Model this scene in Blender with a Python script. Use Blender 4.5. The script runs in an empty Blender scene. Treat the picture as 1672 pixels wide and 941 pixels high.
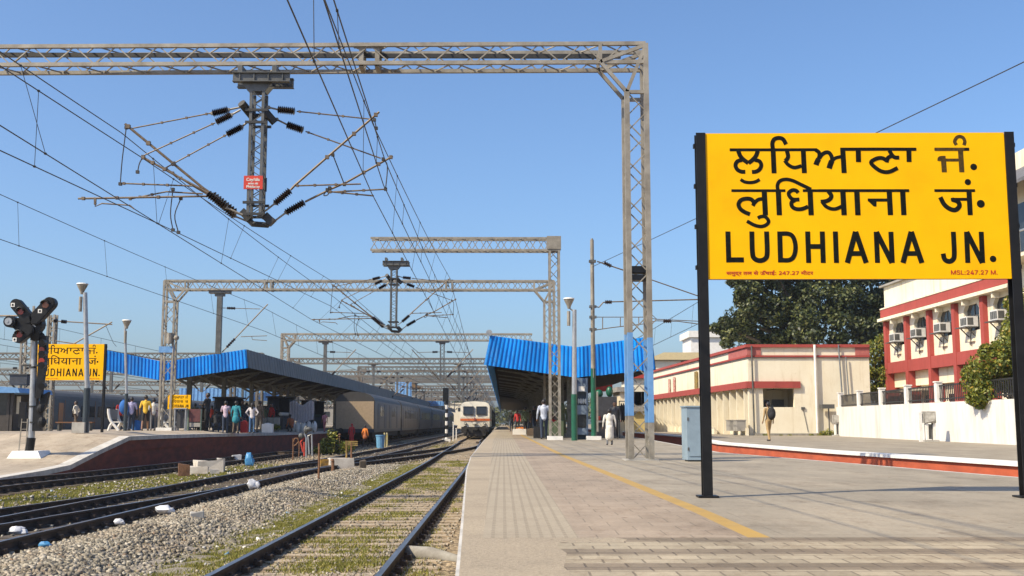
import bpy, bmesh, math, random
import numpy as np
from mathutils import Vector, Matrix
random.seed(7); RNG = np.random.default_rng(7)
sc = bpy.context.scene
COL = sc.collection
PI = math.pi
# ---------------------------------------------------------------- camera
H = 0.71; FPX = 1800.0; CX, CY = 836.0, 470.5
P = math.atan(220.5/FPX); PSI = math.atan(14*math.cos(P)/FPX)
FWD = Vector((math.sin(PSI)*math.cos(P), math.cos(PSI)*math.cos(P), math.sin(P)))
RIGHT = Vector((math.cos(PSI), -math.sin(PSI), 0)); UP = RIGHT.cross(FWD)
CAM = Vector((0, 0, H))
def ray(px, py): return FWD*FPX + RIGHT*(px-CX) + UP*(CY-py)
def G(px, py, z=0.0):
    d = ray(px, py); return CAM + d*((z-H)/d.z)
def D(px, py, Y):
    d = ray(px, py); return CAM + d*(Y/d.y)
cam = bpy.data.objects.new('camera', bpy.data.cameras.new('camera')); COL.objects.link(cam)
cam.data.sensor_width = 36; cam.data.lens = 36*FPX/1672; cam.data.clip_end = 5000; cam.data.clip_start = 0.05
M4 = Matrix((RIGHT, UP, -FWD)).transposed().to_4x4(); M4.translation = CAM
cam.matrix_world = M4; sc.camera = cam
# ---------------------------------------------------------------- light
SUN = Vector((-0.87, -0.50, 1.0)).normalized()
EL = math.asin(SUN.z)
w = bpy.data.worlds.new("World"); sc.world = w; w.use_nodes = True
nt = w.node_tree; nt.nodes.clear()
sky = nt.nodes.new('ShaderNodeTexSky'); sky.sky_type = 'NISHITA'; sky.sun_disc = False
sky.sun_elevation = EL; sky.sun_rotation = math.atan2(SUN.x, SUN.y)
sky.altitude = 0; sky.air_density = 1.0; sky.dust_density = 2.2; sky.ozone_density = 9.0
bg = nt.nodes.new('ShaderNodeBackground'); bg.inputs[1].default_value = 0.148
wo = nt.nodes.new('ShaderNodeOutputWorld')
tint = nt.nodes.new('ShaderNodeMix'); tint.data_type = 'RGBA'; tint.blend_type = 'MULTIPLY'; tint.inputs[0].default_value = 1.0; tint.inputs[7].default_value = (1.04, 0.995, 0.945, 1)
nt.links.new(sky.outputs[0], tint.inputs[6]); nt.links.new(tint.outputs[2], bg.inputs[0]); nt.links.new(bg.outputs[0], wo.inputs[0])
sl = bpy.data.lights.new('sun', 'SUN'); sl.energy = 4.5; sl.angle = math.radians(0.5); sl.color = (1.0, 0.88, 0.66)
so = bpy.data.objects.new('sun', sl); COL.objects.link(so)
so.rotation_euler = SUN.to_track_quat('Z', 'Y').to_euler()
sc.view_settings.view_transform = 'Standard'; sc.view_settings.look = 'None'
sc.view_settings.exposure = 0.5; sc.view_settings.gamma = 1.0
sc.cycles.max_bounces = 5; sc.cycles.diffuse_bounces = 3; sc.cycles.glossy_bounces = 2; sc.cycles.transmission_bounces = 2
sc.cycles.caustics_reflective = False; sc.cycles.caustics_refractive = False
# ---------------------------------------------------------------- materials
MATS = {}
def lin(c):
    return tuple((x/12.92 if x <= 0.04045 else ((x+0.055)/1.055)**2.4) for x in c)
def newmat(name):
    m = bpy.data.materials.new(name); m.use_nodes = True
    n = m.node_tree.nodes; b = n['Principled BSDF']
    return m, m.node_tree, b
def N(t, typ, **kw):
    n = t.nodes.new(typ)
    for k, v in kw.items():
        if k.startswith('i_'):
            key = k[2:]; n.inputs[int(key) if key.isdigit() else key].default_value = v
        else: setattr(n, k, v)
    return n
def ramp(t, fac, stops):
    r = N(t, 'ShaderNodeValToRGB'); cr = r.color_ramp
    while len(cr.elements) < len(stops): cr.elements.new(0.5)
    for e, (p, c) in zip(cr.elements, stops):
        e.position = p; e.color = (*c, 1) if len(c) == 3 else c
    t.links.new(fac, r.inputs[0]); return r.outputs[0]
def math_(t, op, a, b=None, c=None):
    n = N(t, 'ShaderNodeMath', operation=op)
    for i, v in enumerate((a, b, c)):
        if v is None: continue
        if isinstance(v, (int, float)): n.inputs[i].default_value = v
        else: t.links.new(v, n.inputs[i])
    return n.outputs[0]
def mix(t, fac, a, b, mode='MIX'):
    n = N(t, 'ShaderNodeMix', data_type='RGBA', blend_type=mode)
    for i, v in ((0, fac), (6, a), (7, b)):
        if isinstance(v, (int, float)): n.inputs[i].default_value = v
        elif isinstance(v, tuple): n.inputs[i].default_value = (*v, 1)
        else: t.links.new(v, n.inputs[i])
    return n.outputs[2]
def noise(t, scale, detail=4, rough=0.6, vec=None, stretch=None):
    if vec is None: vec = N(t, 'ShaderNodeNewGeometry').outputs['Position']
    if stretch:
        mp = N(t, 'ShaderNodeMapping'); mp.inputs['Scale'].default_value = stretch
        t.links.new(vec, mp.inputs[0]); vec = mp.outputs[0]
    n = N(t, 'ShaderNodeTexNoise', i_Scale=scale, i_Detail=detail, i_Roughness=rough)
    t.links.new(vec, n.inputs['Vector']); return n.outputs[0]
def bump(t, b, h, strength=0.3, dist=0.02):
    n = N(t, 'ShaderNodeBump', i_Strength=strength, i_Distance=dist)
    t.links.new(h, n.inputs['Height']); t.links.new(n.outputs[0], b.inputs['Normal'])
def mat(name, c, c2=None, rough=0.6, metal=0.0, scale=6.0, bmp=0.0, stretch=None, lo=0.35, hi=0.65, spec=None, bscale=None):
    if name in MATS: return MATS[name]
    m, t, b = newmat(name); MATS[name] = m
    b.inputs['Roughness'].default_value = rough; b.inputs['Metallic'].default_value = metal
    if spec is not None: b.inputs['Specular IOR Level'].default_value = spec
    if c2 is None: c2 = tuple(x*0.8 for x in c)
    n = noise(t, scale, 5, 0.65, stretch=stretch)
    t.links.new(ramp(t, n, [(lo, c), (hi, c2)]), b.inputs['Base Color'])
    if bmp:
        bump(t, b, noise(t, bscale or scale*6, 4), bmp, 0.01)
    return m
def island_mat(name, stops, rough=0.8, transl=0.0, bmp=0):
    m, t, b = newmat(name); MATS[name] = m
    g = N(t, 'ShaderNodeNewGeometry')
    c = ramp(t, g.outputs['Random Per Island'], stops)
    if name == 'ballast stone':
        c = mix(t, ramp(t, noise(t, 0.7, 5, 0.75), [(0.48,(0,0,0)),(0.68,(0.5,0.5,0.5))]), c, mix(t, 1.0, c, (0.72,0.55,0.40), 'MULTIPLY'))
    t.links.new(c, b.inputs['Base Color']); b.inputs['Roughness'].default_value = rough
    if transl:
        tr = N(t, 'ShaderNodeBsdfTranslucent'); t.links.new(c, tr.inputs[0])
        ms = N(t, 'ShaderNodeMixShader', i_0=transl); o = t.nodes['Material Output']
        t.links.new(b.outputs[0], ms.inputs[1]); t.links.new(tr.outputs[0], ms.inputs[2]); t.links.new(ms.outputs[0], o.inputs[0])
    return m
steel = mat('galvanised steel', (0.33,0.30,0.25), (0.20,0.175,0.14), 0.55, 0.15, 3.0)
steel_dark = mat('weathered dark steel', (0.13,0.13,0.125), (0.08,0.08,0.075), 0.5, 0.3, 4.0)
rusttube = mat('brown bracket tube', (0.19,0.14,0.09), (0.11,0.075,0.048), 0.55, 0.2, 9.0)
insul = mat('brown porcelain', (0.035,0.022,0.016), (0.02,0.015,0.012), 0.25)
blackm = mat('black iron', (0.02,0.02,0.02), (0.035,0.033,0.03), 0.5)
wirem = mat('copper wire', (0.06,0.055,0.05), (0.04,0.035,0.03), 0.5, 0.3)
blackpaint = mat('black paint', (0.010,0.010,0.011), (0.016,0.016,0.017), 0.45, spec=0.22)
ink = mat('sign lettering black', (0.006,0.0055,0.005), (0.010,0.014,0.011), 0.7, scale=25, spec=0.08)
inkfade = mat('faded lettering', (0.045,0.03,0.012), (0.12,0.07,0.015), 0.7, spec=0.1, scale=40, lo=0.4, hi=0.7)
redink = mat('red lettering', (0.5,0.03,0.01), (0.42,0.03,0.01), 0.5)
redplate = mat('red enamel', (0.62,0.05,0.02), (0.5,0.04,0.02), 0.4)
whitepaint = mat('white paint', (0.78,0.76,0.72), (0.68,0.65,0.60), 0.6, scale=3)
whitewash = mat('whitewash', (0.72,0.69,0.64), (0.46,0.42,0.36), 0.85, scale=1.6, stretch=(1,1,0.22), lo=0.47, hi=0.80, bmp=0.1)
coping = mat('weathered white coping', (0.54,0.51,0.46), (0.33,0.31,0.28), 0.8, scale=2.5, lo=0.4, hi=0.7, bmp=0.2)
def bluemat():
    m, t, b = newmat('blue painted sheet'); p, x, y, z = pos_xyz(t)
    c = ramp(t, noise(t, 1.1, 4, vec=p), [(0.3,(0.006,0.31,0.90)),(0.7,(0.006,0.23,0.72))])
    st = ramp(t, noise(t, 2.4, 5, 0.7, vec=p, stretch=(2.2,2.2,0.35)), [(0.52,(0,0,0)),(0.75,(1,1,1))])
    wn = N(t, 'ShaderNodeTexWhiteNoise', noise_dimensions='1D'); t.links.new(math_(t,'FLOOR',math_(t,'DIVIDE',x,0.93)), wn.inputs['W'])
    c = mix(t, 1.0, c, ramp(t, wn.outputs['Value'], [(0.0,(0.62,0.70,0.74)),(0.6,(1,1,1)),(1.0,(1.5,1.12,1.02))]), 'MULTIPLY')
    c = mix(t, math_(t,'MULTIPLY',st,0.6), c, (0.12,0.30,0.54))
    rs = ramp(t, noise(t, 5.5, 6, 0.8, vec=p, stretch=(1,1,0.4)), [(0.68,(0,0,0)),(0.76,(1,1,1))])
    c = mix(t, math_(t,'MULTIPLY',rs,0.6), c, (0.10,0.09,0.10))
    t.links.new(c, b.inputs['Base Color']); b.inputs['Roughness'].default_value = 0.5; b.inputs['Specular IOR Level'].default_value = 0.3
    bump(t, b, noise(t, 1.4, 3, vec=p), 0.25, 0.05); return m
blues = 'LATER'
blues2 = mat('blue paint', (0.15,0.32,0.58), (0.10,0.24,0.48), 0.5, scale=3)
greysheet = mat('grey sheet', (0.135,0.128,0.118), (0.09,0.085,0.078), 0.6, scale=2, stretch=(1,0.6,0.3))
rooftan = mat('weathered roof sheet', (0.47,0.36,0.24), (0.34,0.26,0.18), 0.7, scale=1.2)
undersd = mat('shade dark roof underside', (0.05,0.04,0.03), (0.028,0.022,0.016), 0.8, scale=2)  # darkened so the shade under the roofs is put into the colour
concrete = mat('concrete', (0.42,0.40,0.36), (0.30,0.28,0.25), 0.85, scale=3, bmp=0.25)
concdark = mat('old concrete', (0.30,0.28,0.24), (0.2,0.18,0.15), 0.9, scale=5, bmp=0.4)
def plaster(name, c, c2, streak):
    m, t, b = newmat(name); MATS[name] = m; g = N(t, 'ShaderNodeNewGeometry').outputs['Position']
    base = ramp(t, noise(t, 0.9, 6, 0.7, vec=g), [(0.35,c),(0.75,c2)])
    s1 = ramp(t, noise(t, 1.7, 6, 0.75, vec=g, stretch=(1.5,1.5,0.12)), [(0.52,(1,1,1)),(0.70,streak),(0.85,tuple(v*.75 for v in streak))])
    s2 = ramp(t, noise(t, 0.8, 8, 0.85, vec=g), [(0.58,(1,1,1)),(0.66,(0.90,0.87,0.82)),(0.78,(0.74,0.68,0.60))])
    t.links.new(mix(t, 1.0, mix(t, 1.0, base, s1, 'MULTIPLY'), s2, 'MULTIPLY'), b.inputs['Base Color']); b.inputs['Roughness'].default_value = 0.88
    bump(t, b, noise(t, 14, 5, vec=g), 0.12, 0.02); return m
cream = plaster('cream plaster', (0.77,0.705,0.555), (0.71,0.63,0.47), (0.80,0.74,0.64))
cream2 = mat('stained cream plaster', (0.73,0.65,0.49), (0.55,0.44,0.28), 0.85, scale=1.5, stretch=(1.4,1.4,0.15), lo=0.5, hi=0.85)
maroon = plaster('maroon trim', (0.36,0.06,0.048), (0.29,0.05,0.04), (0.80,0.78,0.76))
redwall = mat('red painted plinth', (0.21,0.052,0.028), (0.11,0.032,0.020), 0.85, scale=1.4, stretch=(1,1,2.5), bmp=0.4)
redkerb = mat('orange red kerb', (0.48,0.10,0.04), (0.34,0.07,0.03), 0.8, scale=1.5, stretch=(1,1,3), bmp=0.3)
glass = mat('dark window glass', (0.02,0.024,0.028), (0.035,0.04,0.045), 0.08)
greenp = mat('green paint', (0.008,0.10,0.055), (0.008,0.075,0.04), 0.4)
cabinet = mat('pale blue cabinet paint', (0.235,0.31,0.37), (0.19,0.25,0.30), 0.5, scale=3, lo=0.45, hi=0.8)
kioskm = mat('slate blue paint', (0.17,0.22,0.29), (0.13,0.17,0.23), 0.5)
rust = mat('rust', (0.22,0.10,0.045), (0.12,0.06,0.03), 0.8, scale=20)
coachm = mat('coach grey brown', (0.062,0.056,0.049), (0.042,0.037,0.031), 0.45, scale=1.0, stretch=(1,0.6,1.5))  # darkened so the coach sides carry their shade in the colour
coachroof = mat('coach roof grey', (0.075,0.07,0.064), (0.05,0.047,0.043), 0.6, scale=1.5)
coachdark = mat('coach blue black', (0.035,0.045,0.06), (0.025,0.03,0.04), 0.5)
under = mat('underframe black', (0.015,0.014,0.013), (0.03,0.025,0.02), 0.8)
coachblue = mat('coach blue', (0.02,0.06,0.10), (0.015,0.04,0.07), 0.35)
lococream = mat('locomotive cream', (0.72,0.66,0.53), (0.62,0.56,0.44), 0.45, scale=2)
locoorange = mat('locomotive orange', (0.62,0.14,0.03), (0.52,0.12,0.03), 0.45)
lampglass = mat('lamp glass', (0.6,0.58,0.5), (0.5,0.48,0.4), 0.2)
alu = mat('grey aluminium', (0.42,0.43,0.44), (0.32,0.33,0.34), 0.4, 0.5)
bark = mat('bark', (0.10,0.075,0.05), (0.05,0.04,0.03), 0.9, scale=6, stretch=(1,1,0.3), bmp=0.5)
darkstall = mat('dark stall panel', (0.05,0.05,0.055), (0.03,0.03,0.035), 0.6)
redcloth = mat('red cloth', (0.45,0.05,0.03), (0.3,0.03,0.02), 0.8)
maroonboard = mat('maroon board', (0.12,0.035,0.035), (0.08,0.025,0.025), 0.6)
olive = mat('olive roof', (0.36,0.29,0.15), (0.28,0.22,0.12), 0.8)
greybuild = mat('grey facade', (0.34,0.32,0.29), (0.25,0.235,0.21), 0.9, scale=1)
def railmat():
    m, t, b = newmat('rail head steel'); 
    t.links.new(ramp(t, noise(t, 3, stretch=(4,0.4,1)), [(0.35,(0.30,0.30,0.31)),(0.7,(0.13,0.11,0.10))]), b.inputs['Base Color'])
    b.inputs['Metallic'].default_value = 0.8; b.inputs['Roughness'].default_value = 0.32; return m
railhead = railmat()
railside = mat('rusty rail side', (0.075,0.05,0.035), (0.04,0.028,0.02), 0.85, scale=6)
def signmat():
    m, t, b = newmat('yellow enamel')
    c = ramp(t, noise(t, 2.2, 4), [(0.35,(0.92,0.48,0.0)),(0.62,(0.88,0.44,0.0)),(0.85,(0.80,0.38,0.0))])
    st = ramp(t, noise(t, 7, 6, 0.75), [(0.70,(1,1,1)),(0.80,(0.72,0.66,0.6))])
    t.links.new(mix(t, 1.0, c, st, 'MULTIPLY'), b.inputs['Base Color']); b.inputs['Roughness'].default_value = 0.5; b.inputs['Specular IOR Level'].default_value = 0.15
    bump(t, b, noise(t, 1.6, 2), 0.12, 0.03); return m
yellow = signmat()
def pos_xyz(t):
    g = N(t, 'ShaderNodeNewGeometry'); s = N(t, 'ShaderNodeSeparateXYZ'); t.links.new(g.outputs['Position'], s.inputs[0])
    return g.outputs['Position'], s.outputs[0], s.outputs[1], s.outputs[2]
def tilemat(name, c1, c2, mortar, bw, rh, stretch=(1,1,1), rough=0.75, bs=0.35, offset=0.5, band=None, msize=0.006, dirt=0.38):
    m, t, b = newmat(name); p, x, y, z = pos_xyz(t)
    br = N(t, 'ShaderNodeTexBrick', offset=offset); br.inputs['Scale'].default_value = 1
    br.inputs['Brick Width'].default_value = bw; br.inputs['Row Height'].default_value = rh
    br.inputs['Mortar Size'].default_value = msize; br.inputs['Mortar Smooth'].default_value = 0.3
    br.inputs['Color1'].default_value = (*c1,1); br.inputs['Color2'].default_value = (*c2,1); br.inputs['Mortar'].default_value = (*mortar,1)
    wob = N(t, 'ShaderNodeVectorMath', operation='ADD')
    nz = N(t, 'ShaderNodeTexNoise', i_Scale=5.0); sc_ = N(t, 'ShaderNodeVectorMath', operation='SCALE', i_Scale=0.012)
    t.links.new(p, nz.inputs['Vector']); t.links.new(nz.outputs['Color'], sc_.inputs[0]); t.links.new(p, wob.inputs[0]); t.links.new(sc_.outputs[0], wob.inputs[1])
    t.links.new(wob.outputs[0], br.inputs['Vector'])
    col = br.outputs['Color']
    if band:
        f = math_(t, 'GREATER_THAN', math_(t, 'FRACT', math_(t, 'ADD', math_(t, 'DIVIDE', y, band[0]), math_(t, 'MULTIPLY', noise(t, 4, 2, vec=p), 0.06))), 0.6)
        col = mix(t, f, col, mix(t, 1.0, col, band[1], 'MULTIPLY'))
    n1 = ramp(t, noise(t, 0.9, 6, 0.7, vec=p, stretch=(1,0.45,1)), [(0.3,(1.06,1.05,1.04)),(0.75,(1-dirt,1-dirt,1-dirt*1.02))])
    n2 = ramp(t, noise(t, 26, 4, 0.7, vec=p), [(0.3,(1.08,1.08,1.08)),(0.8,(0.78,0.77,0.76))])
    n3 = ramp(t, noise(t, 1.9, 8, 0.85, vec=p, stretch=(1,0.5,1)), [(0.50,(1,1,1)),(0.60,(0.80,0.77,0.74)),(0.72,(0.52,0.48,0.45))])
    vs = N(t, 'ShaderNodeTexVoronoi', i_Scale=2.3); t.links.new(wob.outputs[0], vs.inputs['Vector']); n4 = ramp(t, vs.outputs['Distance'], [(0.03,(0.45,0.36,0.32)),(0.075,(1,1,1))])
    n3 = mix(t, 1.0, n3, n4, 'MULTIPLY')
    col = mix(t, 1.0, mix(t, 1.0, mix(t, 1.0, col, n1, 'MULTIPLY'), n2, 'MULTIPLY'), n3, 'MULTIPLY')
    t.links.new(col, b.inputs['Base Color']); b.inputs['Roughness'].default_value = rough
    h = math_(t, 'ADD', math_(t, 'MULTIPLY', br.outputs['Fac'], -1.0), math_(t, 'MULTIPLY', noise(t, 60, 3, vec=p), 0.5))
    bump(t, b, h, bs, 0.008); return m
blues = bluemat()
pm_grey = tilemat('grey platform tiles', (0.355,0.305,0.23), (0.33,0.285,0.215), (0.28,0.24,0.18), 1.2, 0.6, msize=0.008)
pm_pink = tilemat('pinkish platform tiles', (0.385,0.305,0.225), (0.35,0.275,0.20), (0.25,0.20,0.145), 0.3, 0.3, msize=0.006)
pm_paver = tilemat('interlocking pavers', (0.47,0.395,0.28), (0.36,0.30,0.21), (0.24,0.195,0.135), 0.21, 0.16, bs=0.8, band=(0.64,(0.58,0.55,0.54)), msize=0.0065)
pm_far = tilemat('left platform slabs', (0.46,0.385,0.29), (0.41,0.34,0.255), (0.34,0.275,0.20), 2.4, 1.6, msize=0.02)
def groovemat():
    m, t, b = newmat('grooved tactile concrete'); p, x, y, z = pos_xyz(t)
    fx = math_(t, 'FRACT', math_(t, 'DIVIDE', x, 0.077)); g = math_(t, 'LESS_THAN', fx, 0.30)
    fy = math_(t, 'LESS_THAN', math_(t, 'FRACT', math_(t, 'DIVIDE', y, 0.13)), 0.72)
    gg = math_(t, 'MULTIPLY', g, fy)
    sl_ = math_(t, 'LESS_THAN', math_(t, 'FRACT', math_(t, 'DIVIDE', y, 0.6)), 0.02)
    gg = math_(t, 'MAXIMUM', gg, sl_)
    base = ramp(t, noise(t, 1.3, 6, 0.7, vec=p), [(0.3,(0.375,0.315,0.23)),(0.75,(0.29,0.24,0.175))])
    base = mix(t, 1.0, base, ramp(t, noise(t, 30, 4, 0.7, vec=p), [(0.3,(1.1,1.1,1.1)),(0.8,(0.75,0.75,0.74))]), 'MULTIPLY')
    t.links.new(mix(t, math_(t,'MULTIPLY',gg,0.6), base, (0.21,0.17,0.12)), b.inputs['Base Color']); b.inputs['Roughness'].default_value = 0.85
    bump(t, b, math_(t, 'ADD', math_(t, 'MULTIPLY', gg, -1.0), math_(t,'MULTIPLY', noise(t, 50, 3, vec=p), 0.4)), 0.7, 0.01); return m
pm_groove = groovemat()
def cementmat():
    m, t, b = newmat('rough cement'); p, x, y, z = pos_xyz(t)
    c = ramp(t, noise(t, 1.1, 6, 0.7, vec=p), [(0.3,(0.385,0.315,0.225)),(0.55,(0.33,0.27,0.195)),(0.8,(0.23,0.19,0.135))])
    sp = ramp(t, noise(t, 42, 5, 0.85, vec=p), [(0.3,(0.5,0.49,0.47)),(0.5,(1,1,1)),(0.72,(1.3,1.28,1.24))])
    cr = N(t, 'ShaderNodeTexVoronoi', feature='DISTANCE_TO_EDGE', i_Scale=0.9)
    wv = N(t, 'ShaderNodeVectorMath', operation='ADD'); nz = N(t, 'ShaderNodeTexNoise', i_Scale=3.0, i_Detail=5.0)
    t.links.new(p, nz.inputs['Vector']); t.links.new(p, wv.inputs[0]); t.links.new(nz.outputs['Color'], wv.inputs[1]); t.links.new(wv.outputs[0], cr.inputs['Vector'])
    ck = ramp(t, cr.outputs['Distance'], [(0.0,(0.8,0.79,0.78)),(0.006,(1,1,1))])
    t.links.new(mix(t, 1.0, mix(t, 1.0, c, sp, 'MULTIPLY'), ck, 'MULTIPLY'), b.inputs['Base Color']); b.inputs['Roughness'].default_value = 0.9
    bump(t, b, math_(t,'ADD', noise(t, 70, 4, 0.8, vec=p), math_(t,'MULTIPLY', noise(t, 6, 4, vec=p), 1.2)), 0.6, 0.012); return m
pm_cement = cementmat()
def linemat():
    m, t, b = newmat('worn yellow road paint'); p, x, y, z = pos_xyz(t)
    f = ramp(t, noise(t, 12, 6, 0.8, vec=p), [(0.55,(0,0,0)),(0.72,(1,1,1))])
    c = ramp(t, noise(t, 2, 4, vec=p), [(0.3,(0.43,0.265,0.06)),(0.7,(0.33,0.215,0.065))])
    t.links.new(mix(t, math_(t,'MULTIPLY',f,0.55), c, (0.36,0.30,0.22)), b.inputs['Base Color']); b.inputs['Roughness'].default_value = 0.7; return m
pm_line = linemat()
def groundmat():
    m, t, b = newmat('stony dry soil'); p, x, y, z = pos_xyz(t)
    c = ramp(t, noise(t, 0.35, 6, 0.7, vec=p), [(0.3,(0.26,0.20,0.13)),(0.55,(0.32,0.25,0.165)),(0.8,(0.19,0.145,0.095))])
    st = N(t, 'ShaderNodeTexVoronoi', i_Scale=17.0); t.links.new(p, st.inputs['Vector'])
    sv = N(t, 'ShaderNodeSeparateColor'); t.links.new(st.outputs['Color'], sv.inputs[0])
    stc = ramp(t, sv.outputs[0], [(0.2,(0.5,0.48,0.45)),(0.8,(1.5,1.45,1.35))])
    gr = ramp(t, noise(t, 0.8, 6, 0.75, vec=p, stretch=(1,0.4,1)), [(0.52,(0,0,0)),(0.62,(1,1,1))])
    c = mix(t, 1.0, c, stc, 'MULTIPLY'); c = mix(t, math_(t,'MULTIPLY',gr,0.45), c, (0.17,0.16,0.05))
    t.links.new(c, b.inputs['Base Color']); b.inputs['Roughness'].default_value = 0.95
    bump(t, b, math_(t,'ADD', math_(t,'MULTIPLY', st.outputs['Distance'], -1.0), noise(t, 40, 4, vec=p)), 0.9, 0.04); return m
groundm = groundmat()
stonem = island_mat('ballast stone', [(0.0,(0.09,0.08,0.062)),(0.3,(0.20,0.175,0.135)),(0.7,(0.31,0.275,0.215)),(0.93,(0.43,0.385,0.31)),(1.0,(0.20,0.13,0.08))], 0.9)
grassm = island_mat('dry grass', [(0.0,(0.10,0.115,0.018)),(0.5,(0.22,0.215,0.035)),(0.85,(0.34,0.295,0.065)),(1.0,(0.42,0.34,0.12))], 0.8, 0.25)
leafdark = island_mat('dark leaves', [(0.0,(0.012,0.020,0.007)),(0.45,(0.040,0.056,0.016)),(0.8,(0.105,0.120,0.032)),(1.0,(0.20,0.195,0.065))], 0.5, 0.2)
leafbright = island_mat('bright leaves', [(0.0,(0.05,0.08,0.012)),(0.5,(0.15,0.175,0.020)),(0.9,(0.30,0.28,0.035)),(1.0,(0.38,0.22,0.03))], 0.5, 0.3)
litterm = island_mat('paper litter', [(0.0,(0.62,0.59,0.54)),(0.75,(0.45,0.43,0.40)),(0.93,(0.40,0.38,0.36)),(1.0,(0.15,0.3,0.45))], 0.7)
# ---------------------------------------------------------------- mesh helpers
def wloc(o):
    v = Vector((0,0,0))
    while o is not None: v += Vector(o.location); o = o.parent
    return v
class MB:
    def __init__(s): s.v = []; s.f = []; s.m = []; s.mi = 0
    def add(s, vs, fs):
        b = len(s.v); s.v.extend([tuple(v) for v in vs]); s.f.extend([tuple(b+i for i in f) for f in fs]); s.m.extend([s.mi]*len(fs)); return s
    def box(s, x0, x1, y0, y1, z0, z1):
        vs = [(x,y,z) for x in (x0,x1) for y in (y0,y1) for z in (z0,z1)]
        return s.add(vs, [(0,1,3,2),(4,6,7,5),(0,4,5,1),(2,3,7,6),(0,2,6,4),(1,5,7,3)])
    def boxc(s, c, sx, sy, sz): return s.box(c[0]-sx/2,c[0]+sx/2,c[1]-sy/2,c[1]+sy/2,c[2]-sz/2,c[2]+sz/2)
    def beam(s, p, q, w, h=None, up=(0,0,1)):
        h = h or w; p = Vector(p); q = Vector(q); d = (q-p)
        if d.length < 1e-6: return s
        d.normalize(); u = Vector(up)
        if abs(d.dot(u)) > 0.95: u = Vector((0,1,0)) if abs(d.y) < 0.9 else Vector((1,0,0))
        a = d.cross(u).normalized(); b = a.cross(d).normalized()
        vs = [e + a*(w/2*i) + b*(h/2*j) for e in (p,q) for i,j in ((-1,-1),(1,-1),(1,1),(-1,1))]
        return s.add(vs, [(0,1,2,3),(7,6,5,4),(0,4,5,1),(1,5,6,2),(2,6,7,3),(3,7,4,0)])
    def tube(s, pts, r, n=8, cap=True):
        pts = [Vector(p) for p in pts]; k = len(pts)
        rr = r if isinstance(r, (list, tuple)) else [r]*k
        vs = []; a = None
        for i, p in enumerate(pts):
            d = (pts[min(i+1,k-1)] - pts[max(i-1,0)])
            d = d.normalized() if d.length > 1e-9 else Vector((0,0,1))
            if a is None:
                u = Vector((0,0,1)) if abs(d.z) < 0.9 else Vector((1,0,0)); a = d.cross(u).normalized()
            else:
                a = (a - d*a.dot(d)); a = a.normalized() if a.length > 1e-6 else d.orthogonal().normalized()
            b = d.cross(a)
            for j in range(n):
                t = 2*PI*j/n; vs.append(p + a*(math.cos(t)*rr[i]) + b*(math.sin(t)*rr[i]))
        fs = [(i*n+j, i*n+(j+1)%n, (i+1)*n+(j+1)%n, (i+1)*n+j) for i in range(k-1) for j in range(n)]
        if cap: fs += [tuple(range(n))[::-1], tuple((k-1)*n+j for j in range(n))]
        return s.add(vs, fs)
    def prism(s, poly, off):
        """poly: list of 3d points (planar), extruded by vector off"""
        n = len(poly); off = Vector(off); a = [Vector(p) for p in poly]; vs = a + [p+off for p in a]
        fs = [tuple(range(n))[::-1], tuple(range(n,2*n))] + [(i,(i+1)%n,n+(i+1)%n,n+i) for i in range(n)]
        return s.add(vs, fs)
    def ellipsoid(s, c, r, n=10, m=7, jit=0.0):
        vs = [(c[0],c[1],c[2]-r[2])]
        for i in range(1,m):
            ph = -PI/2 + PI*i/m
            for j in range(n):
                t = 2*PI*j/n; k = 1+random.uniform(-jit,jit)
                vs.append((c[0]+r[0]*math.cos(ph)*math.cos(t)*k, c[1]+r[1]*math.cos(ph)*math.sin(t)*k, c[2]+r[2]*math.sin(ph)*k))
        vs.append((c[0],c[1],c[2]+r[2])); e = len(vs)-1
        fs = [(0,1+(j+1)%n,1+j) for j in range(n)]
        for i in range(m-2):
            for j in range(n): fs.append((1+i*n+j,1+i*n+(j+1)%n,1+(i+1)*n+(j+1)%n,1+(i+1)*n+j))
        fs += [(1+(m-2)*n+j,1+(m-2)*n+(j+1)%n,e) for j in range(n)]
        return s.add(vs, fs)
    def sweep(s, prof, path, mats=None, closed=True, caps=True):
        """prof: list of (u,z); path: list of (x,y,z); lateral is horizontal normal"""
        n = len(prof); k = len(path); vs = []
        for i, p in enumerate(path):
            p = Vector(p); d = Vector(path[min(i+1,k-1)]) - Vector(path[max(i-1,0)]); d.z = 0; d.normalize()
            l = Vector((d.y,-d.x,0))
            for u, z in prof: vs.append(p + l*u + Vector((0,0,z)))
        rng = n if closed else n-1
        b = len(s.v); s.v.extend([tuple(v) for v in vs])
        for i in range(k-1):
            for j in range(rng):
                s.f.append((b+i*n+j, b+i*n+(j+1)%n, b+(i+1)*n+(j+1)%n, b+(i+1)*n+j)); s.m.append(mats[j] if mats else s.mi)
        if caps and closed:
            s.f.append(tuple(b+j for j in range(n))[::-1]); s.m.append(0)
            s.f.append(tuple(b+(k-1)*n+j for j in range(n))); s.m.append(0)
        return s
    def build(s, name, mats, parent=None, smooth=False, loc=None, kind=None):
        me = bpy.data.meshes.new(name)
        o = bpy.data.objects.new(name, me); COL.objects.link(o)
        off = wloc(parent) if parent is not None else Vector((0,0,0))
        if loc is not None: o.location = Vector(loc) - off
        if parent is not None: o.parent = parent
        L = off + Vector(o.location)
        me.from_pydata([(x-L.x,y-L.y,z-L.z) for x,y,z in s.v], [], s.f)
        if not isinstance(mats, (list,tuple)): mats = [mats]
        for m in mats: me.materials.append(m)
        if len(mats) > 1: me.polygons.foreach_set('material_index', s.m)
        bm = bmesh.new(); bm.from_mesh(me); bmesh.ops.recalc_face_normals(bm, faces=bm.faces); bm.to_mesh(me); bm.free()
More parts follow.
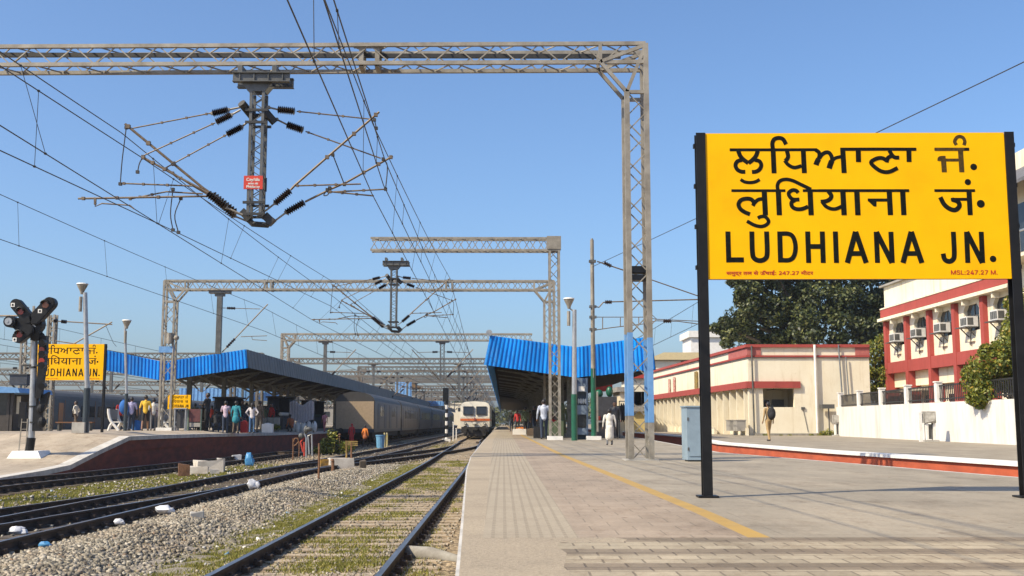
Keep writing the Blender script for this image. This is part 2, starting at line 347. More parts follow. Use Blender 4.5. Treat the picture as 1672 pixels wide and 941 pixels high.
        if smooth:
            me.polygons.foreach_set('use_smooth', [True]*len(me.polygons))
            if smooth != 'all': me.set_sharp_from_angle(angle=math.radians(40))
        me.update()
        if kind: o['kind'] = kind
        return o
def np_mesh(name, verts, faces, material, kind=None, loops=4):
    me = bpy.data.meshes.new(name); nv = len(verts); nf = len(faces)
    me.vertices.add(nv); me.vertices.foreach_set('co', np.asarray(verts, np.float32).ravel())
    me.loops.add(nf*loops); me.loops.foreach_set('vertex_index', np.asarray(faces, np.int32).ravel())
    me.polygons.add(nf); me.polygons.foreach_set('loop_start', np.arange(0, nf*loops, loops, dtype=np.int32))
    me.update(calc_edges=True); me.materials.append(material)
    o = bpy.data.objects.new(name, me); COL.objects.link(o)
    if kind: o['kind'] = kind
    return o
def tag(o, label=None, cat=None, group=None, kind=None):
    if label: o['label'] = label
    if cat: o['category'] = cat
    if group: o['group'] = group
    if kind: o['kind'] = kind
    return o
def thing(name, label, cat, loc=(0,0,0), group=None):
    o = bpy.data.objects.new(name, None); COL.objects.link(o); o.location = loc; o.empty_display_size = 0.2
    return tag(o, label, cat, group)
def children(o): return [c for c in bpy.data.objects if c.parent == o]
def copy_tree(o, loc=None, label=None, group=None, rotz=None, scale=None):
    kids = {}
    for c in bpy.data.objects:
        if c.parent: kids.setdefault(c.parent.name, []).append(c)
    def rec(a, par):
        c = a.copy(); COL.objects.link(c); c.parent = par
        for ch in kids.get(a.name, []): rec(ch, c)
        return c
    r = rec(o, None)
    if loc is not None: r.location = loc
    if rotz is not None: r.rotation_euler.z = rotz
    if scale is not None: r.scale = (scale,)*3
    if label: r['label'] = label
    if group: r['group'] = group
    return r
def interp(tbl, y):
    return float(np.interp(y, [a for a,_ in tbl], [b for _,b in tbl]))
def smooth_pts(pts, n=6):
    """Catmull-Rom through points (any dim)"""
    pts = [np.array(p, float) for p in pts]
    if len(pts) < 3: return pts
    P_ = [2*pts[0]-pts[1]] + pts + [2*pts[-1]-pts[-2]]; out = []
    for i in range(1, len(P_)-2):
        a,b,c,d = P_[i-1],P_[i],P_[i+1],P_[i+2]
        for k in range(n):
            t = k/n
            out.append(0.5*((2*b)+(-a+c)*t+(2*a-5*b+4*c-d)*t*t+(-a+3*b-3*c+d)*t**3))
    out.append(pts[-1]); return out
def lattice(mb, corners0, corners1, chord, brace, bays, faces=((0,1),(1,2),(2,3),(3,0)), mi=(0,0)):
    """four chords between matching corners plus zigzag bracing on each face"""
    c0 = [Vector(c) for c in corners0]; c1 = [Vector(c) for c in corners1]
    mb.mi = mi[0]
    for a, b in zip(c0, c1): mb.beam(a, b, chord)
    mb.mi = mi[1]
    for fi, (i, j) in enumerate(faces):
        for k in range(bays):
            t0, t1 = k/bays, (k+1)/bays; tm = (t0+t1)/2
            A0 = c0[i].lerp(c1[i], t0); A1 = c0[i].lerp(c1[i], t1); B = c0[j].lerp(c1[j], tm)
            mb.beam(A0, B, brace); mb.beam(B, A1, brace)
    mb.mi = 0
# ---------------------------------------------------------------- ground, platforms, tracks
ZR = -0.84; ZG = -1.04
EDGE_A = [(-14,0.0),(0,-0.13),(5.1,-0.22),(7.9,-0.30),(17,-0.57),(23.7,-0.70),(45,-0.80),(85,-0.90),(320,-1.1)]
RIGHT_A = [(-14,8.6),(5,7.9),(14.5,6.85),(27.2,5.3),(47,6.3),(60,6.8),(95,6.9),(320,6.9)]
def trk(t): return t
TA = [(-14,-2.16),(30,-2.16),(45,-2.22),(60,-2.4),(90,-2.75),(118,-3.0),(320,-3.0)]
T1 = [(-14,-7.5),(30,-7.5),(45,-7.2),(60,-6.8),(100,-6.6),(320,-6.6)]
T2 = [(-14,-15.2),(0,-11.8),(10,-9.85),(17,-8.72),(20,-8.38),(23,-8.02),(26,-7.72),(29,-7.52)]
TX = [(36,-7.42),(42,-7.0),(47,-6.15),(54,-5.0),(62,-3.95),(70,-3.1),(77,-2.72),(84,-2.72)]
TL = [(8,-14.0),(24,-13.4),(30,-13.15),(38,-12.5),(50,-11.9),(60,-11.6),(90,-11.5),(320,-11.5)]
TB = [(-14,10.6),(5,9.9),(14.5,8.75),(27,7.2),(47,8.0),(60,8.5),(95,8.5),(200,8.5)]
def path_of(tbl, step=1.0):
    pts = smooth_pts([(x, y) for y, x in tbl], 10); pts = [(p[0], p[1]) for p in pts]
    return pts
# ground sheet with denser mesh in the middle
xs = np.concatenate([np.linspace(-900,-60,8), np.linspace(-50,30,41), np.linspace(60,900,8)])
ys = np.concatenate([np.linspace(-300,-20,6), np.linspace(-14,120,80), np.linspace(140,1400,14)])
mbg = MB(); nx, ny = len(xs), len(ys)
for y in ys:
    for x in xs:
        z = ZG - 0.02 + (0.03*math.sin(x*1.7+y*0.6)*math.sin(y*0.9-x*0.4) if -50 < x < 30 and -14 < y < 120 else 0)
        mbg.v.append((x,y,z))
mbg.f = [(j*nx+i, j*nx+i+1, (j+1)*nx+i+1, (j+1)*nx+i) for j in range(ny-1) for i in range(nx-1)]; mbg.m = [0]*len(mbg.f)
mbg.build('ground', groundm, kind='structure', smooth='all')
# main platform: one mesh, strips of different paving laid edge to edge
def main_platform():
    mb = MB(); Y0, Y1 = -14, 320
    ysamp = sorted(set([-14,-8,-3,0,2,4,4.6,5.1,5.6,6,6.2,6.5,6.75,6.751,6.9,7.02,7.9,9,10,12,14.5,17,20,23.7,27.2,32,38,45,47,53,60,70,85,95,120,160,220,320]))
    YLINE = [(-14,1.60),(9,1.60),(15.3,1.49),(24.6,1.31),(67,1.05),(320,1.0)]
    NEARX = [(-14,.33),(4,.35),(4.6,.29),(5.1,.35),(5.6,.30),(6.2,.35),(6.5,.31),(6.75,.34),(6.751,.72),(6.9,.76),(7.02,.70)]
    cols = lambda y, near=False: [interp(EDGE_A,y), interp(EDGE_A,y)+0.018, -0.13 if y < 8 else -0.13-(min(y,45)-8)*0.008, interp(NEARX,y) if near else 0.47, interp(YLINE,y)-.07, interp(YLINE,y)+.07, interp(RIGHT_A,y)-0.1, interp(RIGHT_A,y)]
    far = [1,0,2,3,6,4,4+0,1]
    for a, b in zip(ysamp[:-1], ysamp[1:]):
        near = b <= 7.03; ca, cb = cols(a, near), cols(b, near)
        # 0 grey 1 coping 2 cement 3 groove 4 pink 5 paver 6 line
        ms = [1,2,2,5,5,5,1] if near else [1,2,3,4,6,0,1]
        if near and a < 4.9: ms = [1,2,2,5,5,5,1]
        for k in range(7):
            mb.mi = ms[k]
            mb.add([(ca[k],a,0),(ca[k+1],a,0),(cb[k+1],b,0),(cb[k],b,0)], [(0,1,2,3)])
        # faces down
        mb.mi = 7; mb.add([(ca[0],a,0),(cb[0],b,0),(cb[0],b,-0.12),(ca[0],a,-0.12)], [(0,1,2,3)])
        mb.mi = 7; mb.add([(ca[0]+.06,a,-0.12),(cb[0]+.06,b,-0.12),(cb[0]+.06,b,-1.3),(ca[0]+.06,a,-1.3)], [(0,1,2,3)])
        mb.mi = 7; mb.add([(ca[0]+.06,a,-0.12),(cb[0]+.06,b,-0.12),(cb[0],b,-0.12),(ca[0],a,-0.12)], [(0,1,2,3)])
        mb.mi = 7; mb.add([(ca[7],a,0),(cb[7],b,0),(cb[7],b,-1.3),(ca[7],a,-1.3)], [(0,1,2,3)])
    o = mb.build('platform', [pm_grey, coping, pm_cement, pm_groove, pm_pink, pm_paver, pm_line, concdark], kind='structure')
    return o
main_platform()
# right-hand (bay) platform
EDGE_B = [(-14,12.2),(5,11.4),(14.5,10.3),(19.4,9.15),(28,8.2),(40,7.75),(60,9.6),(95,10.2),(200,10.2)]
def bay_platform():
    mb = MB(); ysamp = [-14,-5,0,5,9,12,14.5,17,19.4,23,28,34,40,47,53,60,75,95,130,200]
    for a, b in zip(ysamp[:-1], ysamp[1:]):
        xa, xb = interp(EDGE_B,a), interp(EDGE_B,b)
        mb.mi = 1; mb.add([(xa-.06,a,0.02),(xa+.40,a,0.02),(xb+.40,b,0.02),(xb-.06,b,0.02)], [(0,1,2,3)])
        mb.add([(xa-.06,a,0.02),(xb-.06,b,0.02),(xb-.06,b,-0.05),(xa-.06,a,-0.05)], [(0,1,2,3)])
        mb.add([(xa+.4,a,0.02),(xb+.4,b,0.02),(xb+.4,b,-0.0),(xa+.4,a,-0.0)], [(0,1,2,3)])
        mb.mi = 2; mb.add([(xa,a,-0.05),(xb,b,-0.05),(xb,b,-1.3),(xa,a,-1.3)], [(0,1,2,3)])
        mb.add([(xa-.06,a,-0.05),(xb-.06,b,-0.05),(xb,b,-0.05),(xa,a,-0.05)], [(0,1,2,3)])
        mb.mi = 0; mb.add([(xa+.4,a,0),(60,a,0),(60,b,0),(xb+.4,b,0)], [(0,1,2,3)])
    return mb.build('platform', [pm_grey, whitepaint, redkerb], kind='structure')
bay_platform()
# left island platform with the ramp at its end
EDGE_L = [(31.0,-14.55),(36,-14.75),(38,-14.7),(41,-14.8),(44,-14.75),(50,-14.35),(54.2,-14.15),(61,-13.7),(76,-13.25),(320,-13.2)]
ZL = [(31,-0.90),(36,-0.80),(38,-0.70),(41,-0.27),(44,0.19),(48,0.21),(54,0.20),(61,0.17),(76,0.10),(320,0.10)]
def zleft(x, y):
    e = interp(EDGE_L, y); up = 0.13 if y > 44 else 0.10*max(0,(y-36)/8)
    return interp(ZL, y) + up*min(1.0, max(0.0, (e-x-0.4)/1.0))
def left_platform():
    mb = MB(); ysamp = [31,32,33.5,35,36,37,38,39,40,41,42,43,44,46,48,50,52,54.2,57,61,66,70,76,90,110,140,200,320]
    for a, b in zip(ysamp[:-1], ysamp[1:]):
        ea, eb = interp(EDGE_L,a), interp(EDGE_L,b)
        offs = [0.0,-0.42,-1.45,-6,-14,-26]
        for k in range(len(offs)-1):
            mb.mi = 1 if k == 0 else 0
            q = [(ea+offs[k],a),(ea+offs[k+1],a),(eb+offs[k+1],b),(eb+offs[k],b)]
            mb.add([(x,y,zleft(x,y)) for x,y in q], [(0,1,2,3)])
        za, zb = zleft(ea,a), zleft(eb,b)
        thk = 0.16
        mb.mi = 1; mb.add([(ea,a,za),(eb,b,zb),(eb,b,zb-thk),(ea,a,za-thk)], [(0,1,2,3)])
        mb.mi = 2; mb.add([(ea-.07,a,za-thk),(eb-.07,b,zb-thk),(eb-.07,b,zb-.55),(ea-.07,a,za-.55)], [(0,1,2,3)])
        mb.add([(ea,a,za-thk),(eb,b,zb-thk),(eb-.07,b,zb-thk),(ea-.07,a,za-thk)], [(0,1,2,3)])
        mb.add([(ea-.12,a,za-.55),(eb-.12,b,zb-.55),(eb-.12,b,-1.3),(ea-.12,a,-1.3)], [(0,1,2,3)])
        mb.add([(ea-.07,a,za-.55),(eb-.07,b,zb-.55),(eb-.12,b,zb-.55),(ea-.12,a,za-.55)], [(0,1,2,3)])
    e0 = interp(EDGE_L,31)
    mb.mi = 1; xs_ = [e0+o for o in (0,-.42,-1.45,-6,-14,-26)]
    for k in range(5):
        mb.add([(xs_[k],31,zleft(xs_[k],31)),(xs_[k+1],31,zleft(xs_[k+1],31)),(xs_[k+1],31,-1.3),(xs_[k],31,-1.3)], [(0,1,2,3)])
    return mb.build('platform', [pm_far, coping, redwall], kind='structure')
left_platform()
# tracks -------------------------------------------------------------------
RAILP = [(-0.035,0),(0.035,0),(0.035,-0.035),(0.009,-0.05),(0.009,-0.125),(0.07,-0.14),(0.07,-0.155),(-0.07,-0.155),(-0.07,-0.14),(-0.009,-0.125),(-0.009,-0.05),(-0.035,-0.035)]
RAILM = [0]+[1]*11
G2 = 0.873
SLP = None
def offset_path(p, u):
    out = []
    for i, (x, y) in enumerate(p):
        dx = p[min(i+1,len(p)-1)][0]-p[max(i-1,0)][0]; dy = p[min(i+1,len(p)-1)][1]-p[max(i-1,0)][1]; l = math.hypot(dx,dy)
        out.append((x+dy/l*u, y-dx/l*u))
    return out
def point_at(p, y):
    for (x0,y0),(x1,y1) in zip(p[:-1],p[1:]):
        if y0 <= y <= y1: 
            t = (y-y0)/(y1-y0+1e-9); l = math.hypot(x1-x0,y1-y0)
            return x0+(x1-x0)*t, ((x1-x0)/l, (y1-y0)/l)
    return p[-1][0], (0,1)
sleepm = mat('weathered concrete sleeper', (0.42,0.335,0.235), (0.27,0.21,0.145), 0.9, scale=3.2, bmp=0.4)
sleepdark = mat('dark oily sleeper', (0.13,0.10,0.075), (0.07,0.055,0.04), 0.9, scale=4, bmp=0.4)
def track(tbl, label, ys0, ys1, clips_to, slp, zr=ZR, nmax=60, sp=0.62, wid=0.25):
    p = path_of(tbl); y0 = p[0][1]
    t = thing('railway_track', label, 'railway track', (p[0][0], y0, zr-0.2), 'railway tracks in front of the platform')
    for sgn in (-1, 1):
        q = offset_path(p, sgn*G2); mb = MB(); mb.sweep(RAILP, [(x,y,zr) for x,y in q], RAILM)
        mb.mi = 1; y = ys0
        while y < clips_to:
            x, d = point_at(q, y)
            for s2 in (-1,1):
                mb.boxc((x+d[1]*s2*0.085, y-d[0]*s2*0.085, zr-0.12), 0.09, 0.10, 0.06)
                mb.boxc((x+d[1]*s2*0.06, y-d[0]*s2*0.06, zr-0.095), 0.035, 0.05, 0.06)
            y += sp
        mb.build('rail', [railhead, railside], t)
    y = ys0; k = 0; rest = MB()
    while y < ys1:
        x, d = point_at(p, y); j = random.uniform(-.02,.02); m = rest if k >= nmax else MB()
        a = (x-d[1]*1.37, y+d[0]*1.37); b = (x+d[1]*1.37, y-d[0]*1.37); zt = zr-0.155+random.uniform(-.012,.0)
        m.beam((a[0],a[1]+j,zt-0.1), (b[0],b[1]+j,zt-0.1), wid, 0.2)
        if k < nmax: m.build('sleeper', slp, t)
        y += sp; k += 1
    if rest.v: rest.build('sleeper', slp, t, kind='stuff')
    return t
track(TA, 'nearest railway track, running along the edge of the main platform towards the cream locomotive', 3.0, 116, 60, sleepm, nmax=70)
track(T1, 'double-railed middle track beyond the stone heap, with black rails in the foreground', 8.0, 110, 45, sleepdark, nmax=40)
track(T2, 'curved turnout track joining the middle track from the lower left', 6.0, 27, 28, sleepdark, nmax=30)
track(TX, 'crossover track bending from the middle track across to the platform track', 37.5, 78, 60, sleepdark, nmax=40)
track(TL, 'railway track close against the red wall of the far left platform', 26.0, 110, 60, sleepdark, nmax=40)
mb = MB(); bx_ = np.linspace(-3.75,-0.55,24); by_ = np.linspace(2,54,260)
for y in by_:
    e = float(np.clip((54-y)/6,0,1))
    for x in bx_: mb.v.append((x,y,-1.016-(1-e)*.06+random.uniform(-.012,.010)))
mb.f = [(j*24+i, j*24+i+1, (j+1)*24+i+1, (j+1)*24+i) for j in range(259) for i in range(23)]; mb.m = [0]*len(mb.f)
mb.build('track_bed', groundm, kind='structure', smooth='all')
# ballast heap between tracks + stones ---------------------------------------
def heap_h(x, y):
    f = np.exp(-((x+5.1)/0.85)**2)*np.clip((46-y)/12,0,1)*(0.20+0.05*np.sin(y*0.9)+0.03*np.sin(y*2.3+x*3))
    return ZG + 0.0 + f
mb = MB(); hx = np.linspace(-6.5,-3.2,30); hy = np.linspace(2,47,180)
for y in hy:
    for x in hx:
        e = min((x+6.5),( -3.2-x))
        mb.v.append((x,y, float(heap_h(x,y)) + (0.01 if e > 0.01 else -0.06) + (random.uniform(-.02,.03) if e > .01 else 0)))
nxh = len(hx)
mb.f = [(j*nxh+i, j*nxh+i+1, (j+1)*nxh+i+1, (j+1)*nxh+i) for j in range(len(hy)-1) for i in range(nxh-1)]; mb.m = [0]*len(mb.f)
heapm = mat('crushed stone bed', (0.33,0.285,0.23), (0.20,0.17,0.135), 0.95, scale=22, bmp=0.9)
mb.build('ballast_bed', heapm, kind='structure', smooth='all')
def stones(name, x, y, z, size):
    n = len(x); base = np.array([(a,b,c) for a in (-1,1) for b in (-1,1) for c in (-1,1)], float)*0.5
    v = base[None]*(1+RNG.uniform(-.62,.45,(n,8,3)))
    s = size[:,None]*RNG.uniform(0.6,1.25,(n,3)); v = v*s[:,None,:]
    a = RNG.uniform(0,2*PI,n); b = RNG.uniform(-.6,.6,n)
    ca,sa,cb,sb = np.cos(a),np.sin(a),np.cos(b),np.sin(b)
    X = v[...,0]*cb[:,None]+v[...,2]*sb[:,None]; Z = -v[...,0]*sb[:,None]+v[...,2]*cb[:,None]; Y = v[...,1]
    X2 = X*ca[:,None]-Y*sa[:,None]; Y2 = X*sa[:,None]+Y*ca[:,None]
    V = np.stack([X2+x[:,None], Y2+y[:,None], Z+z[:,None]], -1).reshape(-1,3)
    q = np.array([(0,1,3,2),(4,6,7,5),(0,4,5,1),(2,3,7,6),(0,2,6,4),(1,5,7,3)])
    F = (q[None]+8*np.arange(n)[:,None,None]).reshape(-1,4)
    return np_mesh(name, V, F, stonem, 'stuff')
def ydist(n, a, b, pw=2.0): return a + (b-a)*RNG.random(n)**pw
n = 64000; y = ydist(n, 7.5, 47, 1.8); x = RNG.normal(-5.2, 0.58, n); ok = (x > -6.42)&(x < -3.85+0.15*np.sin(y*1.3)); x, y = x[ok], y[ok]
o = stones('ballast_stones', x, y, heap_h(x,y)+RNG.uniform(0.0,0.03,len(x)), RNG.uniform(0.024,0.052,len(x)))
o['label'] = 'loose pale crushed stone heaped between the near track and the middle track'
n = 16000; y = ydist(n, 5, 100, 2.4); x = RNG.uniform(-11.5,-0.75,n); ok = ~((x>-6.4)&(x<-3.5)&(y<46)) & ~((x>-3.6)&(y<50)); x,y = x[ok],y[ok]
o = stones('track_stones', x, y, ZG+RNG.uniform(0.0,0.05,len(x)), RNG.uniform(0.025,0.065,len(x)))
o['label'] = 'small stones scattered across the track beds'
n = 11000; y = ydist(n, 5, 52, 2.0); x = RNG.uniform(-3.6,-0.75,n)
o = stones('track_bed_stones', x, y, -1.016+RNG.uniform(0.0,0.022,len(x)), RNG.uniform(0.012,0.034,len(x)))
o['label'] = 'gritty stones between the rails of the nearest track'
# grass and litter -------------------------------------------------------------
def blades(name, x, y, z, h, w, material):
    n = len(x); a = RNG.uniform(0,2*PI,n); lean = RNG.uniform(0.1,0.9,n)*h; b = RNG.uniform(0,2*PI,n)
    dx, dy = np.cos(a)*w/2, np.sin(a)*w/2
    V = np.stack([np.stack([x-dx,y-dy,z],-1), np.stack([x+dx,y+dy,z],-1), np.stack([x+np.cos(b)*lean,y+np.sin(b)*lean,z+h],-1)],1).reshape(-1,3)
    return np_mesh(name, V, np.arange(3*n).reshape(-1,3), material, 'stuff', loops=3)
def patchy(n, x0, x1, y0, y1, k, sx, sy, pw=1.5):
    cx = RNG.uniform(x0,x1,k); cy = ydist(k,y0,y1,pw); i = RNG.integers(0,k,n)
    return cx[i]+RNG.normal(0,sx,n), cy[i]+RNG.normal(0,sy,n)
sets = [patchy(85000,-3.95,-3.4,6,46,120,0.16,0.7), patchy(34000,-2.8,-1.5,5.5,50,70,0.24,0.28), patchy(70000,-11.6,-9.6,24,46,150,0.4,0.9,1.0),
        patchy(2500,-1.25,-0.8,8,50,26,0.07,0.3), patchy(9000,-8.2,-6.8,24,44,40,0.25,0.6,1.0), patchy(7000,-6.2,-3.4,46,100,40,0.4,1.6,1.0)]
gx = np.concatenate([s[0] for s in sets]); gy = np.concatenate([s[1] for s in sets])
gz = np.where((gx>-6.4)&(gx<-3.5), heap_h(gx,gy), ZG); gz = np.where((gx>-3.5)&(gx<-0.7)&(gy<52), -1.012, gz)
hs = RNG.uniform(0.015,0.055,len(gx)); ws = 0.008+0.0007*gy
o = blades('grass', gx, gy, gz, hs, ws, grassm); o['label'] = 'sparse yellow green grass growing between the tracks'
n = 420; lx = np.concatenate([RNG.uniform(-11.8,-9.3,150), RNG.normal(-3.7,0.3,140), RNG.uniform(-9,-3,130)]); ly = np.concatenate([RNG.uniform(22,46,150), ydist(140,7,44,1.6), RNG.uniform(25,80,130)])
o = stones('litter', lx, ly, np.where((lx>-6.4)&(lx<-3.5), heap_h(lx,ly), ZG)+0.02, RNG.uniform(0.02,0.065,n)*np.array(1.0)); o.data.materials[0] = litterm
o['label'] = 'scraps of paper and plastic littering the ground between tracks'
# ---------------------------------------------------------------- station name boards
LET = []   # (material key, width px, polyline px)
def S(f, ox, oy, key, wid, pts, sm=True): LET.append((key, wid/f, [(ox+x/f, oy+y/f) for x, y in pts], sm))
f, ox, oy = 8.36, 1180, 215
S(f,ox,oy,'k',42,[(95,250),(700,250),(1285,248)],False)
S(f,ox,oy,'k',56,[(1270,252),(1312,285),(1320,335),(1302,385),(1280,425)])
S(f,ox,oy,'k',74,[(1308,375),(1285,420),(1272,458)],False)
S(f,ox,oy,'k',56,[(1318,365),(1352,318),(1405,286),(1452,292),(1485,340),(1492,390),(1470,440)])
S(f,ox,oy,'k',76,[(1488,400),(1465,460),(1452,505)],False)
S(f,ox,oy,'k',48,[(1490,402),(1540,362),(1622,342)])
S(f,ox,oy,'k',60,[(212,265),(240,335),(285,385),(350,432)])
S(f,ox,oy,'k',60,[(478,265),(455,330),(410,385),(350,432)])
S(f,ox,oy,'k',56,[(262,388),(200,408),(174,462),(200,520),(255,548),(308,550)])
S(f,ox,oy,'k',56,[(440,388),(502,408),(526,462),(500,520),(450,548),(398,552)])
S(f,ox,oy,'k',46,[(243,655),(300,688),(375,697),(445,686),(505,655)])
S(f,ox,oy,'k',68,[(686,235),(701,570)],False)
S(f,ox,oy,'k',58,[(686,250),(677,165),(702,108),(760,88),(822,105),(864,176)])
S(f,ox,oy,'k',58,[(876,265),(892,335),(880,375),(852,402)])
S(f,ox,oy,'k',52,[(845,395),(895,455),(975,492),(1075,470)])
S(f,ox,oy,'k',68,[(1098,250),(1114,568)],False)
f, ox, oy = 5.971, 1340, 215
S(f,ox,oy,'k',50,[(213,158),(228,405)],False); S(f,ox,oy,'k',32,[(190,173),(560,172),(932,173)],False)
S(f,ox,oy,'k',50,[(365,175),(368,298)],False); S(f,ox,oy,'k',48,[(858,175),(861,297)],False)
S(f,ox,oy,'k',40,[(668,185),(694,228),(722,252),(765,254)]); S(f,ox,oy,'k',40,[(690,238),(655,258),(640,300)])
S(f,ox,oy,'k',40,[(648,288),(600,260),(545,264),(490,303),(545,362),(605,392),(670,392),(750,355)])
S(f,ox,oy,'f',32,[(1108,173),(1400,173)],False); S(f,ox,oy,'k',32,[(1395,173),(1448,173)],False)
S(f,ox,oy,'f',50,[(1362,175),(1376,398)],False); S(f,ox,oy,'f',30,[(1180,278),(1350,278)],False)
S(f,ox,oy,'f',44,[(1160,290),(1165,262),(1218,258)]); S(f,ox,oy,'f',50,[(1196,262),(1205,398)],False)
S(f,ox,oy,'f',34,[(1322,132),(1306,98),(1325,60),(1355,49),(1388,62),(1404,98),(1396,134)])
S(f,ox,oy,'k',66,[(1491,345)],False)
f, ox, oy = 8.36, 1180, 285
S(f,ox,oy,'k',38,[(118,222),(855,222)],False); S(f,ox,oy,'k',38,[(1092,222),(1672,222)],False)
S(f,ox,oy,'k',72,[(565,205),(583,560)],False)
S(f,ox,oy,'k',52,[(552,333),(485,345),(435,388),(410,430)])
S(f,ox,oy,'k',58,[(425,378),(385,340),(320,332),(250,352),(216,408),(240,470),(300,515),(372,545)])
S(f,ox,oy,'k',50,[(478,598),(520,577),(582,580),(626,640),(592,690),(520,711),(430,692),(330,638)])
S(f,ox,oy,'k',72,[(757,205),(773,558)],False)
S(f,ox,oy,'k',50,[(755,225),(746,152),(778,92),(855,68),(950,84),(1070,140),(1205,205)])
S(f,ox,oy,'k',54,[(1030,252),(1002,222),(950,216),(902,252),(912,300),(960,342),(1046,342)])
S(f,ox,oy,'k',56,[(985,350),(938,385),(948,440),(1000,472),(1080,472),(1165,440)])
S(f,ox,oy,'k',72,[(1190,205),(1207,558)],False)
f, ox, oy = 5.971, 1340, 285
S(f,ox,oy,'k',28,[(-20,158),(862,158)],False)
S(f,ox,oy,'k',42,[(74,165),(102,205),(92,238),(55,260),(0,268)]); S(f,ox,oy,'k',36,[(10,262),(48,310),(100,335),(150,335),(205,312)])
S(f,ox,oy,'k',52,[(214,150),(228,398)],False); S(f,ox,oy,'k',52,[(350,150),(362,398)],False)
S(f,ox,oy,'k',30,[(458,250),(660,250)],False); S(f,ox,oy,'k',40,[(478,248),(530,300)],False); S(f,ox,oy,'k',24,[(532,255),(532,314)],False)
S(f,ox,oy,'k',52,[(667,150),(680,398)],False); S(f,ox,oy,'k',52,[(798,150),(811,398)],False)
S(f,ox,oy,'k',28,[(1108,158),(1505,158)],False); S(f,ox,oy,'k',50,[(1444,150),(1458,398)],False); S(f,ox,oy,'k',30,[(1268,243),(1440,243)],False)
S(f,ox,oy,'k',46,[(1280,245),(1335,265),(1352,308),(1315,346),(1262,338),(1205,295),(1165,222)])
S(f,ox,oy,'k',62,[(1434,75)],False); S(f,ox,oy,'k',78,[(1560,287)],False)
f, ox, oy = 6.967, 1170, 370
S(f,ox,oy,'k',57,[(128,57),(138,410)],False); S(f,ox,oy,'k',58,[(115,380),(310,380)],False)
S(f,ox,oy,'k',56,[(400,57),(408,300),(432,366),(493,389),(553,366),(575,300),(568,57)])
S(f,ox,oy,'k',57,[(717,57),(727,410)],False); S(f,ox,oy,'k',52,[(700,84),(815,84),(872,125),(898,230),(880,335),(826,382),(715,382)])
for a in ((1035,1047),(1201,1213),(1350,1363)): S(f,ox,oy,'k',57,[(a[0],57),(a[1],415)],False)
S(f,ox,oy,'k',56,[(1040,228),(1208,228)],False)
f, ox, oy = 6.967, 1400, 370
for a in (-22, 611):
    S(f,ox,oy,'k',60,[(a,60),(a-94,415)],False); S(f,ox,oy,'k',60,[(a,60),(a+121,415)],False); S(f,ox,oy,'k',56,[(a-52,308),(a+78,308)],False)
for a in (213, 1240):
    S(f,ox,oy,'k',57,[(a,60),(a+15,415)],False); S(f,ox,oy,'k',60,[(a+2,62),(a+180,415)],False); S(f,ox,oy,'k',57,[(a+167,60),(a+183,415)],False)
S(f,ox,oy,'k',56,[(1090,60),(1101,310),(1085,376),(1040,398),(992,374),(974,308)])
S(f,ox,oy,'k',74,[(1542,369)],False)
# board plane
BL = G(1157, 811); BL.z = 0
YB0, YB1 = 10.70, 10.64
XB0, XB1 = D(1154,336,YB0).x, D(1645.5,336,YB1).x
def on_board(px, py):
    d = ray(px, py); k = (YB1-YB0)/(XB1-XB0)         # plane y = YB0 + k (x-XB0)
    t = (YB0 - k*XB0)/(d.y - k*d.x); p = CAM + d*t
    return (p.x-XB0)/(XB1-XB0)*BW, p.z
BW = math.hypot(XB1-XB0, YB1-YB0)
ZB0 = on_board(1400, 455.5)[1]; ZB1 = on_board(1400, 217.3)[1]
PXM = BW/(1645.5-1154)
def ribbon(mb, pts, wd, z):
    n = len(pts); L = []; R = []
    for i in range(n):
        d = np.array(pts[min(i+1,n-1)])-np.array(pts[max(i-1,0)]); l = np.hypot(*d); d = d/l if l else np.array((1,0)); nn = np.array((-d[1],d[0]))*wd/2
        L.append(pts[i]+nn); R.append(pts[i]-nn)
    vs = [(p[0],-z,p[1]) for p in L]+[(p[0],-z,p[1]) for p in R]
    mb.add(vs, [(i,n+i,n+i+1,i+1) for i in range(n-1)])
def text_obj(name, body, size, loc, material, parent, font=None, bold=0.0, align='LEFT', sx=1.0, fit=None):
    cu = bpy.data.curves.new(name, 'FONT'); cu.body = body; cu.size = size; cu.align_x = align; cu.extrude = 0.0006
    if font:
        try: cu.font = bpy.data.fonts.load(font)
        except Exception: pass
    tmp = bpy.data.objects.new('tmp', cu); COL.objects.link(tmp)
    bpy.context.view_layer.update()
    me = bpy.data.meshes.new_from_object(tmp.evaluated_get(bpy.context.evaluated_depsgraph_get()))
    bpy.data.objects.remove(tmp); bpy.data.curves.remove(cu)
    me.materials.clear(); me.materials.append(material)
    if fit:
        xs_ = [v.co.x for v in me.vertices]; sx = fit/(max(xs_)-min(xs_))
    me.transform(Matrix.Diagonal((sx,1,1,1))); me.transform(Matrix.Rotation(PI/2, 4, 'X'))
    if bold:
        bm = bmesh.new()
        for k, (dx, dz) in enumerate(((-bold,-bold*.5),(bold,-bold*.5),(0,bold))):
            m2 = me.copy(); m2.transform(Matrix.Translation((dx, -.0004*k, dz))); bm.from_mesh(m2); bpy.data.meshes.remove(m2)
        bm.to_mesh(me); bm.free()
    o = bpy.data.objects.new(name, me); COL.objects.link(o); o.parent = parent; o.location = loc; return o
